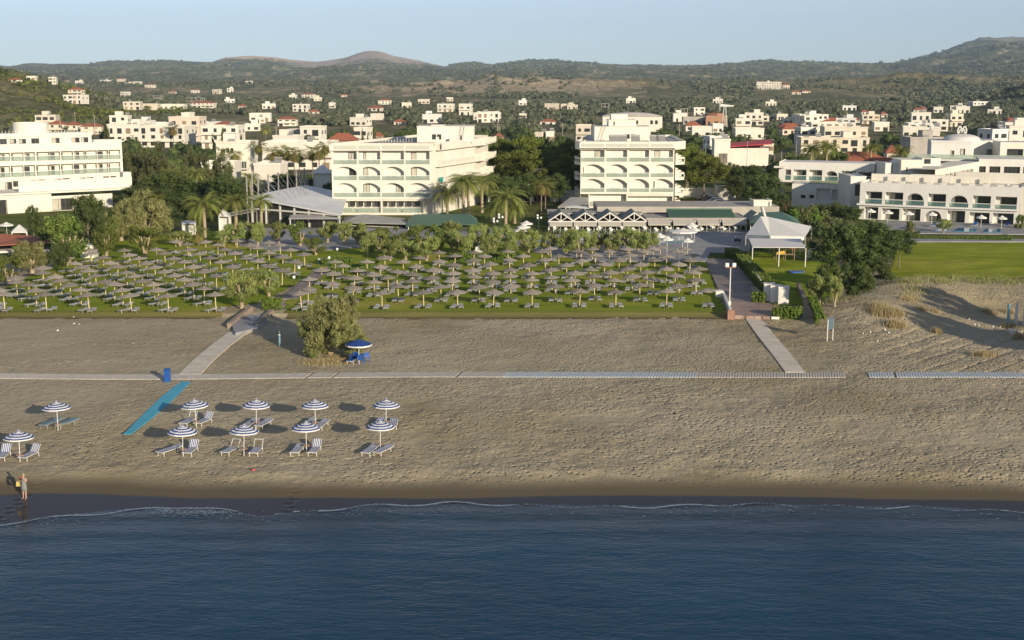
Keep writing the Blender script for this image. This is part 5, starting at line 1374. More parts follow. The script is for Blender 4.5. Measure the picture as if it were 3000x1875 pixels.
MB().add([tuple(T[k]-o-Vector((0, 0, dz))) for k, dz in (('l', .05), ('m', .05), ('r', .05), ('l', .6), ('m', .6), ('r', .6))], [(0, 3, 4, 1), (1, 4, 5, 2)]).build('valance', M['canvas'], tt)
MB().tube((T['a2'].x-o.x-.4, T['a2'].y-o.y, T['a2'].z-o.z-.3), (T['a2'].x-o.x-1.0, T['a2'].y-o.y, T['a2'].z-o.z+1.5), .28, n=8).build('flue', M['metal'], tt)
Q = [at(2205, 724, 169), at(2361, 725, 169), at(2346, 699, 182), at(2194, 698, 182)]
cp = empty('shade_canopy', (Q[0].x, Q[0].y, 1.9), 'flat grey canvas canopy on thin posts in front of the big tent', 'canopy')
o = Vector((Q[0].x, Q[0].y, 1.9)); sheet('canvas_roof', Q, M['canvas'], cp, o)
for t_ in (0, .5, 1):
    for a, c in ((Q[0], Q[1]), (Q[3], Q[2])): p = a.lerp(c, t_)-o; MB().tube((p.x, p.y, 0), (p.x, p.y, p.z-.08), .07, n=6).build('post', M['white2'], cp)
hip('low cream shed under the trees behind the playground', [(2362, 752, 175), (2425, 752, 175), (2425, 735, 184), (2368, 735, 184)], [(2375, 722, 180), (2415, 718, 180)], M['cream'], 'shed', cat='shed', wm=M['cream'])
# playground frame
p0 = G(2300, 765); pg = empty('play_frame', p0, 'wooden climbing frame with red roof and yellow panel under the canvas canopy', 'play frame', s=.78)
b = MB(); [b.tube((x, y, 0), (x, y, 2.4), .07, n=6) for x in (-1.6, 0, 1.6) for y in (0, 1.6)]; b.each('post', M['wood'], pg)
MB().box(-1.6, 1.6, 0, 1.6, 1.1, 1.2).build('platform', M['wood'], pg)
M['redp'] = mat('red_plastic', (.35, .03, .02), .5, .1, 2); M['yellowp'] = mat('yellow_plastic', (.60, .38, .03), .5, .1, 2)
MB().add([(-.1, -.2, 2.3), (1.8, -.2, 2.3), (1.8, 1.8, 2.3), (-.1, 1.8, 2.3), (.85, -.2, 3.0), (.85, 1.8, 3.0)], [(0, 1, 4), (2, 3, 5), (1, 2, 5, 4), (3, 0, 4, 5), (0, 3, 2, 1)]).build('roof', M['redp'], pg)
MB().box(-1.55, -.1, -.06, .0, 1.25, 1.8).build('yellow_panel', M['yellowp'], pg); MB().slab([(1.6, .3, 1.2), (3.4, .3, .15), (3.4, .9, .15), (1.6, .9, 1.2)], .06).build('slide', M['bluep'], pg)
p0 = G(2315, 802); tg = MB().slab([(0, 0, .25), (1.9, .1, .25), (1.9, 1.2, .25), (0, 1.2, .25)], .25).build('crash_mat', M['bluep']); tg.location = p0; tag(tg, 'dark blue crash mat on the grass below the play frame', 'mat')

def pool_sheet(pts, z=1.96): o = MB().slab([(p[0], p[1], z) for p in pxpoly(pts)], .1).build('pool_water', M['pool']); tag(o, kind='structure')
pool_sheet([(1690, 715), (2010, 714), (2005, 694), (1700, 694)]); pool_sheet([(1560, 706), (1600, 706), (1600, 690), (1560, 690)])
for pts in ([(2736, 682), (2775, 682), (2783, 675), (2744, 675)], [(2790, 683), (2858, 683), (2862, 673), (2808, 673)], [(2880, 684), (2935, 684), (2928, 675), (2888, 675)]): pool_sheet(pts, 2.16)
flatpoly('terrace', M['terrace'], pxpoly([(2690, 688), (3080, 692), (3060, 660), (2560, 650), (2560, 672)]), 2.1)

# ------------------------------------------------------------------ town houses
hcount = [0]
def house(x0, x1, yt, yb, label, wall='white', roof='flat', Y=None, rot=None, name='town_house', fl=None, extra=None, wins=True, dp=None):
    hcount[0] += 1; rr = random.Random(hcount[0]*31)
    g_ = G((x0+x1)/2, yb) if Y is None else Vector((X_at((x0+x1)/2, Y, 4), Y, hz(X_at((x0+x1)/2, Y, 4), Y)))
    D_ = g_.y*CP + (CAMZ-g_.z)*SP; W_ = (x1-x0)/F*D_
    H_ = max(2.6, (at((x0+x1)/2, yt, g_.y).z - g_.z)/1.0)
    rz = R(rr.uniform(-18, 10)) if rot is None else R(rot)
    d = dp or min(12, max(6, W_*.7)); rz_ = rz
    Wf = max(3, (W_ - abs(math.sin(rz))*d)/max(.6, math.cos(rz)))
    root = empty(name, (g_.x, g_.y, g_.z-.3), label, 'house' if name == 'town_house' else 'building', rz=rz_)
    HOUSES.append((g_.x, g_.y, max(W_, d)*.75+4))
    h = H_+.3; mm = M[wall]
    n = fl or max(1, round(h/3.1)); fh = h/n
    b = MB()
    if roof == 'frame':    # unfinished concrete skeleton
        nx = max(2, int(Wf/3.5))
        for k in range(n): b.box(-Wf/2, Wf/2, -d/2, d/2, fh*(k+1)-.25, fh*(k+1))
        for i in range(nx+1):
            for y in (-d/2+.2, 0, d/2-.2):
                x = -Wf/2+.2+(Wf-.4)*i/nx; b.box(x-.18, x+.18, y-.18, y+.18, 0, h-.02)
        b.build('concrete_frame', M['concrete'], root); return root
    hb = h if roof == 'flat' else h*.78 if n > 1 else h*.62
    b.box(-Wf/2, Wf/2, -d/2, d/2, 0, hb)
    b.build('wall', mm, root)
    if roof == 'flat':
        b = MB(); t = .2; e = .12
        for (xa, xb, ya, yb_) in ((-Wf/2-e, Wf/2+e, -d/2-e, -d/2+t), (-Wf/2-e, Wf/2+e, d/2-t, d/2+e), (-Wf/2-e, -Wf/2+t, -d/2+t, d/2-t), (Wf/2-t, Wf/2+e, -d/2+t, d/2-t)): b.box(xa, xb, ya, yb_, hb+.003, hb+.55)
        b.build('parapet', mm, root)
        if rr.random() < .55 and Wf > 7:
            x = rr.uniform(-Wf/4, Wf/4); MB().box(x-1.6, x+1.6, 0, d/2-.3, hb+.004, hb+2.3).build('stair_head', mm, root)
        if rr.random() < .6:
            x = rr.uniform(-Wf/3, Wf/3); q = MB(); q.slab([(x, -1, hb+.3), (x+1.8, -1, hb+.3), (x+1.8, .2, hb+1.2), (x, .2, hb+1.2)], .08); q.tube((x, .3, hb+1.5), (x+1.8, .3, hb+1.5), .26, n=8); q.build('solar_heater', M['metal'], root)
    elif roof == 'red':
        e = .5; z0 = hb+.003; q = MB(); in_ = min(Wf, d)*.42
        q.add([(-Wf/2-e, -d/2-e, z0), (Wf/2+e, -d/2-e, z0), (Wf/2+e, d/2+e, z0), (-Wf/2-e, d/2+e, z0), (-Wf/2+in_, 0, h+.3), (Wf/2-in_, 0, h+.3)], [(0, 1, 5, 4), (1, 2, 5), (2, 3, 4, 5), (3, 0, 4), (0, 3, 2, 1)])
        q.build('roof', M['redroof'], root)
    if not wins: return root
    nx = max(2, min(10, int(Wf/3.0))); big = g_.y < 900
    for k in range(n):
        zc = hb/n*k
        if k > 0 and (rr.random() < .7):
            MB().box(-Wf/2+.1, Wf/2-.1, -d/2-1.2, -d/2-.003, zc-.12, zc+.02).build('balcony_slab', mm, root)
            q = MB(); q.box(-Wf/2+.1, Wf/2-.1, -d/2-1.2, -d/2-1.12, zc+.022, zc+.9); q.build('balcony_parapet', mm, root)
        for i in range(nx):
            x = -Wf/2+Wf*(i+.5)/nx + rr.uniform(-.2, .2); ww = rr.choice([.55, .75, .95, 1.1]); door = rr.random() < .45
            z0 = zc+(.15 if door else .95); z1 = zc+min(2.25, hb/n-.35)
            if z1-z0 < .4: continue
            w = MB(); w.box(x-ww, x+ww, -d/2-.05, -d/2-.004, z0, z1); wo_ = w.build('window', M['window'] if rr.random() < .8 else M['wood'], root)
    for i in range(2):
        y = -d/4+d/2*i; sgn = 1 if rz < 0 else -1
        MB().box(*(sorted((sgn*Wf/2+sgn*.004, sgn*Wf/2+sgn*.05))), y-.5, y+.5, hb-2.2, hb-1.0).build('side_window', M['window'], root)
    return root
H = house
# far left hill villas and inland rows
H(28, 62, 228, 242, 'farthest-left white villa on the ridge line', roof='red'); H(80, 110, 228, 237, 'pale villa second from left on the far ridge')
H(145, 168, 228, 247, 'narrow white villa with a tall front on the far left ridge'); H(180, 205, 234, 246, 'small cream villa with an orange roof on the far left ridge', 'cream', 'red')
H(223, 243, 237, 248, 'tiny white villa right of the orange roofed ridge villa'); H(294, 328, 235, 241, 'long low pale building on the left ridge', fl=1)
H(343, 370, 229, 242, 'cream villa with terracotta roof on the left ridge', 'cream', 'red'); H(390, 417, 240, 250, 'white bungalow below the left ridge'); H(437, 478, 241, 248, 'wide villa with a low red roof under the left ridge', 'cream', 'red')
H(205, 246, 257, 281, 'large cream villa with a yellow gable on the left hillside', 'cream', 'red'); H(192, 256, 280, 304, 'big stepped white apartment block below the cream hillside villa', rot=-10)
H(355, 382, 270, 284, 'small white house among trees right of the hillside villa'); H(451, 477, 279, 300, 'unfinished three-storey concrete frame on the valley slope', roof='frame', name='unfinished_building', rot=-8)
H(549, 597, 286, 306, 'wide unfinished concrete frame behind the long red roof', roof='frame', name='unfinished_building', rot=-5); H(558, 634, 297, 316, 'long white building with a straight red roof in the valley', roof='red', rot=-4, fl=2)
H(365, 416, 300, 322, 'beige warehouse with a small upper storey in the valley', 'cream', rot=3); H(417, 468, 306, 322, 'plain beige warehouse joined to the next hall', 'cream', rot=3, wins=False); H(469, 545, 307, 321, 'long white low row with many doors in the valley', rot=3, fl=1)
H(720, 740, 238, 249, 'small white hill house left of the far lone gable'); H(790, 807, 234, 242, 'lone white house with a dark gable on the far slope', roof='red'); H(838, 860, 234, 242, 'pale house with a hipped roof on the far slope', roof='red')
H(700, 722, 306, 318, 'white row house with a red roof right of the valley hall', roof='red'); H(848, 870, 279, 289, 'white cottage left of the red roofed pair'); H(886, 925, 273, 287, 'pair of white villas with red roofs among dark trees', roof='red')
H(1000, 1017, 275, 284, 'pinkish house on the pale hill slope', 'peach', 'red'); H(860, 907, 307, 327, 'long two-storey white building with open galleries', rot=-6); H(906, 935, 321, 335, 'house with a flat orange roof below the white galleries', 'cream', 'red')
H(965, 983, 302, 317, 'small white tower house with a red top'); H(1107, 1148, 290, 306, 'white villa with red roofs on the tan field', roof='red'); H(1175, 1207, 302, 316, 'cream villa with terraces right of the tan field villa', 'cream')
H(1282, 1332, 306, 328, 'three-storey white block on the mid slope, left one', rot=-8); H(1345, 1385, 306, 337, 'white block with stepped terraces right of its twin on the slope', rot=-8); H(1387, 1422, 332, 351, 'bright white two-storey cube left of a smaller cube', rot=-14); H(1438, 1468, 332, 348, 'smaller bright cube house in the olive grove')
H(1087, 1124, 335, 351, 'windowless bright white box in the olive grove', wins=False, rot=-12); H(1153, 1190, 350, 365, 'low cream house with a sloping roof in the grove', 'cream', 'red'); H(748, 779, 345, 360, 'white house with a flat roof above the palm row'); 
H(328, 382, 341, 359, 'white building with a blue shaded side behind the cypress', Y=600); H(110, 172, 340, 360, 'pale block with roof tanks behind the hotel drum', 'cream', Y=600); H(150, 195, 355, 392, 'house with stacked red roofs right of the hotel drum', 'cream', 'red'); H(196, 240, 358, 392, 'white house with a terracotta porch left of the cypress', roof='red'); H(242, 303, 363, 393, 'low beige house with a long orange tiled roof', 'cream', 'red')
H(325, 430, 366, 402, 'broad grey-white apartment building right of the tall cypress', rot=-5, Y=520); H(421, 565, 371, 410, 'long cream apartment hotel with a blue shaded end', 'white', rot=-6, Y=480, fl=3); H(600, 712, 371, 416, 'right half of the long apartment hotel with open loggias', 'white', rot=-3, Y=470, fl=3); H(505, 600, 345, 374, 'peach penthouse block above the long apartment hotel', 'peach', rot=-5, Y=505); H(540, 568, 333, 347, 'small white roof pavilion on the peach block', Y=512, wins=False)
H(805, 888, 400, 436, 'plain white house with a sloping side wall by the palms', rot=-8, Y=420); H(848, 882, 381, 412, 'grey rendered tower house left of the white block', 'concrete', rot=-5, Y=450); H(884, 955, 373, 414, 'white two-storey block with a deep balcony in town', rot=-10, Y=440)
H(965, 1048, 392, 426, 'open taverna with a terracotta hipped roof on pillars', 'wood', 'red', Y=400, rot=-3); H(1041, 1090, 377, 414, 'white house with a plain gable right of the taverna', rot=-10, Y=430); H(1096, 1125, 388, 402, 'small house with an orange roof beside cypresses', 'cream', 'red', Y=470)
H(780, 985, 418, 446, 'long white shop row with small arched openings above the palms', rot=-2, Y=365, fl=1); H(1446, 1476, 392, 404, 'red roofed cottage between the hotel and the pines', 'cream', 'red', Y=520)
H(1595, 1638, 305, 321, 'cream villa with stepped terraces in the sun, left of its neighbour', 'cream'); H(1643, 1684, 306, 320, 'cream terraced villa right of its near twin on the slope', 'cream', rot=-10); H(1760, 1785, 303, 320, 'grey brown villa with open floors on the hillside', 'concrete', 'frame', name='unfinished_building')
H(1582, 1630, 352, 364, 'low white house with a terracotta edge in the grove', roof='red'); H(1519, 1542, 337, 347, 'small pale house at the left of the pine tops', 'cream'); H(1686, 1733, 368, 402, 'cream three-storey house with roof railings beside the white hotel', 'cream', rot=-6, Y=520); H(1572, 1595, 390, 404, 'small yellowish house above the pines, left of a similar one', 'cream', Y=520); H(1597, 1623, 388, 404, 'small white and yellow house right above the pines', Y=520)
H(1992, 2016, 318, 338, 'unrendered brown house frame on the right slope', 'concrete', 'frame', name='unfinished_building'); H(2030, 2063, 317, 338, 'white house with open verandas on the right slope'); H(1998, 2070, 345, 364, 'row of dark unfinished houses below the slope', 'concrete', rot=-3); H(2065, 2128, 345, 366, 'brown unfinished building left of the metal wind tower', 'brick', rot=-6)
H(2025, 2085, 373, 398, 'white flat building with wide openings in town, right of the hotel', rot=-4, Y=560); H(2085, 2116, 365, 385, 'pale glass fronted building under the wind tower', 'shade_white', Y=600); H(2150, 2235, 378, 402, 'long white arcade building with scalloped red awnings', rot=-3, Y=540); H(2163, 2193, 338, 351, 'small white villa in the grove below the brown hills'); H(2208, 2250, 346, 355, 'low cream farm building right of the small villa', 'cream', fl=1)
H(2215, 2290, 241, 262, 'large white villa group high on the right hillside', rot=-12); H(2290, 2312, 246, 262, 'cream villa joined to the white hillside group', 'cream', 'red'); H(2318, 2345, 266, 276, 'pinkish house row below the hillside group', 'peach', 'red'); H(2346, 2372, 264, 273, 'white hillside house with a red roof end', roof='red')
H(2268, 2305, 336, 351, 'cream apartment block with a roof terrace in the right town', 'cream'); H(2290, 2320, 345, 364, 'white block half hidden behind palms in the right town'); H(2325, 2420, 337, 372, 'large white hotel-like block with a shaded blue front', rot=8, Y=700); H(2370, 2500, 361, 388, 'long bright white building with a flat roof in the right town', rot=-6, Y=600)
H(2282, 2346, 366, 386, 'yellow and red terraced row in the right town', 'peach', 'red', Y=580); H(2330, 2385, 376, 415, 'white house with a red roof line left of the unfinished block', rot=12, Y=500); H(2405, 2535, 374, 408, 'beige stepped terrace building with small tiled roofs', 'cream', rot=-5, Y=490); H(2338, 2536, 405, 440, 'broad unfinished cream block with a white banner across it', 'cream', rot=-2, Y=440, fl=2, dp=10)
H(2520, 2541, 322, 335, 'white villa with a red hip roof on the right plain', roof='red'); H(2575, 2596, 328, 343, 'white villa with a pyramid red roof on the right plain', roof='red'); H(2495, 2516, 345, 359, 'white gabled cottage in the right grove', roof='red'); H(2693, 2716, 313, 326, 'white and red villa under the dark slope', roof='red'); H(2732, 2763, 315, 330, 'white villa with two upper boxes under the dark slope')
H(2780, 2832, 326, 352, 'hotel block with balconies and a bright side wall, far right', rot=-20, Y=1000); H(2835, 2890, 328, 350, 'grey balconied block next to the bright sided one', 'shade_white', rot=10, Y=1050); H(2890, 2936, 337, 364, 'white cube building with a lit side at far right', rot=-18, Y=900); H(2940, 2968, 345, 358, 'low cream house with a red roof at far right', 'cream', 'red')
H(2718, 2775, 353, 378, 'white and peach house on the rise left of the dome', rot=-8, Y=620); H(2640, 2716, 373, 396, 'low white house with a curved gable left of the dome', rot=-12, Y=560); H(2718, 2754, 375, 410, 'tall plain white tower house behind the domed hotel', rot=-15, Y=430, wins=False)
H(2865, 2945, 382, 414, 'shaded blue-white apartment block behind the dome', 'shade_white', rot=25, Y=400); H(2945, 3020, 372, 414, 'bright white apartment block at the right edge behind the dome', rot=-10, Y=420); H(2930, 3060, 361, 385, 'white balconied block far behind at the right edge', rot=-5, Y=560)
H(2645, 2752, 405, 442, 'grey rendered flat block left of the domed hotel', 'concrete', rot=5, Y=380, wins=False); H(2590, 2628, 428, 462, 'cream tower with small round windows and a red pyramid roof', 'cream', 'red', Y=345, rot=-8); H(2430, 2600, 447, 470, 'long low range with a terracotta roof behind the right hotel', 'cream', 'red', Y=335, rot=-1, fl=1); H(2500, 2650, 465, 482, 'low range with a dark red roof directly behind the right hotel wing', 'cream', 'red', Y=300, rot=2, fl=1)
H(2062, 2132, 402, 440, 'grey blue gabled shed right of the pines', 'shade_white', rot=15, Y=460); H(2232, 2272, 424, 442, 'white kiosk with a tilted panel front beside the red roof market', Y=400)
xa_, xb_ = X_at(783, 361, 4), X_at(985, 361, 4); sr = empty('shop_awning_row', (xa_, 361, 2.2), 'row of dark shop fronts under a mauve awning behind the palms', 'shop row')
M['mauve'] = mat('mauve_awning', (.22, .15, .16), .85, .2, 1)
b = MB(); [b.box(.3+3.3*i, 3.2+3.3*i, 0, .1, .2, 2.6) for i in range(int((xb_-xa_)/3.3))]; b.each('shop_glass', M['window'], sr)
MB().slab([(0, -3, 2.9), (xb_-xa_, -3, 2.9), (xb_-xa_, 0, 3.8), (0, 0, 3.8)], .1).build('awning', M['mauve'], sr); MB().box(0, xb_-xa_, .11, .3, 0, 3.7).build('wall', M['cream'], sr)
NTH = ['first', 'second', 'third', 'fourth', 'fifth', 'sixth', 'seventh', 'eighth', 'ninth', 'tenth', 'eleventh', 'twelfth', 'thirteenth', 'fourteenth', 'fifteenth', 'sixteenth', 'seventeenth', 'eighteenth', 'nineteenth', 'twentieth']
rt_ = random.Random(99)
def row(n, xa, xb, ya, yb, hm, wm_, phrase):
    for i in range(n):
        px = xa+(xb-xa)*(i+.5+rt_.uniform(-.32, .32))/n; py = rt_.uniform(ya, yb); g_ = G(px, py); k = F/g_.y
        w_ = rt_.uniform(*wm_)*k; h_ = rt_.uniform(*hm)*k; wl = rt_.choice(['white', 'white', 'white', 'shade_white', 'cream', 'shade_white', 'white']); rf_ = rt_.choice(['flat', 'flat', 'flat', 'red'])
        house(px-w_/2, px+w_/2, py-h_, py, f"{ {'white': 'white', 'cream': 'cream', 'shade_white': 'pale grey', 'peach': 'peach'}[wl]} {'flat roofed' if rf_ == 'flat' else 'red roofed'} house, {NTH[i]} from left in the {phrase}", wl, rf_)
row(9, 1940, 2990, 352, 372, (3.5, 7), (7, 14), 'right rear town row')
row(6, 2000, 2760, 378, 392, (3.5, 6.5), (7, 12), 'right middle town row')
row(5, 640, 1500, 352, 372, (3.5, 6.5), (8, 14), 'olive grove row')
row(5, 380, 800, 378, 394, (3, 5), (7, 12), 'left middle town row')
row(7, 560, 1560, 296, 326, (3, 5), (6, 12), 'valley row')
row(6, 360, 720, 248, 276, (4, 6), (9, 15), 'left hillside row')
row(7, 1560, 2960, 300, 335, (3, 5), (7, 12), 'brown hill foot row')
# curved roof hall
g_ = Vector((X_at(1851, 620, 8), 620, hz(X_at(1851, 620, 8), 620))); hh_ = empty('sports_hall', g_, 'large white hall with a low curved grey roof behind the right arched hotel', 'hall', rz=R(-3))
W_ = 170/F*620; Zt = at(1851, 340, 620).z-g_.z; Zc = at(1851, 329, 620).z-g_.z; b = MB(); b.box(-W_/2, W_/2, -8, 10, 0, Zt); b.build('wall', M['white'], hh_)
pr_ = [(-W_/2-.3+(W_+.6)*i/14, Zt+.01+(Zc-Zt)*math.sin(math.pi*i/14)**.7) for i in range(15)]; b = MB()
for (xa, za_), (xb, zb_) in zip(pr_[:-1], pr_[1:]): b.quad((xa, -8.4, za_), (xb, -8.4, zb_), (xb, 10.4, zb_), (xa, 10.4, za_)); b.quad((xa, -8.4, Zt+.004), (xb, -8.4, Zt+.004), (xb, -8.4, zb_), (xa, -8.4, za_))
b.build('curved_roof', M['roof_grey'], hh_)
for i in (3, 5.2, 6.2, 9, 9.9): MB().box(-W_/2+i*2.5, -W_/2+i*2.5+1.3, -8.06, -8.004, Zt-3.6, Zt-1.8).build('window', M['window'], hh_)
# red roofed market
A_ = [at(2133, 429, 372), at(2262, 421, 372), at(2260, 408, 400), at(2133, 418, 400)]
o = Vector((A_[0].x, A_[0].y, 2)); mk = empty('market_hall', o, 'market hall with a bright red sheet roof right of the pines', 'market'); sheet('red_roof', [(A_[0].x, A_[0].y, A_[0].z), (A_[1].x, A_[1].y, A_[1].z), (A_[2].x, A_[2].y, A_[2].z), (A_[3].x, A_[3].y, A_[3].z)], M['redcloth'], mk, o, .2)
MB().box(1, A_[1].x-o.x-.5, 2, 26, 0, min(A_[0].z, A_[1].z)-o.z-.6).build('wall', M['white'], mk)
hS = house(2088, 2134, 411, 445, 'white billboard fronted shop with a dark square picture', Y=368, rot=0, name='shop_building', wins=False, dp=5)
hS['category'] = 'shop'
MB().box(-.9, 1.5, -2.62, -2.55, 1.6, 4.4).build('picture_panel', mat('dull_mural', (.22, .19, .16), .9, .7, 2.5), hS)
# sign shop on the left, lettering worn and hard to read in the photo
sg = house(645, 750, 418, 476, 'white shop with two round arches and a cream name board', Y=335, rot=-4, name='shop_building', wins=False, dp=8); sg['category'] = 'shop'
for px in (-1.35, -.25):
    b = MB(); n = 10; pts = [(px+.42*math.cos(math.pi*i/n), -4.05, 7.3+.42*math.sin(math.pi*i/n)) for i in range(n+1)]+[(px-.42, -4.05, 6.5), (px+.42, -4.05, 6.5)]; b.add(pts, [tuple(range(len(pts)))]); b.build('arch_window', M['window'], sg)
MB().box(-3.2, -2.0, -4.06, -4.004, 6.3, 7.3).build('window', M['window'], sg)
bd = MB().box(-2.2, 2.4, -4.35, -4.2, 4.75, 6.1).build('name_board', M['cream'], sg)
def text(s, size, loc, parent, m, name='lettering', rot=(R(90), 0, 0)):
    c = bpy.data.curves.new(name, 'FONT'); c.body = s; c.size = size; c.align_x = 'CENTER'; c.extrude = .008; c.materials.append(m)
    t_ = bpy.data.objects.new(name, c); me = t_.to_mesh().copy(); bpy.data.objects.remove(t_); o = bpy.data.objects.new(name, me); C.objects.link(o); o.parent = parent; o.location = loc; o.rotation_euler = rot; return o
text("TIFFANY'S", .82, (.1, -4.37, 5.2), bd, M['frame'])
for i in range(11): MB().tube((-3.2+.62*i, -4.9, 2.6), (-3.2+.62*i, -4.9, 4.3), .07, n=6).build('column', M['white2'], sg)
MB().box(-3.4, 3.4, -4.8, -4.004, 2.6, 4.3).build('dark_porch', M['window'], sg)
MB().box(-3.5, 3.5, -5.1, -4.0, 4.302, 4.5).build('porch_roof', M['white2'], sg)
MB().box(-4.2, 4.2, -5.4, -4.0, 2.3, 2.598).build('porch_floor', M['white2'], sg)
house(752, 838, 482, 522, 'plain bright white wall building left of the tensile hall', Y=292, rot=-6, name='garden_building', wins=False)
house(600, 700, 478, 500, 'white flat terrace building behind the left hotel trees', Y=300, rot=-3, name='garden_building', wins=False, fl=1)
# white yard wall, kiosk and cars right of the right-hand hotel
def wall_thing(label, px0, px1, yt, Y, t=.3, m='white', name='yard_wall', cat='wall', z=1.9):
    a, c = X_at(px0, Y, 3), X_at(px1, Y, 3); o = MB().box(0, c-a, 0, t, 0, at(px0, yt, Y).z-z).add([(0, -.05, at(px0, yt, Y).z-z+.003), (c-a, -.05, at(px0, yt, Y).z-z+.003), (c-a, t+.05, at(px0, yt, Y).z-z+.003), (0, t+.05, at(px0, yt, Y).z-z+.003), (0, -.05, at(px0, yt, Y).z-z+.1), (c-a, -.05, at(px0, yt, Y).z-z+.1), (c-a, t+.05, at(px0, yt, Y).z-z+.1), (0, t+.05, at(px0, yt, Y).z-z+.1)], [(4, 5, 6, 7), (0, 1, 5, 4), (1, 2, 6, 5), (3, 0, 4, 7)]).build(name, M[m])
    o.location = (a, Y, z); return tag(o, label, cat)
wall_thing('long white yard wall behind the pine trunks right of the hotel', 1990, 2104, 552, 272); 
plain_block('white utility kiosk at the end of the yard wall beside the parked cars', 2104, 2158, 545, 266, 4, M['shade_white'], name='utility_kiosk')
M['carpaint'] = mat('white_car_paint', (.62, .62, .61), .25, .03, 1, spec=.8); M['cardark'] = mat('grey_car_paint', (.10, .10, .10), .3, .1, 1, spec=.8)
def car(label, loc, rz, m):
    root = empty('parked_car', loc, label, 'car', 'cars parked beside the yard wall', rz)
    prof = [(-2.1, .35), (-2.1, .85), (-1.95, .95), (-1.15, 1.02), (-.55, 1.42), (.75, 1.45), (1.5, 1.0), (2.05, .85), (2.15, .4)]
    b = MB(); n = len(prof)
    b.add([(x, -.85 if z < 1.1 else -.68, z) for x, z in prof]+[(x, .85 if z < 1.1 else .68, z) for x, z in prof], [tuple(range(n)), tuple(range(2*n-1, n-1, -1))]+[(i, i+n, (i+1) % n+n, (i+1) % n) for i in range(n)]); b.build('body', m, root, False)
    q = MB(); q.add([(-1.05, -.83, 1.06), (-.55, -.70, 1.38), (.7, -.70, 1.40), (1.3, -.83, 1.08), (-1.05, .83, 1.06), (-.55, .70, 1.38), (.7, .70, 1.40), (1.3, .83, 1.08)], [(0, 3, 2, 1), (4, 5, 6, 7), (0, 1, 5, 4), (2, 3, 7, 6)]); q.build('windows', M['window'], root)
    for x in (-1.3, 1.35):
        for y in (-.86, .70): w = MB().tube((x, y, .33), (x, y+.17, .33), .33, n=14).build('wheel', M['black'], root)
    for y in (-.62, .42): MB().box(2.04, 2.14, y, y+.22, .62, .76).build('headlight', M['lamp'], root)
car('white parked car, the nearest of the parked cars', (X_at(2108, 252, 2), 252, 1.9), R(176), M['carpaint'])
car('white parked car just behind the nearest one', (X_at(2100, 256, 2), 256, 1.9), R(172), M['carpaint'])
car('dark grey parked car, third back by the pine trunks', (X_at(2086, 260, 2), 260, 1.9), R(170), M['cardark'])
car('dark parked car farthest back beside the yard wall', (X_at(2072, 264.5, 2), 264.5, 1.9), R(174), M['cardark'])
# wind tower, poles
p0 = Vector((X_at(2122, 640, 5), 640, 4)); wt = empty('wind_tower', p0, 'metal lattice tower carrying a small white wind turbine above the town', 'wind tower')
htp = at(2122, 312, 640).z-4; b = MB()
for sx, sy in ((-1, -1), (1, -1), (1, 1), (-1, 1)): b.tube((sx*1.3, sy*1.3, 0), (sx*.5, sy*.5, htp), .14, n=4)
for k in range(9):
    z0, z1 = htp*k/9, htp*(k+1)/9; r0, r1 = 1.3-.8*k/9, 1.3-.8*(k+1)/9
    for s_ in (-1, 1): b.tube((-r0*s_, -r0, z0), (r1*s_, -r1, z1), .08, n=4)
b.build('lattice', M['metal'], wt); MB().tube((-2.2, 0, htp+.5), (4.2, -.5, htp+.2), .8, .35, 8).build('nacelle', M['white2'], wt)
for a in (95, 215, 335): MB().tube((-2.5, 0, htp+.5), (-2.7+.4*math.cos(R(a)), 5.0*math.cos(R(a)), htp+.5+5.0*math.sin(R(a))), .30, .10, 5).build('blade', M['white2'], wt)
def pole(label, px, yt, yb, Y=None, arms=True, name='utility_pole', cat='utility pole', grp='utility poles in the town', r=.14, m='concrete'):
    g_ = G(px, yb) if Y is None else Vector((X_at(px, Y, 4), Y, hz(X_at(px, Y, 4), Y)))
    h = at(px, yt, g_.y).z-g_.z; root = empty(name, g_, label, cat, grp); MB().tube((0, 0, -.2), (0, 0, h), r, r*.7, 6).build('post', M[m], root)
    if arms: MB().box(-1.3, 1.3, -.06, .06, h-.9, h-.75).build('cross_arm', M['wood'], root); MB().box(-1.0, 1.0, -.06, .06, h-1.7, h-1.58).build('cross_arm', M['wood'], root)
    return root
for px, yt, Y, lab in [(178, 337, 560, 'first utility pole right of the hotel drum'), (222, 328, 600, 'tall utility pole against the green left hill'), (279, 336, 580, 'utility pole left of the tall cypress'), (810, 366, 520, 'utility pole above the white town houses'), (1040, 367, 520, 'utility pole behind the white gable house'),
    (1458, 360, 560, 'utility pole between the hotel and the pines'), (1648, 360, 560, 'utility pole above the middle pines'), (1741, 360, 580, 'utility pole touching the rooftop of the right arched hotel'), (1990, 362, 560, 'utility pole right of the curved hall'), (2148, 360, 560, 'utility pole beside the long arcade'), (2470, 362, 620, 'utility pole above the cream terraces'), (2600, 368, 600, 'utility pole in the right grove'), (2788, 355, 620, 'utility pole left of the dome emblem')]: pole(lab, px, yt, 0, Y)
for px, yt, Y, lab in [(2066, 420, 340, 'slim street lamp right of the pines'), (2188, 412, 360, 'slim street lamp before the red roof'), (2290, 401, 400, 'slim street lamp above the palms'), (2332, 410, 380, 'slim street lamp left of the cream block')]: pole(lab, px, yt, 0, Y, False, 'street_lamp', 'street lamp', 'street lamps along the town road', .09, 'metal')
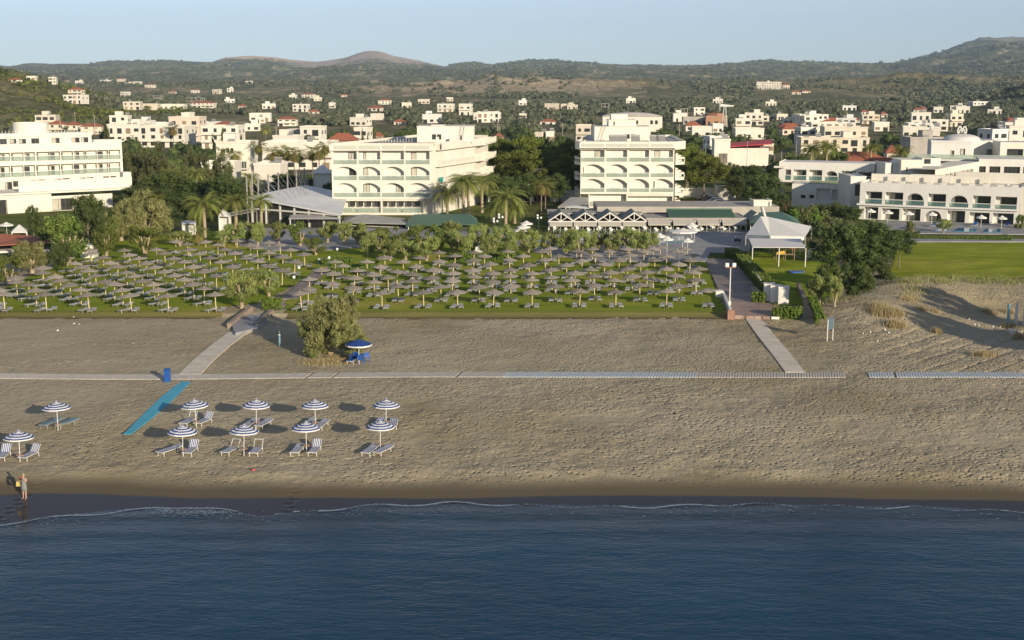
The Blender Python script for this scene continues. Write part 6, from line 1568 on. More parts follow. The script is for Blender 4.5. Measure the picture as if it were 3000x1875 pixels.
def pylon(label, px, yt, Yp):
    x = X_at(px, Yp, 60); g_ = Vector((x, Yp, hz(x, Yp))); h = max(15, at(px, yt, Yp).z-g_.z); root = empty('pylon', g_, label, 'pylon', 'pylons on the hills'); b = MB(); w_ = h*.09
    for s_ in (-1, 1): b.tube((s_*w_, 0, -3), (s_*w_*.25, 0, h), .35, n=4)
    for k in range(7): z0, z1 = h*k/7, h*(k+1)/7; r0, r1 = w_*(1-.75*k/7), w_*(1-.75*(k+1)/7); b.tube((-r0, 0, z0), (r1, 0, z1), .25, n=4)
    for z in (.72, .86): b.tube((-w_*1.3, 0, h*z), (w_*1.3, 0, h*z), .3, n=4)
    b.build('lattice', M['metal'], root)
pylon('faint lattice pylon on the left hills', 671, 218, 3600); pylon('faint lattice pylon below the bare summit', 853, 215, 3700); pylon('pylon standing on the skyline right of centre', 1883, 180, 5800); pylon('pylon on the right skyline before the rocky mountain', 2368, 162, 6200); pylon('pylon on the hills behind the right hotel', 1677, 185, 5500); pylon('pylon beside the first pylon right of centre', 1733, 184, 5500)
# ------------------------------------------------------------------ trees and plants
def TP(px, yf, yt, wpx, kind, label, name='tree', cat='tree', Y=None, th=.25, tk='fork', group=None, tw=None):
    g_ = G(px, yf) if Y is None else Vector((X_at(px, Y, 4), Y, hz(X_at(px, Y, 4), Y)))
    h = at(px, yt, g_.y).z - g_.z; D_ = g_.y*CP+(CAMZ-g_.z-h*.6)*SP
    return tree(name, cat, label, kind, g_, max(1.2, h), wpx/F*D_, th, tk, group, tw)
GO = 'pruned olive trees behind the parasol lawns'
ol = [(756,722,648,42,'olive',"olive tree at the left end of the row behind the right lawn's path"), (817,715,650,44,'olive','olive with a round crown before the tensile hall glass wall'), (1010,716,648,50,'olive','olive in front of the flat veranda roof'), (960,712,648,50,'olive','olive just right of the bright green bush'),
 (1048,715,653,60,'olive','broad olive before the grey-green pavilion'),(1143,765,704,52,'olive','forked olive left of the twin-trunk olives'),(1188,762,702,54,'olive','olive with a wide forked trunk right of the forked one'),(1250,764,690,66,'olive','largest forked olive at the lawn edge'),
 (1080,752,680,58,'olive','olive beside the low round hedges'),(1110,740,672,46,'olive','olive between the round hedges and forked olives'),(1322,732,645,58,'olive','olive below the green trussed gable'),(1338,742,672,46,'olive','olive left of the white cabin, rear one'),(1375,757,682,50,'olive','olive standing over the white cabin'),
 (1402,728,655,52,'olive','olive right of the green trussed gable'),(1437,762,680,56,'olive','olive between the white cabin and green bins'),(1477,732,658,52,'olive','olive behind the three green bins'),(1496,757,700,48,'olive','low olive right of the green bins'),(1547,752,670,52,'olive','olive left of the small blue pool'),
 (1607,748,682,46,'olive','olive right of the small blue pool'),(1658,754,690,42,'olive','front olive of the pair before the first gable'),(1668,737,667,54,'olive','rear olive of the pair before the first gable'),(1702,757,672,48,'olive','olive in front of the second gable'),(1733,754,690,42,'olive','lower olive between second and third gables'),
 (1757,737,676,46,'olive','olive below the third gable'),(1792,748,688,42,'olive','small olive under the third gable with cut limbs'),(1811,732,675,46,'olive','olive left of the fourth gable'),(1842,750,664,54,'olive','tall olive below the fourth gable'),(1895,748,675,52,'olive','rightmost olive beside the white pool umbrellas'),(1870,738,678,44,'olive','shaded olive next to the rightmost one'),
 (528,722,676,60,'olive','low leaning olive at the left lawn head'),(656,722,672,42,'olive','small olive left of the date palm hedge row'),(693,718,652,62,'olive','broad olive under the lighting truss'),(724,715,652,50,'olive','olive before the left end of the glass hall')]
for px, yf, yt, w_, k, lab in ol: TP(px, yf, yt-2, w_*1.42, k, lab, 'olive_tree', 'olive tree', group=GO, th=.2)
for px, yf, yt, w_, lab in [(880,722,645,84,'bright green leafy tree left of the veranda roof'),(925,748,692,80,'low bright green tree leaning over the lawn path'),(1165,738,655,86,'dark leafy tree between the two pavilions'),(1225,735,650,86,'dense green tree before the green sheet roof'),(1280,738,650,90,'wide green tree below the green sheet roof, right part'),(1115,730,662,70,'leafy tree behind the forked olives')]: TP(px, yf, yt, w_, 'mid', lab, 'garden_tree', 'tree', th=.12, group='leafy trees among the olives')
for px, yf, yt, w_, lab, k, th in [(313,757,650,90,'round pruned tree with a pale trunk, left of the pair behind the left lawn','mid',.2),(425,757,652,104,'broader pruned tree with a pale trunk behind the left lawn','mid',.2),(708,905,786,104,'olive with a thick trunk at the stone steps between the lawns','olive',.2),(787,868,786,86,'short olive beside the path from the lawn','olive',.16)]: TP(px, yf, yt, w_, k, lab, 'pruned_tree', 'tree', th=th)
# big tamarisk on the sand
g_ = G(962, 1040)
for dx, dy, px, yt, w_, lab in [(0, 0, 980, 836, 215, 'large feathery tamarisk tree growing on the open sand')]:
    h = at(px, yt, g_.y).z-g_.z; D_ = g_.y*CP+20*SP
    root = tree('tamarisk_tree', 'tamarisk tree', lab, 'tamarisk', g_+Vector((.2, 0, -.1)), h, 185/F*D_, .10, 'spread', tw=1.15)
    me = CROWN['tamarisk', 2]
    for ox, oy, oz, sw, sh in ((-2.0, .4, 1.3, 4.0, 3.6), (2.0, -.3, .8, 3.9, 4.4), (.9, .9, 3.0, 4.0, 3.5), (-1.0, -1.1, .2, 2.4, 2.0), (2.7, -.6, .5, 2.4, 2.6)):
        c = link('crown_lobe', me, root); c.location = (ox, oy, oz); c.scale = (sw, sw, sh); c.rotation_euler = (0, 0, ox*2)
tree('shrub', 'shrub', 'bright green low shrub at the foot of the big tamarisk', 'bush', G(912, 1048), 1.0, 1.3, .0)
for x_, y_, h_, w_, lab in [(54.5, 112, 9, 9, 'unseen tamarisk added nearest the dune to cast its shadow'), (60, 106, 11, 10, 'tallest unseen tamarisk added to cast the dune shadow'), (66, 112, 10.5, 10, 'unseen tamarisk added farthest right to cast the dune shadow'), (58, 98, 6, 8, 'lower unseen tamarisk added nearest the sea to cast the dune shadow'), (63, 119, 10.5, 10, 'unseen tamarisk added farthest inland to cast the dune shadow')]:
    tree('tamarisk_tree', 'tamarisk tree', lab, 'tamarisk', (x_, y_, hz(x_, y_)), h_, w_, .05, 'spread')  # out-of-view trees added only to throw shade over the dune
# left garden
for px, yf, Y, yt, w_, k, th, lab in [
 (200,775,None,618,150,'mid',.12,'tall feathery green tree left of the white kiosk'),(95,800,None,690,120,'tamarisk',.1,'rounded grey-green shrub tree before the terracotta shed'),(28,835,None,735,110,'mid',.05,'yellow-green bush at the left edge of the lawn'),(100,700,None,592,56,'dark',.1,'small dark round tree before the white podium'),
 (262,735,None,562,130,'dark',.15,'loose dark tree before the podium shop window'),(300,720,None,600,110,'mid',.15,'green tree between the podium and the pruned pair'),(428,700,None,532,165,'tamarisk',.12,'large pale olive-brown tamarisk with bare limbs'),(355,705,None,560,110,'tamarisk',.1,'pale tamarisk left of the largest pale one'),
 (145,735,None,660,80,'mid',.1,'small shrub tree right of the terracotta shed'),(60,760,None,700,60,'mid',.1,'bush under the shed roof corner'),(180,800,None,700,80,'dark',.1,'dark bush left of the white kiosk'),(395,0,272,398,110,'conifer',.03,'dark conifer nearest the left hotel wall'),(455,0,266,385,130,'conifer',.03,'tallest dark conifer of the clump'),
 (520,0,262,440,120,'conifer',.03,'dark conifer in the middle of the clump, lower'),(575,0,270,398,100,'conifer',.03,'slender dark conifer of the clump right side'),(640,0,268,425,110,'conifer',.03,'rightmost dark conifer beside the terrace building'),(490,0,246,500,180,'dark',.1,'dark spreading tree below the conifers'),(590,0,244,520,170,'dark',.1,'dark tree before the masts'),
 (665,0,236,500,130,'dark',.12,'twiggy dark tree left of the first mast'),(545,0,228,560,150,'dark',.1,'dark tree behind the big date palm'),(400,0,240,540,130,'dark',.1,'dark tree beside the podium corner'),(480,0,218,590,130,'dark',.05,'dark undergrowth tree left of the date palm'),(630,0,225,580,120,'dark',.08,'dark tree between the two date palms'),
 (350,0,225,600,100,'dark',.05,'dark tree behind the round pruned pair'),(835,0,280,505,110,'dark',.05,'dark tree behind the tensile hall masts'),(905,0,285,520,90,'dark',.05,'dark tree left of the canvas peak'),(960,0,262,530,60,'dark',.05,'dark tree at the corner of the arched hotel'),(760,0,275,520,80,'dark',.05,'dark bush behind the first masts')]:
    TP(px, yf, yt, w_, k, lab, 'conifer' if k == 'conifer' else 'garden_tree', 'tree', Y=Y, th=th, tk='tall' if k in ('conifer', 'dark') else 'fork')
# cypresses
for px, Y, yt, w_, lab in [(315,330,328,24,'tall single cypress right of the left hotel drum'),(625,440,388,12,'small cypress before the long apartment hotel'),(655,430,376,20,'wide cypress before the long apartment hotel'),(708,410,390,14,'first of three cypresses above the arched shop'),(727,410,392,13,'second of three cypresses above the arched shop'),(749,410,390,15,'third of three cypresses above the arched shop'),(1063,400,377,11,'cypress in front of the white gable house'),(1078,400,383,8,'thin cypress right of the gable house one'),(1102,400,385,9,'thin cypress beside the orange roofed cottage'),(1114,400,388,9,'last thin cypress toward the town pine')]:
    TP(px, 0, yt, w_*1.3, 'cypress', lab, 'cypress_tree', 'cypress', Y=Y, th=.02, tk='tall')
# pines
for px, Y, yt, w_, lab in [(1472,290,404,110,'umbrella pine nearest the left arched hotel'),(1535,282,400,120,'broad umbrella pine, second from the left arched hotel'),(1605,290,403,90,'umbrella pine in the middle of the grove between hotels'),(1655,276,402,90,'umbrella pine before the right arched hotel'),(1500,268,440,120,'lower pine in front of the grove left part'),(1575,262,450,110,'lower pine in front of the grove middle'),(1640,262,448,90,'lower pine at the right of the grove'),(1448,305,412,80,'pine peeping over the left arched hotel'),
   (2010,275,430,95,'umbrella pine touching the right hotel balconies'),(2062,262,456,118,'large round pine over the parked cars'),(2040,282,420,80,'pine behind the large round one'),(2015,300,418,60,'pine crown behind the hotel balconies')]:
    TP(px, 0, yt, w_*1.3, 'pine', lab, 'pine_tree', 'pine tree', Y=Y, th=.30, tk='tall', tw=1.3)
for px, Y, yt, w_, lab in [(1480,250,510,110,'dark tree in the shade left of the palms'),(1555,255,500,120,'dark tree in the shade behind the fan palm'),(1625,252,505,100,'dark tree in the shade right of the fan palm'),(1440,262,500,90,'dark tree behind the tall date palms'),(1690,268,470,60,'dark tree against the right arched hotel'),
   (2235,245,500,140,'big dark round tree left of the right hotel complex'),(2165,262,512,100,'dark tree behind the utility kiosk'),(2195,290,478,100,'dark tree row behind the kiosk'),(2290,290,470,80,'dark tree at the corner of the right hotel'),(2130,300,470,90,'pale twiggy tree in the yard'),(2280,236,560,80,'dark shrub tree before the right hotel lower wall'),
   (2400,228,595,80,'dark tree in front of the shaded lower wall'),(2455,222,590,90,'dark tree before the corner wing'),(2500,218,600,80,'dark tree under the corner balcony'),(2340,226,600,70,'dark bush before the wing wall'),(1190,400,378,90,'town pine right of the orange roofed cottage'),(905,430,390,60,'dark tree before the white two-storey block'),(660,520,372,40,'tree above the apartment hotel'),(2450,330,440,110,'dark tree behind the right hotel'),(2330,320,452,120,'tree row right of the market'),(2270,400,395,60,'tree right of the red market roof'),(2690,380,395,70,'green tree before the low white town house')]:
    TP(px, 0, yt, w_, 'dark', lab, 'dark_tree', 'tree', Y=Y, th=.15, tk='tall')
# right side big trees and oleanders
for px, yf, Y, yt, w_, k, th, lab in [(2452,850,None,642,215,'dark',.10,'huge dark spreading tree right of the marquee tent'),(2565,0,168,645,190,'dark',.12,'right half of the dark tree mass beside the field'),(2560,0,150,740,160,'dark',.02,'low dark tree lobe hanging over the dune'),(2500,880,None,760,120,'dark',.02,'low dark tree over the sandy mound'),(2635,0,168,670,120,'dark',.35,'thin-trunked tree at the edge of the green field'),
   (2400,895,None,800,84,'olive',.25,'willowy olive with slanting pale trunks beside the shower cabins'),(2445,898,None,806,70,'olive',.25,'second willowy olive by the sandy mound'),(2763,686,None,641,58,'olive',.35,'round clipped tree before the hotel pools'),(2990,672,None,626,50,'mid',.0,'green shrub at the right edge by the hotel wall'),(2672,690,None,640,60,'oleander',.0,'white flowering oleander left of the round clipped tree'),(2560,0,205,640,70,'olive',.05,'pale green shrub below the hotel terrace corner')]:
    TP(px, yf, yt, w_, k, lab, 'garden_tree', 'tree', Y=Y, th=th, tk='fork' if k != 'dark' else 'tall')
for px, Y, yt, w_, k, lab in [(2295,228,582,60,'redoleander','red flowering oleander beside the white roof cube'),(2325,222,606,60,'bush','green shrub below the red oleander'),(2372,216,588,70,'oleander','tall white oleander with bare stems'),(2420,206,612,90,'oleander','broad white oleander right of the tall one'),(2455,200,630,70,'oleander','white oleander nearest the dark spreading tree'),(2388,212,600,50,'bush','green shrub between the white oleanders')]:
    TP(px, 0, yt, w_, k, lab, 'oleander_shrub' if 'oleander' in k else 'shrub', 'shrub', Y=Y, th=.05 if 'ole' in k else 0)
# palms
for px, Y, yc, s_, lab in [(598,198,612,1.15,'date palm with drooping fronds above the left lawn head'),(690,212,602,1.0,'date palm under the first mast'),(764,214,598,.75,'small date palm before the glass hall'),(1310,231,575,1.05,'date palm nearest the arched hotel side wall'),(1358,228,545,1.15,'tall date palm, left of the twin trunks'),(1372,232,548,1.05,'tall date palm, right of the twin trunks'),(1412,240,542,1.1,'tall date palm behind the twin trunks'),(1482,218,592,1.2,'broad date palm right of the tall group'),(1445,222,618,.8,'short date palm left of the broad one'),(1508,222,618,.8,'short date palm right of the broad one'),
   (500,250,520,.9,'palm crown among the dark trees, left'),(575,252,520,.9,'palm crown among the dark trees, right'),(455,240,590,.7,'small palm in the undergrowth'),(735,262,530,.8,'dark palm behind the masts'),(2375,305,446,1.1,'dark palm behind the right hotel, left one'),(2420,305,440,1.2,'dark palm behind the right hotel, right one'),(2550,330,440,.9,'palm beside the terracotta range'),(2640,310,452,1.0,'palm left of the domed hotel')]:
    x = X_at(px, Y, 6); z = hz(x, Y); palm(lab, (x, Y, z), max(1.0, at(px, yc, Y).z-z+.5), s_*1.4, 'date', 'date palms', tr=.26)
for px, Y, yc, s_, lab in [(1586,238,545,1.3,'fan palm with dry skirt, left of the close pair'),(1598,240,550,1.15,'fan palm with dry skirt, right of the close pair'),(578,192,688,1.0,'low fan palm with bright leaves at the left lawn head'),(508,470,378,1.7,'fan palm rising before the apartment hotel'),(758,330,430,1.5,'fan palm beside the arched shop'),(778,480,380,1.5,'fan palm before the red town house'),
   (800,322,450,1.5,'first fan palm of the left town group'),(822,330,445,1.5,'second fan palm of the left town group'),(842,326,448,1.5,'third fan palm of the left town group'),(862,322,452,1.5,'fourth fan palm of the left town group'),(876,330,456,1.4,'fifth fan palm of the left town group'),(915,325,448,1.5,'first fan palm of the right town group'),(935,322,446,1.5,'second fan palm of the right town group'),(952,330,432,1.5,'tallest fan palm of the right town group'),(652,320,450,1.3,'fan palm left of the arched shop'),(690,330,455,1.2,'fan palm before the arched shop porch')]:
    x = X_at(px, Y, 6); z = hz(x, Y); palm(lab, (x, Y, z), max(1.0, at(px, yc, Y).z-z+.3), s_*1.35, 'fan', 'fan palms', tr=.24)
# hedges
hedge('dark clipped hedge climbing beside the right boardwalk', [G(2262, 868), G(2218, 820), G(2190, 790), G(2170, 765), G(2140, 750)], 1.7, 1.2, leafsize=.10, dens=40)
hedge('box hedge in a pale kerb by the shower cabins', [G(2268, 932), G(2342, 932)], 1.5, 1.15)
hedge('short dark hedge left of the shower cabins', [G(2208, 886), G(2238, 886)], .8, 1.3)
hedge('low yellow-green hedge between the two parasol lawns, rear block', [G(950, 775), G(1030, 775)], 3.2, 1.1, dens=36)
hedge('low yellow-green hedge between the parasol lawns, front block', [G(985, 798), G(1055, 798)], 3.0, 1.0, dens=36)
hedge('low rounded hedge right of the yellow-green blocks', [G(1065, 785), G(1105, 785)], 2.6, 1.0, dens=36)
hedge('clipped hedge right of the stone steps', [G(775, 905), G(822, 905)], 1.6, 1.35)
hedge('long dark hedge strip behind the green bins', [G(1320, 765), G(1500, 765)], .8, 1.2, dens=30)
hedge('low loose hedge in front of the hotel plunge pools', [G(2690, 703), G(2960, 706)], 1.0, .7, dens=34)
hedge('hedge at the foot of the sandy mound wall', [G(2385, 900), G(2405, 950)], 1.2, 1.0, dens=40)
kb = MB(); a, c = G(2262, 935), G(2348, 935); kb.box(-.1, c.x-a.x, -.15, 0, -.3, .28); o = kb.build('planter_kerb', M['white2']); o.location = a; tag(o, 'pale kerb edging the box hedge by the shower cabins', 'kerb')
# dry grass on dunes
rng = np.random.default_rng(5)
def grass_patch(name, pts, m, hgt=.6, lab=None):
    V, Fc, T = [], [], []
    for (px, py, n, sp) in pts:
        g_ = G(px, py)
        for i in range(n):
            x = g_.x+rng.normal()*sp; y = g_.y+rng.normal()*sp*.8; z = hz(x, y); h = hgt*(.5+.8*rng.random()); a = rng.random()*6.28; l = .3*rng.random(); w_ = .03
            k = len(V); V += [(x-w_*math.cos(a), y-w_*math.sin(a), z-.03), (x+w_*math.cos(a), y+w_*math.sin(a), z-.03), (x+l*math.sin(a*3), y+l*math.cos(a*3), z+h)]; Fc.append((k, k+1, k+2)); T += [rng.random()]*3
    o = link(name, np_mesh(name, V, Fc, tint=T), None, m); return tag(o, kind='stuff')
grass_patch('dry_grass', [(2590, 920, 1300, .6), (2610, 940, 1300, .55), (2622, 958, 1000, .4), (2575, 905, 700, .6), (2700, 908, 120, .35), (2740, 915, 80, .3), (2958, 960, 250, .5), (2990, 975, 300, .5), (2885, 1042, 260, .5), (2745, 975, 160, .25), (2895, 916, 200, .5), (2660, 880, 250, .4), (2960, 898, 150, .4), (2985, 990, 250, .4)], L['straw'])
grass_patch('dry_grass', [(960, 1062, 900, .9), (1000, 1055, 500, .7), (920, 1060, 400, .6), (985, 1045, 300, .4)], L['straw'], .22)
grass_patch('green_weeds', [(2680, 860, 160, .9), (2660, 870, 120, .6), (2450, 880, 200, 1.0)], L['tam'], .5)

grass_patch('field_weeds', [(2640+11*i, 818+8*math.sin(i*.7)+.02*i*i*.2, 150, .8) for i in range(36)], L['tam'], .32)

# ------------------------------------------------------------------ parasols and loungers on the lawns
def parasol_proto():
    root = empty('thatched_parasol', (0, 0, 0), 'x', 'parasol', 'straw parasols on the lawns')
    MB().tube((0, 0, -.1), (0, 0, 2.0), .058, .05, 8).build('pole', M['pole'], root)
    rr = random.Random(3); n = 28; V = [(0, 0, 2.17)]; Fc = []
    prof = [(.12, 2.10), (.5, 2.00), (.84, 1.91), (1.08, 1.835)]
    for r, z in prof:
        for i in range(n):
            t = 2*math.pi*i/n; k = r*(1+.03*math.cos(8*t)) + (rr.uniform(-.03, .035) if r > 1 else 0); V.append((k*math.cos(t), k*math.sin(t), z+rr.uniform(-.012, .012)))
    for i in range(n):
        V.append((V[1+3*n+i][0]*.98, V[1+3*n+i][1]*.98, 1.79))
    for i in range(n): Fc.append((0, 1+i, 1+(i+1) % n))
    for k in range(4):
        for i in range(n): Fc.append((1+k*n+i, 1+(k+1)*n+i, 1+(k+1)*n+(i+1) % n, 1+k*n+(i+1) % n))
    b = MB(); b.add(V, Fc); c = b.build('canopy', M['thatch'], root)
    b = MB(); b.tube((0, 0, 2.13), (0, 0, 2.24), .04, .02, 6); b.build('finial', M['pole'], c)
    b = MB()
    for i in range(8): t = 2*math.pi*i/8; b.tube((0, 0, 1.55), (.75*math.cos(t), .75*math.sin(t), 1.86), .014, n=4)
    b.build('struts', M['pole'], root)
    return root
def lounger_proto(name='sun_lounger', frame=M['metal'], cush=M['cushion'], tilt=.16, stripes=None, broken=False, lab='x', grp='sun loungers on the lawns'):
    """lying along -y (foot) to +y (head)"""
    root = empty(name, (0, 0, 0), lab, 'sun lounger', grp); b = MB()
    for x in (-.29, .29):
        b.tube((x, -.95, .30), (x, .35, .30), .022, n=5)
        b.tube((x, .35, .30), (x, .35+.6*math.cos(tilt), .30+.6*math.sin(tilt)), .02, n=5)
    for y in (-.95, .35): b.tube((-.29, y, .30), (.29, y, .30), .022, n=5)
    b.tube((-.29, .35+.6*math.cos(tilt), .30+.6*math.sin(tilt)), (.29, .35+.6*math.cos(tilt), .30+.6*math.sin(tilt)), .02, n=5)
    b.build('frame', frame, root)
    for x in (-.27, .27):
        for y in (-.72, .48): MB().tube((x, y, .30), (x*1.08, y*1.06, 0), .02, n=5).build('leg', frame, root)
    if not broken or True:
        m2 = cush
        s = MB(); n = 1
        def strip(nm, P0, P1, t, keep=1.0):
            objs = []
            q = MB(); q2 = MB(); k = 9 if stripes else 1
            for i in range(k):
                x0 = -.27+.54*i/k; x1 = -.27+.54*(i+1)/k
                tgt = q if i % 2 == 0 else q2
                tgt.add([(x0, P0[0], P0[1]), (x1, P0[0], P0[1]), (x1, P1[0], P1[1]), (x0, P1[0], P1[1]), (x0, P0[0], P0[1]-t), (x1, P0[0], P0[1]-t), (x1, P1[0], P1[1]-t), (x0, P1[0], P1[1]-t)], [(0, 1, 2, 3), (7, 6, 5, 4), (0, 4, 5, 1), (1, 5, 6, 2), (2, 6, 7, 3), (3, 7, 4, 0)])
            if stripes:
                for v in q2.f: pass
                base = len(q.v); q.v += q2.v; q.f += [[i+base for i in f] for f in q2.f]; q.m += [1]*len(q2.f)
                q.build(nm, [stripes, m2], root)
            else: q.build(nm, m2, root)
        t = .055 if not stripes else .012
        strip('seat', (-.93, .34+t), (.33, .34+t), t)
        if not broken: strip('backrest', (.36, .34+t), (.36+.57*math.cos(tilt), .34+t+.57*math.sin(tilt)), t)
    return root
PP = parasol_proto(); LP = lounger_proto()
def off(z, pts): return [(a/3.217, 500+b/3.217) for a, b in pts]
left = [(852,725),(868,762),(1172,727),(1225,768),(970,803),(1033,845),(1315,800),(1385,850),(637,805),(700,848),(400,888),(405,935),(765,887),(838,925),(905,970),(1103,882),(1193,933),(1272,970),(988,1015),(1070,1048),(520,975),(575,1015),(660,1052),(145,977),(155,1020),(270,1048),(335,1102),(430,1143),(757,1093),(833,1147),(1155,1097),(1232,1145),(1340,1008),(1452,1045),(1490,1092),(1580,1147),(1463,882),(1555,930),(1652,968),(1735,1005),(1825,1043),(1920,1090),(2030,1145),(1650,648),(1770,672),(1793,725),(1943,648),(2050,677),(2118,725),(2230,643),(2360,677),(1475,727),(1553,757),(1637,803),(1735,840),(1825,882),(1930,923),(2035,968),(1888,757),(1977,797),(2083,838),(2192,880),(2215,760),(2323,797),(35,1143),(-15,1105),
 (2538,655),(2643,680),(2428,710),(2538,755),(2871,762),(2663,798),(2771,833),(2423,835),(2538,878),(2653,915),(2738,725)]
right = [(3031,915),(2918,992),(2898,1088),(2838,1135),(3158,833),(3230,870),(3135,950),(3130,1032),(3371,917),(3338,990),(3323,1073),(3456,833),(3628,795),(3583,873),(3523,957),(3525,1020),(3598,1122),(3660,985),(3753,1062),(3738,922),(3800,830),(3953,795),(3928,873),(3888,950),(3888,1012),(3993,1117),(4140,748),(4290,783),(4138,827),(4273,865),(4093,913),(4273,945),(4071,978),(4263,1015),(4158,1065),(4313,1115),(4468,750),(4563,778),(4468,825),(4628,862),(4463,908),(4653,938),(4463,978),(4643,1015),(4516,1062),(4648,1110),(4788,742),(4798,815),(4813,907),(4813,975),(4818,1062)]
third = [(110,783),(160,860),(195,942),(180,1008),(190,1110),(285,740),(372,713),(445,785),(318,822),(518,865),(370,908),(595,937),(380,975),(560,1000),(412,1062),(635,1112),(610,740),(760,713),(665,822),(785,775),(865,860),(740,908),(930,937),(780,968),(960,1003),(780,1050),(980,1110),(918,740),(1080,715),(1007,815),(1120,780),(1218,862),(1095,898),(1275,937),(1137,968),(1205,1058),(1330,1000),(1460,1110),(1240,740),(1327,713),(1350,820),(1455,782),(1403,700),(1455,902),(1570,862),(1537,968),(1578,1055),(1740,1000),(1707,937),(1850,1108),(1560,740),(1633,718),(1708,780),(1677,822),(1770,905)]
right += [(a+4826, b) for a, b in third]
ORD = ['first','second','third','fourth','fifth','sixth','seventh','eighth','ninth','tenth','eleventh','twelfth','thirteenth','fourteenth','fifteenth','sixteenth','seventeenth','eighteenth','nineteenth','twentieth','twenty-first','twenty-second']
def rows(pts):
    P = sorted([(lambda g_: (g_, (a, b)))(G(a/3.217, 500+b/3.217, 2.17)) for a, b in pts], key=lambda t: t[0].y)
    out = []; cur = [P[0]]
    per = 13
    out = [P[i:i+per] for i in range(0, len(P), per)]
    return [sorted(r, key=lambda t: t[0].x/t[0].y) for r in out]
first = [True, True]; rr = random.Random(11)
for lawn, pts in (('left', left), ('right', right)):
    for ri, row in enumerate(rows(pts)):
        for ci, (g_, src) in enumerate(row):
            o = PP if first[0] else copy_tree(PP); first[0] = False
            o.location = g_; s_ = rr.uniform(.90, 1.05); o.scale = (s_, s_*rr.uniform(.96, 1.04), rr.uniform(.95, 1.04)); o.rotation_euler = (R(rr.uniform(-3.5, 3.5)), R(rr.uniform(-3.5, 3.5)), rr.random()*6.28)
            fr_name = ['front', 'second', 'third', 'fourth', 'fifth', 'sixth', 'seventh', 'eighth', 'ninth', 'tenth', 'eleventh'][ri]
            o['label'] = f'straw parasol, {ORD[ci]} from left, {fr_name} row from beach, {lawn} lawn'
            if src in ((2653, 915), (1873, 0)): continue
            fan = 16 if lawn == 'left' else 9
            for sd, wd in ((-1, 'left'), (1, 'right')):
                l = LP if first[1] else copy_tree(LP); first[1] = False
                gap = rr.uniform(.40, .48) if lawn == 'right' else rr.uniform(.48, .58); l.scale = (.92, .86, .95)
                x, y = g_.x+sd*gap+rr.uniform(-.10, .10), g_.y-.25+rr.uniform(-.25, .25); l.location = (x, y, hz(x, y)+.03)
                l.rotation_euler = (0, 0, R(sd*rr.uniform(-fan*.2, fan*1.3) - (14 if lawn == 'left' else 4)))
                l['label'] = f'{wd} lounger, {ORD[ci]} parasol from left, {fr_name} row from beach, {lawn} lawn'
# ------------------------------------------------------------------ striped umbrellas and loungers on the beach
M['strw'] = mat('white_stripe', (.74, .74, .72), .8, .05, 2); M['strb'] = mat('blue_stripe', (.025, .075, .26), .8, .1, 2)
M['faded'] = mat('faded_blue_sling', (.16, .24, .30), .8, .1, 3)
def octa(n, rings, seed=0):
    """scalloped octagonal canopy with concentric stripes"""
    b = MB(); k = 8
    for j in range(len(rings)-1):
        (r0, z0), (r1, z1) = rings[j], rings[j+1]; b.cur = j % 2; vs = []
        for r, z in ((r0, z0), (r1, z1)):
            for i in range(k*2):
                t = math.pi*i/k; q = r if i % 2 == 0 else r*.955; vs.append((q*math.cos(t), q*math.sin(t), z-(0 if i % 2 == 0 else .02*r)))
        b.add(vs, [(i, i+16, (i+1) % 16+16, (i+1) % 16) for i in range(16)])
    return b
def striped_proto():
    root = empty('beach_umbrella', (0, 0, 0), 'x', 'beach umbrella', 'striped umbrellas on the sand')
    MB().tube((0, 0, -.2), (0, 0, 2.12), .028, .022, 8).build('pole', M['strw'], root)
    rings = [(.10, 2.16), (.24, 2.12), (.38, 2.08), (.52, 2.03), (.65, 1.98), (.78, 1.92), (.90, 1.86), (1.02, 1.79), (1.035, 1.71)]
    b = octa(8, rings); o = b.build('canopy', [M['strb'], M['strw']], root)
    b = octa(8, [(.01, 2.30), (.09, 2.25), (.15, 2.19), (.17, 2.14)]); b.build('vent_cap', [M['strw'], M['strb']], root)
    b = MB()
    for i in range(8): t = 2*math.pi*i/8; b.tube((0, 0, 1.75), (.6*math.cos(t), .6*math.sin(t), 1.97), .010, n=4)
    b.build('ribs', M['strw'], root)
    t_ = MB().lathe([(0, .52), (.26, .52), (.26, .56), (0, .56)], 20); t_.build('table_disc', M['tabled'], root)
    return root
M['tabled'] = mat('worn_table_disc', (.42, .26, .18), .6, .2, 4)
SPR = striped_proto()
um = [('A',170.6,1261,'striped umbrella farthest left of the back row, over two faded loungers'),('B',58.7,1353,'striped umbrella nearest the woman at the left edge'),('C',576.6,1253.6,'striped umbrella of the back row nearest the turquoise mat'),('D',535.7,1335,'striped umbrella of the front row nearest the turquoise mat'),('E',751,1253,'back-row striped umbrella, third from the left'),('F',714.6,1333.5,'front-row striped umbrella over two slatless loungers'),('G',924,1254.5,'back-row striped umbrella, fourth from the left'),('H',898,1324,'front-row striped umbrella overlapping the back-row one above it'),('I',1131,1253,'back-row striped umbrella farthest right'),('J',1114,1319.6,'front-row striped umbrella farthest right')]
for i, (k, px, py, lab) in enumerate(um):
    o = SPR if i == 0 else copy_tree(SPR); g_ = G(px, py); o.location = (g_.x, g_.y, g_.z-.05); o.rotation_euler = (R(rr.uniform(-3, 3)), R(rr.uniform(-3, 3)), rr.random()*3); o['label'] = lab
LG = 'blue and white sun loungers on the sand'
protos = {'flat': lounger_proto('beach_lounger', M['strw'], M['strw'], .10, M['strb'], grp=LG), 'up': lounger_proto('beach_lounger', M['strw'], M['strw'], .85, M['strb'], grp=LG), 'faded': lounger_proto('beach_lounger', M['metal'], M['faded'], .12, None, grp=LG), 'broken': lounger_proto('beach_lounger', M['strw'], M['strw'], .9, M['strb'], True, grp=LG)}
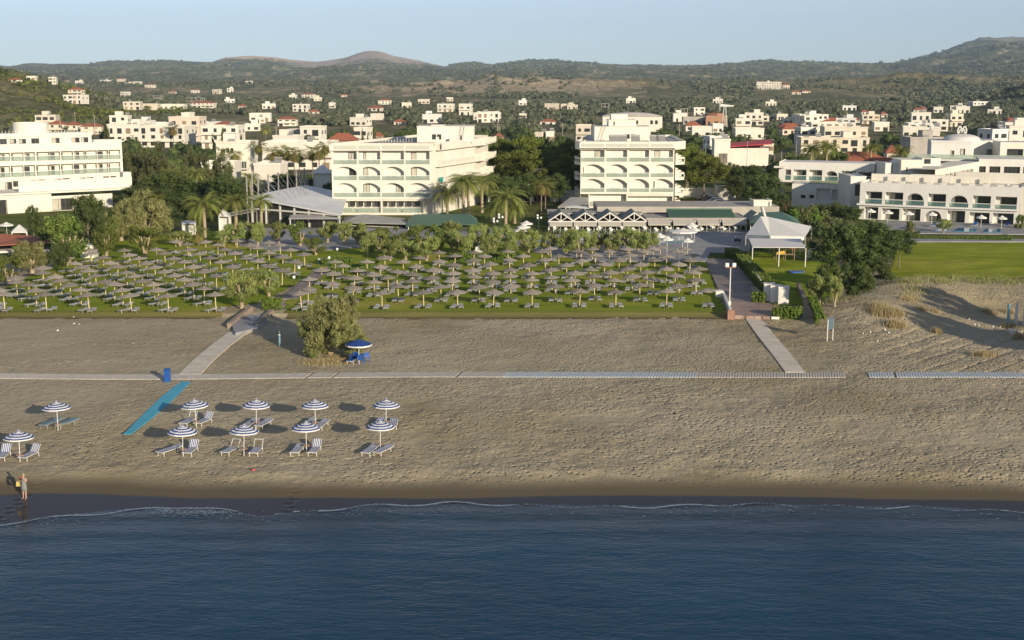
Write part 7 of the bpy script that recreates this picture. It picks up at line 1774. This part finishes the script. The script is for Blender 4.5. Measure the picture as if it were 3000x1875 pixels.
used = set()
ll = [('faded',145,1259,-20,'left faded grey-blue lounger under the farthest left back umbrella'),('faded',190,1259,-30,'right faded grey-blue lounger under the farthest left back umbrella'),('up',6,1352,4,'striped lounger cut by the left photo edge'),('up',84,1352,-16,'striped lounger with raised back above the standing woman'),
 ('broken',551,1252,-18,'lounger missing its back sling beside the turquoise mat, back row'),('up',596,1252,-22,'striped lounger with raised back at the back-row umbrella by the mat'),('flat',493,1338,-32,'flat striped lounger left of the front umbrella by the mat'),('up',557,1338,-6,'raised striped lounger right of the front umbrella by the mat'),
 ('flat',731,1259,-14,'left striped lounger, third back-row umbrella'),('flat',771,1259,-18,'deeper blue lounger right of the third back-row umbrella'),('broken',675,1337,-20,'low lounger with torn sling left of the slatless pair umbrella'),('broken',749,1338,-4,'empty framed lounger with open back hoop, front row'),
 ('flat',904,1258,-10,'left striped lounger at the fourth back-row umbrella'),('flat',941,1262,-12,'right striped lounger at the fourth back-row umbrella'),('flat',869,1337,-4,'flat striped lounger left of the third front-row umbrella'),('up',921,1337,-5,'raised striped lounger right of the third front-row umbrella'),
 ('flat',1109,1257,-6,'left striped lounger at the farthest right back umbrella'),('flat',1150,1260,2,'right striped lounger at the farthest right back umbrella'),('flat',1083,1338,-16,'left striped lounger at the farthest right front umbrella'),('flat',1122,1338,-26,'right striped lounger at the farthest right front umbrella')]
for k, px, py, rz, lab in ll:
    o = protos[k] if k not in used else copy_tree(protos[k]); used.add(k); g_ = G(px, py-6); o.location = (g_.x, g_.y+.35, g_.z-.02); o.rotation_euler = (0, 0, R(rz)); o['label'] = lab; o.scale = (1.04, 1.04, 1.08)
# blue umbrella corner by the tamarisk
g_ = G(1052, 1066); bu = empty('beach_umbrella', g_, 'plain blue umbrella with a white rim beside the tamarisk', 'beach umbrella')
MB().tube((0, 0, -.2), (0, 0, 2.15), .03, n=8).build('pole', M['white2'], bu)
b = octa(8, [(.02, 2.28), (1.18, 1.86), (1.20, 1.82), (1.21, 1.70)]); b.m = [0 if i < 32 else 1 for i in range(len(b.f))]; b.build('canopy', [M['blue'], M['white2']], bu)
def mbobj(name, b, m, loc, lab, cat, rz=0, grp=None): o = b.build(name, m); o.location = loc; o.rotation_euler = (0, 0, rz); return tag(o, lab, cat, grp)
t_ = empty('camping_table', G(1050, 1062)+Vector((-.1, .1, 0)), 'blue plastic table under the plain blue umbrella', 'table'); MB().slab([(-.7, -.4, .72), (.6, -.4, .72), (.6, .4, .72), (-.7, .4, .72)], .04).build('table_top', M['bluep'], t_)
for x in (-.6, .5):
    for y in (-.32, .32): MB().tube((x, y, 0), (x, y, .7), .03, n=5).build('leg', M['bluep'], t_)
lb = lounger_proto('beach_lounger', M['white2'], M['bluep'], .9, None, grp=None, lab='solid blue lounger with raised back left of the blue table'); lb.location = G(1035, 1062); lb.rotation_euler = (0, 0, R(-14))
if 'group' in lb: del lb['group']
for dx, dy, rz, lab in ((.75, .1, 20, 'blue plastic chair right of the table under the blue umbrella'), (.25, -.55, 170, 'blue plastic chair in front of the table under the blue umbrella')):
    p = G(1052, 1062)+Vector((dx, dy, 0)); c = empty('plastic_chair', p, lab, 'chair', 'blue plastic chairs by the tamarisk', R(rz)); MB().slab([(-.24, -.22, .44), (.24, -.22, .44), (.24, .22, .44), (-.24, .22, .44)], .04).build('seat', M['bluep'], c)
    MB().box(-.24, .24, .2, .24, .46, .86).build('backrest', M['bluep'], c)
    for x in (-.2, .2):
        for y in (-.18, .2): MB().tube((x, y, 0), (x, y, .42), .022, n=5).build('leg', M['bluep'], c)
# blue bin on the boardwalk
g_ = G(491, 1118); wb = empty('litter_bin', g_, 'blue upright litter bin beside the boardwalk and turquoise mat', 'bin'); MB().prism([(-.24, -.2), (.24, -.2), (.24, .22), (-.24, .22)], 0, .95).build('body', M['bluep'], wb); MB().add([(-.27, -.23, .96), (.27, -.23, .96), (.27, .25, 1.06), (-.27, .25, 1.06), (-.27, -.23, 1.0), (.27, -.23, 1.0), (.27, .25, 1.12), (-.27, .25, 1.12)], [(0, 3, 2, 1), (4, 5, 6, 7), (0, 1, 5, 4), (1, 2, 6, 5), (2, 3, 7, 6), (3, 0, 4, 7)]).build('lid', M['bluep'], wb)
# beach shower
g_ = G(820, 1014); bs = empty('beach_shower', g_, 'pale blue beach shower post standing in the tamarisk shade', 'shower'); MB().tube((0, 0, -.1), (0, 0, 1.05), .11, .09, 8).build('post', M['paleblue'], bs); MB().tube((0, 0, 1.05), (0, 0, 1.85), .025, n=6).tube((0, 0, 1.85), (-.12, -.1, 1.9), .025, n=6).build('riser_pipe', M['metal'], bs); MB().tube((-.12, 0, 1.1), (.1, 0, 1.1), .05, n=6).build('tap', M['white2'], bs)
# sign on two posts
g_ = G(2431, 998); sn = empty('notice_board', g_, 'grey-blue notice board on two pale posts in the sand', 'notice board', None, R(38))
MB().tube((-.42, 0, -.2), (-.42, 0, 2.15), .05, n=6).build('post', M['white2'], sn); MB().tube((.42, 0, -.2), (.42, 0, 2.15), .05, n=6).build('post', M['white2'], sn); MB().box(-.40, .40, -.06, .0, 1.15, 2.3).build('board', mat('slate_blue_board', (.10, .15, .20), .5, .3, 3), sn)
for px, yf, yt, m_, lab in ((2952, 955, 892, 'paleblue', 'pale blue square post left of the white one at the right edge'), (2976, 948, 890, 'white2', 'white square post right of the pale blue one'), (3000, 955, 893, 'white2', 'white post cut by the right photo edge')):
    g_ = G(px, yf); h = at(px, yt, g_.y).z-g_.z; b = MB().box(-.11, .11, -.11, .11, -.1, h); b.box(-.13, .13, -.13, .13, h+.003, h+.06); mbobj('square_post', b, M[m_], g_, lab, 'post', .2, 'square posts on the concrete base')
g_ = G(2985, 975); mbobj('concrete_base', MB().box(-.9, 2.2, -.5, .6, -.2, .3), M['white2'], g_, 'low white concrete base under the square posts', 'base')
# posts, lamps, bins, kiosks
def globe(px, yt, yf, lab, n=1):
    g_ = G(px, yf); h = at(px, yt, g_.y).z-g_.z; root = empty('globe_lamp', g_, lab, 'lamp', 'globe lamps in the garden'); MB().tube((0, 0, 0), (0, 0, h-.15), .045, n=6).build('post', M['green'], root)
    for i in range(n):
        a = 2*math.pi*i/n; d = 0 if n == 1 else .38; b = MB(); b.lathe([(.02, -.2), (.13, -.16), (.2, 0), (.13, .16), (.01, .2)], 12, (d*math.cos(a), d*math.sin(a), h-(0 if i != 1 or n == 1 else -.35))); b.build('globe', M['lamp'], root, True)
globe(988, 730, 748, 'single globe lamp behind the yellow-green hedge'); globe(965, 755, 800, 'single globe lamp at the head of the lawn path'); globe(877, 784, 826, 'single globe lamp on the left side of the lawn path'); globe(862, 812, 851, 'single globe lamp nearest the stone steps')
globe(1450, 648, 690, 'three-globe lamp before the date palms', 3); globe(1465, 636, 680, 'three-globe lamp right of the nearer one', 3); globe(1578, 638, 672, 'three-globe lamp beside the fan palm pair', 3)
g_ = G(2136, 922); fl = empty('floodlight_mast', g_, 'white floodlight mast with two lamps at the boardwalk end', 'floodlight', None); h = at(2136, 785, g_.y).z-g_.z
MB().tube((0, 0, 0), (0, 0, h), .075, .06, 8).build('mast', M['white2'], fl); MB().box(-.5, .5, -.05, .05, h, h+.09).build('cross_arm', mat('rust_red_arm', (.35, .15, .10), .8, .2, 3), fl)
for x in (-.38, .38): q = MB().box(x-.2, x+.2, -.12, .06, h+.12, h+.55).build('floodlight', M['metal'], fl); MB().box(x-.16, x+.16, -.135, -.122, h+.16, h+.51).build('lens', M['lamp'], q)
MB().box(-.14, .14, -.16, -.08, 1.1, 1.5).build('small_sign', M['white2'], fl)
b = MB(); a, c = G(2136, 932), G(2115, 868); d_ = c-a; b.add([(0, 0, 0), (.25, 0, 0), (d_.x+.25, d_.y, d_.z), (d_.x, d_.y, d_.z), (0, 0, 1.0), (.25, 0, 1.0), (d_.x+.25, d_.y, d_.z+.6), (d_.x, d_.y, d_.z+.6)], [(0, 3, 2, 1), (4, 5, 6, 7), (0, 1, 5, 4), (1, 2, 6, 5), (2, 3, 7, 6), (3, 0, 4, 7)]); mbobj('low_wall', b, M['shade_white'], a, 'low pale wall along the left side of the right boardwalk foot', 'wall')
b = MB(); a = G(2140, 935); b.box(-.35, .35, -.3, .3, -.2, 1.0); mbobj('brick_pier', b, mat('red_brick_pier', (.36, .20, .14), .9, .3, 5, bmp=.6), a, 'short red brick pier at the end of the boardwalk wall', 'pier')
# white slanting kerb wall right of the boardwalk hedge
pts = [G(2155, 745), G(2180, 775), G(2200, 805), G(2226, 850)]
b = MB()
for p, q in zip(pts[:-1], pts[1:]): p_, q_ = p-pts[0], q-pts[0]; b.add([(p_.x, p_.y, p_.z), (p_.x+.2, p_.y, p_.z), (q_.x+.2, q_.y, q_.z), (q_.x, q_.y, q_.z), (p_.x, p_.y, p_.z+1.2), (p_.x+.2, p_.y, p_.z+1.2), (q_.x+.2, q_.y, q_.z+1.2), (q_.x, q_.y, q_.z+1.2)], [(4, 5, 6, 7), (0, 1, 5, 4), (1, 2, 6, 5), (2, 3, 7, 6), (3, 0, 4, 7)])
mbobj('garden_wall', b, M['shade_white'], pts[0], 'slanting white garden wall behind the boardwalk hedge', 'wall')
def cabin(px, yf, yt, w_, lab, rz=0, grp=None, name='changing_cabin', pitched=True):
    g_ = G(px, yf); h = at(px, yt, g_.y).z-g_.z; W_ = w_/F*(g_.y*CP+24*SP); root = empty(name, g_, lab, 'cabin', grp, rz)
    MB().box(-W_/2, W_/2, 0, W_, .05, h*.93).build('walls', M['white2'], root); b = MB()
    if pitched: b.add([(-W_/2-.05, -.05, h*.93+.003), (W_/2+.05, -.05, h*.93+.003), (W_/2+.05, W_+.05, h*.93+.003), (-W_/2-.05, W_+.05, h*.93+.003), (0, -.05, h), (0, W_+.05, h)], [(0, 1, 4), (2, 3, 5), (1, 2, 5, 4), (3, 0, 4, 5), (0, 3, 2, 1)])
    else: b.box(-W_/2-.05, W_/2+.05, -.05, W_+.05, h*.93+.003, h)
    b.build('roof', M['white2'], root)
    for i in range(9): z = .3+i*h*.065; MB().box(-W_*.36, W_*.36, -.03, -.003, z, z+h*.045).build('louvre', M['shade_white'], root) if name == 'shower_cabin' else None
    if name == 'changing_cabin': MB().box(-W_*.3, W_*.3, -.025, -.003, h*.72, h*.78).build('vent_slot', M['metal'], root)
    return root
cabin(1405, 763, 722, 24, 'white changing cabin with a little pitched roof among the olives'); cabin(256, 757, 718, 40, 'small white kiosk with a lean-to roof behind the left lawn', name='kiosk', pitched=False)
for i, (px, yf, yt, lab) in enumerate([(2253, 884, 832, 'rearmost white louvred shower cabin of three'), (2272, 888, 837, 'middle white louvred shower cabin of three'), (2295, 893, 841, 'front white louvred shower cabin of three')]): cabin(px, yf, yt, 30, lab, R(-8), 'shower cabins by the boardwalk', 'shower_cabin', False)
for px, lab in ((1452, 'left green bin of the three beside the cabin'), (1460.5, 'middle green bin of the three beside the cabin'), (1470, 'right green bin of the three beside the cabin'), (938, 'first green bin beside the lawn hedge'), (946, 'second green bin beside the lawn hedge'), (954, 'third green bin beside the lawn hedge')):
    g_ = G(px, 764 if px > 1000 else 776); wb = empty('wheelie_bin', g_, lab, 'bin', 'green bins in the garden'); MB().add([(-.2, -.2, 0), (.2, -.2, 0), (.2, .2, 0), (-.2, .2, 0), (-.25, -.25, .8), (.25, -.25, .8), (.25, .25, .8), (-.25, .25, .8)], [(0, 3, 2, 1), (0, 1, 5, 4), (1, 2, 6, 5), (2, 3, 7, 6), (3, 0, 4, 7)]).build('body', mat('pale_green_bin', (.20, .28, .20), .6, .1, 2) if px == 1452 else M.setdefault('binb', mat('bin_green', (.17, .25, .18), .6, .1, 2)), wb); MB().box(-.27, .27, -.27, .27, .803, .87).build('lid', M['white2'], wb)
g_ = G(2108, 872); b = MB().slab([(-.45, -.1, .75), (.45, -.1, .75), (.45, .5, .85), (-.45, .5, .85)], .75); mbobj('white_box', b, M['white2'], g_, 'white storage box at the right end of the front lawn row', 'box')
# stone walls at the steps
def stonewall(pts, h, w_, lab):
    P = [G(*p) for p in pts]; o = P[0]; b = MB()
    for p, q in zip(P[:-1], P[1:]):
        d = (q-p); d.z = 0; n = Vector((d.y, -d.x, 0)).normalized()*w_/2; p_, q_ = p-o, q-o
        b.add([tuple(v) for v in (p_-n, p_+n, q_+n, q_-n)]+[tuple(v+Vector((0, 0, h))) for v in (p_-n, p_+n, q_+n, q_-n)], [(4, 5, 6, 7), (0, 1, 5, 4), (1, 2, 6, 5), (2, 3, 7, 6), (3, 0, 4, 7)])
    mbobj('stone_wall', b, M['stone'], o, lab, 'wall')
stonewall([(672, 962), (700, 938), (735, 912)], .55, .45, 'rough stone wall on the left of the steps between the lawns'); stonewall([(752, 960), (775, 938), (797, 918)], .45, .45, 'low pale wall on the right of the steps between the lawns')
stonewall([(2338, 845), (2362, 900), (2392, 945)], .7, .4, 'low stone wall between the shower cabins and the sandy mound')
b = MB(); b.tube((0, 0, 0), (0, 0, .55), .16, .2, 10); mbobj('white_bollard', b, M['white2'], G(793, 922), 'short white bollard at the corner of the steps hedge', 'bollard')
def rocks(px, py, n, sp, m, lab): 
    g_ = G(px, py); rng_ = np.random.default_rng(int(px)); 
    for i in range(n):
        x, y = g_.x+rng_.normal()*sp, g_.y+rng_.normal()*sp; t = (1+5**.5)/2; s = .06+.06*rng_.random()
        V2, F2, _ = inner(rng_, np.array([[0., 0., s*.3]]), np.array([s]), 1.0); o = link('stone', np_mesh('stone', V2, F2[:, :3]), None, m); o.location = (x, y, hz(x, y)); o.rotation_euler = (0, 0, i); tag(o, lab, 'stone', lab)
rocks(2910, 960, 7, 1.2, M['shade_white'], 'pale stones on the dune by the square posts'); rocks(2590, 985, 6, 1.6, M['shade_white'], 'small pale stones below the notice board mound'); rocks(205, 944, 4, 1.4, M['shade_white'], 'white pebbles at the edge of the left lawn')
b = MB(); b.lathe([(0, .0), (.14, .02), (.17, .1), (.1, .16), (0, .17)], 9); mbobj('red_cloth', b, mat('faded_red_cloth', (.5, .10, .12), .8, .1, 3), G(742, 1380), 'small crumpled red item lying on the trampled sand', 'cloth')
V, Fc, T = [], [], []
rw = np.random.default_rng(31)
for i in range(900):
    x = rw.uniform(-48, 50); y = float(smooth_edge(x)) + 5.6 + 1.2*math.sin(x*.4) + rw.normal()*.5 + 2.3*float(sstep(-14, -30, x)); 
    if fbm(np.array([x/3]), np.array([2.]), 3)[0] < .5: continue
    z = hz(x, y)+.02; a = rw.random()*6.28; l = .05+.12*rw.random(); w2 = .015+.02*rw.random(); k = len(V)
    V += [(x-l*math.cos(a), y-l*math.sin(a), z), (x+w2*math.sin(a), y-w2*math.cos(a), z+.03), (x+l*math.cos(a), y+l*math.sin(a), z+.01), (x-w2*math.sin(a), y+w2*math.cos(a), z+.02)]; Fc.append((k, k+1, k+2, k+3)); T += [rw.random()]*4
tag(link('seaweed', np_mesh('seaweed', V, Fc, tint=T), None, mat('dry_seaweed', (.06, .045, .03), .95, .3, 4)), kind='stuff')
# pool umbrellas, dining sets
def white_umb(px, yt, lab, wpx=36, hgt=2.5, Y=None, n=8):
    g_ = G(px, yt, hgt); r = wpx/2/F*(g_.y*CP+22*SP); root = empty('garden_umbrella', g_, lab, 'umbrella', 'white umbrellas by the pool and terrace'); MB().tube((0, 0, 0), (0, 0, hgt), .035, n=6).build('pole', M['white2'], root)
    MB().lathe([(.01, hgt), (r*.5, hgt-.28), (r, hgt-.45), (r*1.01, hgt-.62)], n).build('canopy', M['canvas'], root)
for px, yt, w_, lab in [(1933, 682, 36, 'white umbrella over the pool, left of two'), (1955, 691, 36, 'white umbrella over the pool, right of two'), (2015, 696, 34, 'white umbrella just below the big canvas canopy'), (2027, 652, 38, 'white umbrella above the big canvas canopy'), (2035, 664, 34, 'white umbrella right beside the big canvas canopy'), (1542, 646, 38, 'white umbrella on the shaded terrace, rear one'), (1534, 656, 40, 'white umbrella on the shaded terrace, middle one'), (1525, 666, 40, 'white umbrella on the shaded terrace, front one'), (18, 650, 40, 'white umbrella beside the left podium')]: white_umb(px, yt, lab, w_)
white_umb(2001, 668, 'big canvas canopy with a raised peak on the pool terrace', 84, 3.2, n=10)
for i, (px, yt, lab) in enumerate([(2551, 611, 'first small umbrella on the hotel patios from the left'), (2602, 615, 'second small umbrella on the hotel patios from the left'), (2663, 618, 'third small umbrella on the hotel patios from the left'), (2731, 620, 'umbrella before the ground-floor arch'), (2876, 629, 'umbrella second from the right on the hotel patios'), (2936, 631, 'umbrella farthest right on the hotel patios')]): white_umb(px, yt, lab, 31, 2.4)
dsp = MB(); n_ = 0; rr = random.Random(21)
def dining(x, y, lab, grp, first_=[]):
    root = empty('dining_set_table', (x, y, 1.95), lab, 'table', grp, rr.random()) if not first_ else copy_tree(first_[0])
    if not first_:
        MB().slab([(-.45, -.45, .74), (.45, -.45, .74), (.45, .45, .74), (-.45, .45, .74)], .04).build('table_top', M['white2'], root); MB().tube((0, 0, 0), (0, 0, .7), .05, n=6).build('pedestal', M['metal'], root); first_.append(root)
    root.location = (x, y, 1.95); root.rotation_euler = (0, 0, rr.random()); return root
def chair(x, y, rz, lab, grp, first_=[]):
    root = empty('dining_chair', (x, y, 1.95), lab, 'chair', grp) if not first_ else copy_tree(first_[0])
    if not first_:
        MB().box(-.22, .22, -.22, .22, .42, .47).build('seat', M['balgreen'], root); MB().box(-.22, .22, .2, .24, .55, .9).build('backrest', M['white2'], root)
        for a in (-.2, .2):
            for b_ in (-.2, .22): MB().tube((a, b_, 0), (a, b_, .42 if b_ < 0 else .55), .02, n=4).build('leg', M['white2'], root)
        first_.append(root)
    root.location = (x, y, 1.95); root.rotation_euler = (0, 0, rz)
for i in range(17):
    px = 1625+i*33; Yt = 208.3 - (i % 2)*2.0 + (1.5 if i > 12 else 0); x = X_at(px, Yt, 2)
    dining(x, Yt, 'small white square table on the restaurant terrace among pale chairs', 'restaurant terrace tables')
    for a in (0, 90, 180, 270): chair(x+.75*math.sin(R(a)), Yt+.75*math.cos(R(a)), R(-a), 'pale green and white chair at a restaurant terrace table', 'restaurant terrace chairs')
for px in (2735, 2855, 2950):
    l_ = lounger_proto('patio_lounger', M['white2'], M['bluep'], .7, None, lab={2735: 'blue lounger by the arched patio', 2855: 'blue lounger between the hotel patio umbrellas', 2950: 'blue lounger on the rightmost hotel patio'}[px], grp='blue loungers on the hotel patios'); g_ = G(px, 668); l_.location = (g_.x, g_.y, 2.12); l_.rotation_euler = (0, 0, R(-35))

# ------------------------------------------------------------------ people
def skin_body(name, joints, edges, m, root_i=0, sub=2):
    me = bpy.data.meshes.new(name); me.from_pydata([j[:3] for j in joints], [], []); me.update()
    me = bpy.data.meshes.new(name); me.from_pydata([j[:3] for j in joints], edges, [])
    o = bpy.data.objects.new(name, me); C.objects.link(o)
    md = o.modifiers.new('skin', 'SKIN'); md.use_smooth_shade = True
    for i, j in enumerate(joints): me.skin_vertices[0].data[i].radius = (j[3], j[4] if len(j) > 4 else j[3])
    me.skin_vertices[0].data[root_i].use_root = True
    s = o.modifiers.new('sub', 'SUBSURF'); s.levels = sub; s.render_levels = sub
    me.materials.append(m); return o
def person(loc, rz, lab, pose, dress, hair, hgt=1.66, skirt=True, top=None, shorts=None):
    root = empty('person', loc, lab, 'person', None, rz); k = hgt/1.66
    J = [(0, 0, .92, .125, .10), (0, 0, 1.08, .105, .085), (0, 0, 1.28, .13, .09), (0, 0, 1.385, .05, .05), (0, -.01, 1.46, .045, .05), (0, -.02, 1.56, .068, .085), (0, -.015, 1.63, .045, .05)]
    E = [(0, 1), (1, 2), (2, 3), (3, 4), (4, 5), (5, 6)]
    def chain(start, pts):
        p = start
        for q in pts: J.append(q); E.append((p, len(J)-1)); p = len(J)-1
        return p
    for sx in (-1, 1):
        chain(0, [(sx*.095, 0, .84, .085), (sx*.10+pose.get('leg', 0)*sx*.02, -.01-.06*sx*pose.get('step', 0), .47, .055), (sx*.115, .02-.14*sx*pose.get('step', 0), .09, .036), (sx*.12, -.10-.14*sx*pose.get('step', 0), .03, .033, .028), (sx*.125, -.17-.14*sx*pose.get('step', 0), .02, .022, .018)])
        sh, el, wr, ha = pose['arms'][0 if sx < 0 else 1]
        w_ = chain(2, [(sx*.17, 0, 1.345, .055), (*el, .040), (*wr, .028), (*ha, .034, .02)])
        hx = Vector(ha); d = (hx-Vector(wr)).normalized(); side = d.cross(Vector((0, 0, 1))).normalized() if abs(d.z) < .9 else Vector((1, 0, 0))
        for f in range(4): q = hx+side*(f-1.5)*.018+d*(.05-.006*abs(f-1.3)); r_ = q+d*.03+Vector((0, 0, -.012)); p1 = chain(w_, [(*q, .009), (*r_, .008)])
        q = hx+side*.035+d*.0; chain(w_, [(*q, .011), (*(q+d*.03+side*.012), .009)])
    b = skin_body('body', J, E, M['skin']); b.parent = root; b.scale = (k, k, k)
    hd = MB().lathe([(.01, 1.695), (.06, 1.69), (.085, 1.65), (.09, 1.60), (.082, 1.54), (.07, 1.49)], 14, (0, .015, 0)).build('hair', hair, root, True); hd.scale = (k, k, k)
    f = MB(); f.box(-.055, -.012, -.112, -.10, 1.585, 1.607); f.box(.012, .055, -.112, -.10, 1.585, 1.607); f.box(-.012, .012, -.118, -.10, 1.55, 1.585); f.box(-.025, .025, -.108, -.095, 1.52, 1.53); o_ = f.build('face_features', M['frame'], root); o_.scale = (k, k, k)
    if skirt: g = MB().lathe([(.10, 1.40), (.165, 1.36), (.16, 1.25), (.145, 1.10), (.165, .95), (.185, .75), (.20, .52), (.19, .52)], 20); 
    else: g = MB().lathe([(.08, 1.41), (.17, 1.36), (.165, 1.2), (.15, 1.05), (.155, .92)], 18)
    g.v = [(x, y*.72, z) for x, y, z in g.v]; d_ = g.build('dress' if skirt else 'shirt', dress, root, True); d_.scale = (k, k, k)
    if shorts:
        for sx in (-1, 1): s = MB().tube((sx*.085, 0, .96), (sx*.105, 0, .52), .115, .10, 14).build('shorts_leg', shorts, root, True); s.scale = (k, k, k)
    return root
M['greydress'] = mat('grey_dress', (.24, .25, .24), .9, .1, 5); M['blond'] = mat('fair_hair', (.42, .32, .17), .8, .2, 8); M['dkhair'] = mat('dark_hair', (.03, .022, .018), .8, .2, 8); M['redtop'] = mat('red_cloth', (.45, .03, .04), .9, .1, 4)
M['yellowbag'] = mat('yellow_bag', (.62, .50, .16), .8, .1, 4); M['navy'] = mat('navy_cloth', (.02, .03, .07), .9, .1, 4); M['whitecl'] = mat('white_cloth', (.65, .65, .66), .9, .05, 4)
g_ = G(73, 1461)
arms = [((0,0,0), (-.27, -.10, 1.16), (-.12, -.24, 1.34), (-.05, -.27, 1.37)), ((0,0,0), (.26, -.12, 1.17), (.13, -.25, 1.35), (.06, -.27, 1.38))]
wm = person(g_+Vector((0, 0, .0)), R(-8), 'person in a grey sleeveless dress holding something to the chest at the water edge', {'arms': arms, 'step': .3}, M['greydress'], M['blond'])
MB().box(-.10, .10, -.33, -.28, 1.33, 1.40).build('held_camera', M['black'], wm)
MB().lathe([(.06, 1.22), (.10, 1.30), (.11, 1.37), (.05, 1.42)], 12, (-.17, 0, 0)).build('red_shoulder_cloth', M['redtop'], wm, True)
o = MB(); o.add([(-.08, -.05, 0), (.08, -.05, 0), (.12, -.06, -.30), (-.12, -.06, -.30), (-.08, .05, 0), (.08, .05, 0), (.12, .06, -.30), (-.12, .06, -.30)], [(0, 3, 2, 1), (4, 5, 6, 7), (0, 1, 5, 4), (1, 2, 6, 5), (2, 3, 7, 6), (3, 0, 4, 7)]); bg_ = o.build('handbag', M['yellowbag']); bg_.location = g_+Vector((-.36, -.02, 1.14)); tag(bg_, 'yellow bag hanging from the arm of the woman at the water edge', 'bag')
MB().tube((-.06, 0, 0), (.06, -.02, .14), .012, n=5).tube((.06, 0, 0), (.06, -.02, .14), .012, n=5).build('strap', M['yellowbag'], bg_)
ha = [((0,0,0), (-.24, .02, 1.10), (-.25, -.04, .88), (-.25, -.06, .80)), ((0,0,0), (.24, .02, 1.10), (.25, -.04, .88), (.25, -.06, .80))]
person(G(2155, 718), R(180), 'taller of two people walking on the pool terrace, in white shirt and dark shorts', {'arms': ha, 'step': .8}, M['whitecl'], M['dkhair'], 1.76, False, shorts=M['navy'])
person(G(2165, 717), R(170), 'shorter of two people walking on the pool terrace', {'arms': ha, 'step': -.8}, M['whitecl'], M['dkhair'], 1.62, False, shorts=M['navy'])

# ------------------------------------------------------------------ olive groves, scrub and far woods
HX = np.array([(a, b_, c) for a, b_, c in HOUSES])
def near_house(x, y):
    r = np.zeros(len(x), bool)
    for a, b_, c in HX:
        s = y/b_*1.0
        r |= (np.abs(x*b_/np.maximum(y, 1)-a) < c*.62) & (y > b_-c*1.2-6-b_*(.13 if b_ > 600 else .05)) & (y < b_+c*.8)
    return r
def bare(x, y):
    px = CX+F*x/y/CP
    return ((y > 5000) & (((px > 930) & (px < 1320)) | ((px > 640) & (px < 950)) | (px > 2780))) | ((((x+10)/240)**2+((y-1900)/310)**2 < 1) & (fbm(x/22, y/22, 2) > .34))
wood('town_greenery', 51, 1500, 300, 560, 1.8, 70, .45, lambda x, y: near_house(x, y) | ((y < 330) & (np.abs(x) < 60)), sc_=40, m=L['dark'], leaf=.22)
wood('olive_grove', 52, 7000, 540, 1150, 1.9, 44, .45, near_house, sc_=60, leaf=.30)
wood('olive_grove', 53, 9500, 1100, 2300, 2.7, 20, .50, lambda x, y: near_house(x, y) | bare(x, y), hgt=.7, sc_=150, leaf=.40)
wood('far_scrub', 54, 12000, 2200, 4600, 4.5, 10, .51, bare, hgt=.5, sc_=330, leaf=.5)
wood('hill_scrub', 55, 9000, 4500, 6700, 7, 7, .50, bare, hgt=.5, sc_=500, leaf=.5)
rng = np.random.default_rng(77); th_ = rng.random(2600)*6.28; rd_ = np.sqrt(rng.random(2600))
xy = np.stack([-330+rd_*np.cos(th_)*130, 800+rd_*np.sin(th_)*210], -1); xy = xy[fbm(xy[:, 0]/30, xy[:, 1]/40, 3) > .49]
o, V2, F2, T2 = scatter('hill_scrub', rng, xy, 1.9, 40, L['mid'], .7, .3)
# ------------------------------------------------------------------ haze
m = bpy.data.materials.new('air'); m.use_nodes = True; n = m.node_tree; n.nodes.clear()
pv = N(n, 'ShaderNodeVolumePrincipled'); pv.inputs['Density'].default_value = 7.0e-5; pv.inputs['Color'].default_value = (.58, .78, 1, 1); pv.inputs['Anisotropy'].default_value = .0
oo = N(n, 'ShaderNodeOutputMaterial'); n.links.new(pv.outputs[0], oo.inputs['Volume'])
tag(MB().box(-13000, 13000, -3200, 8600, -60, 420).build('haze', m), kind='stuff')
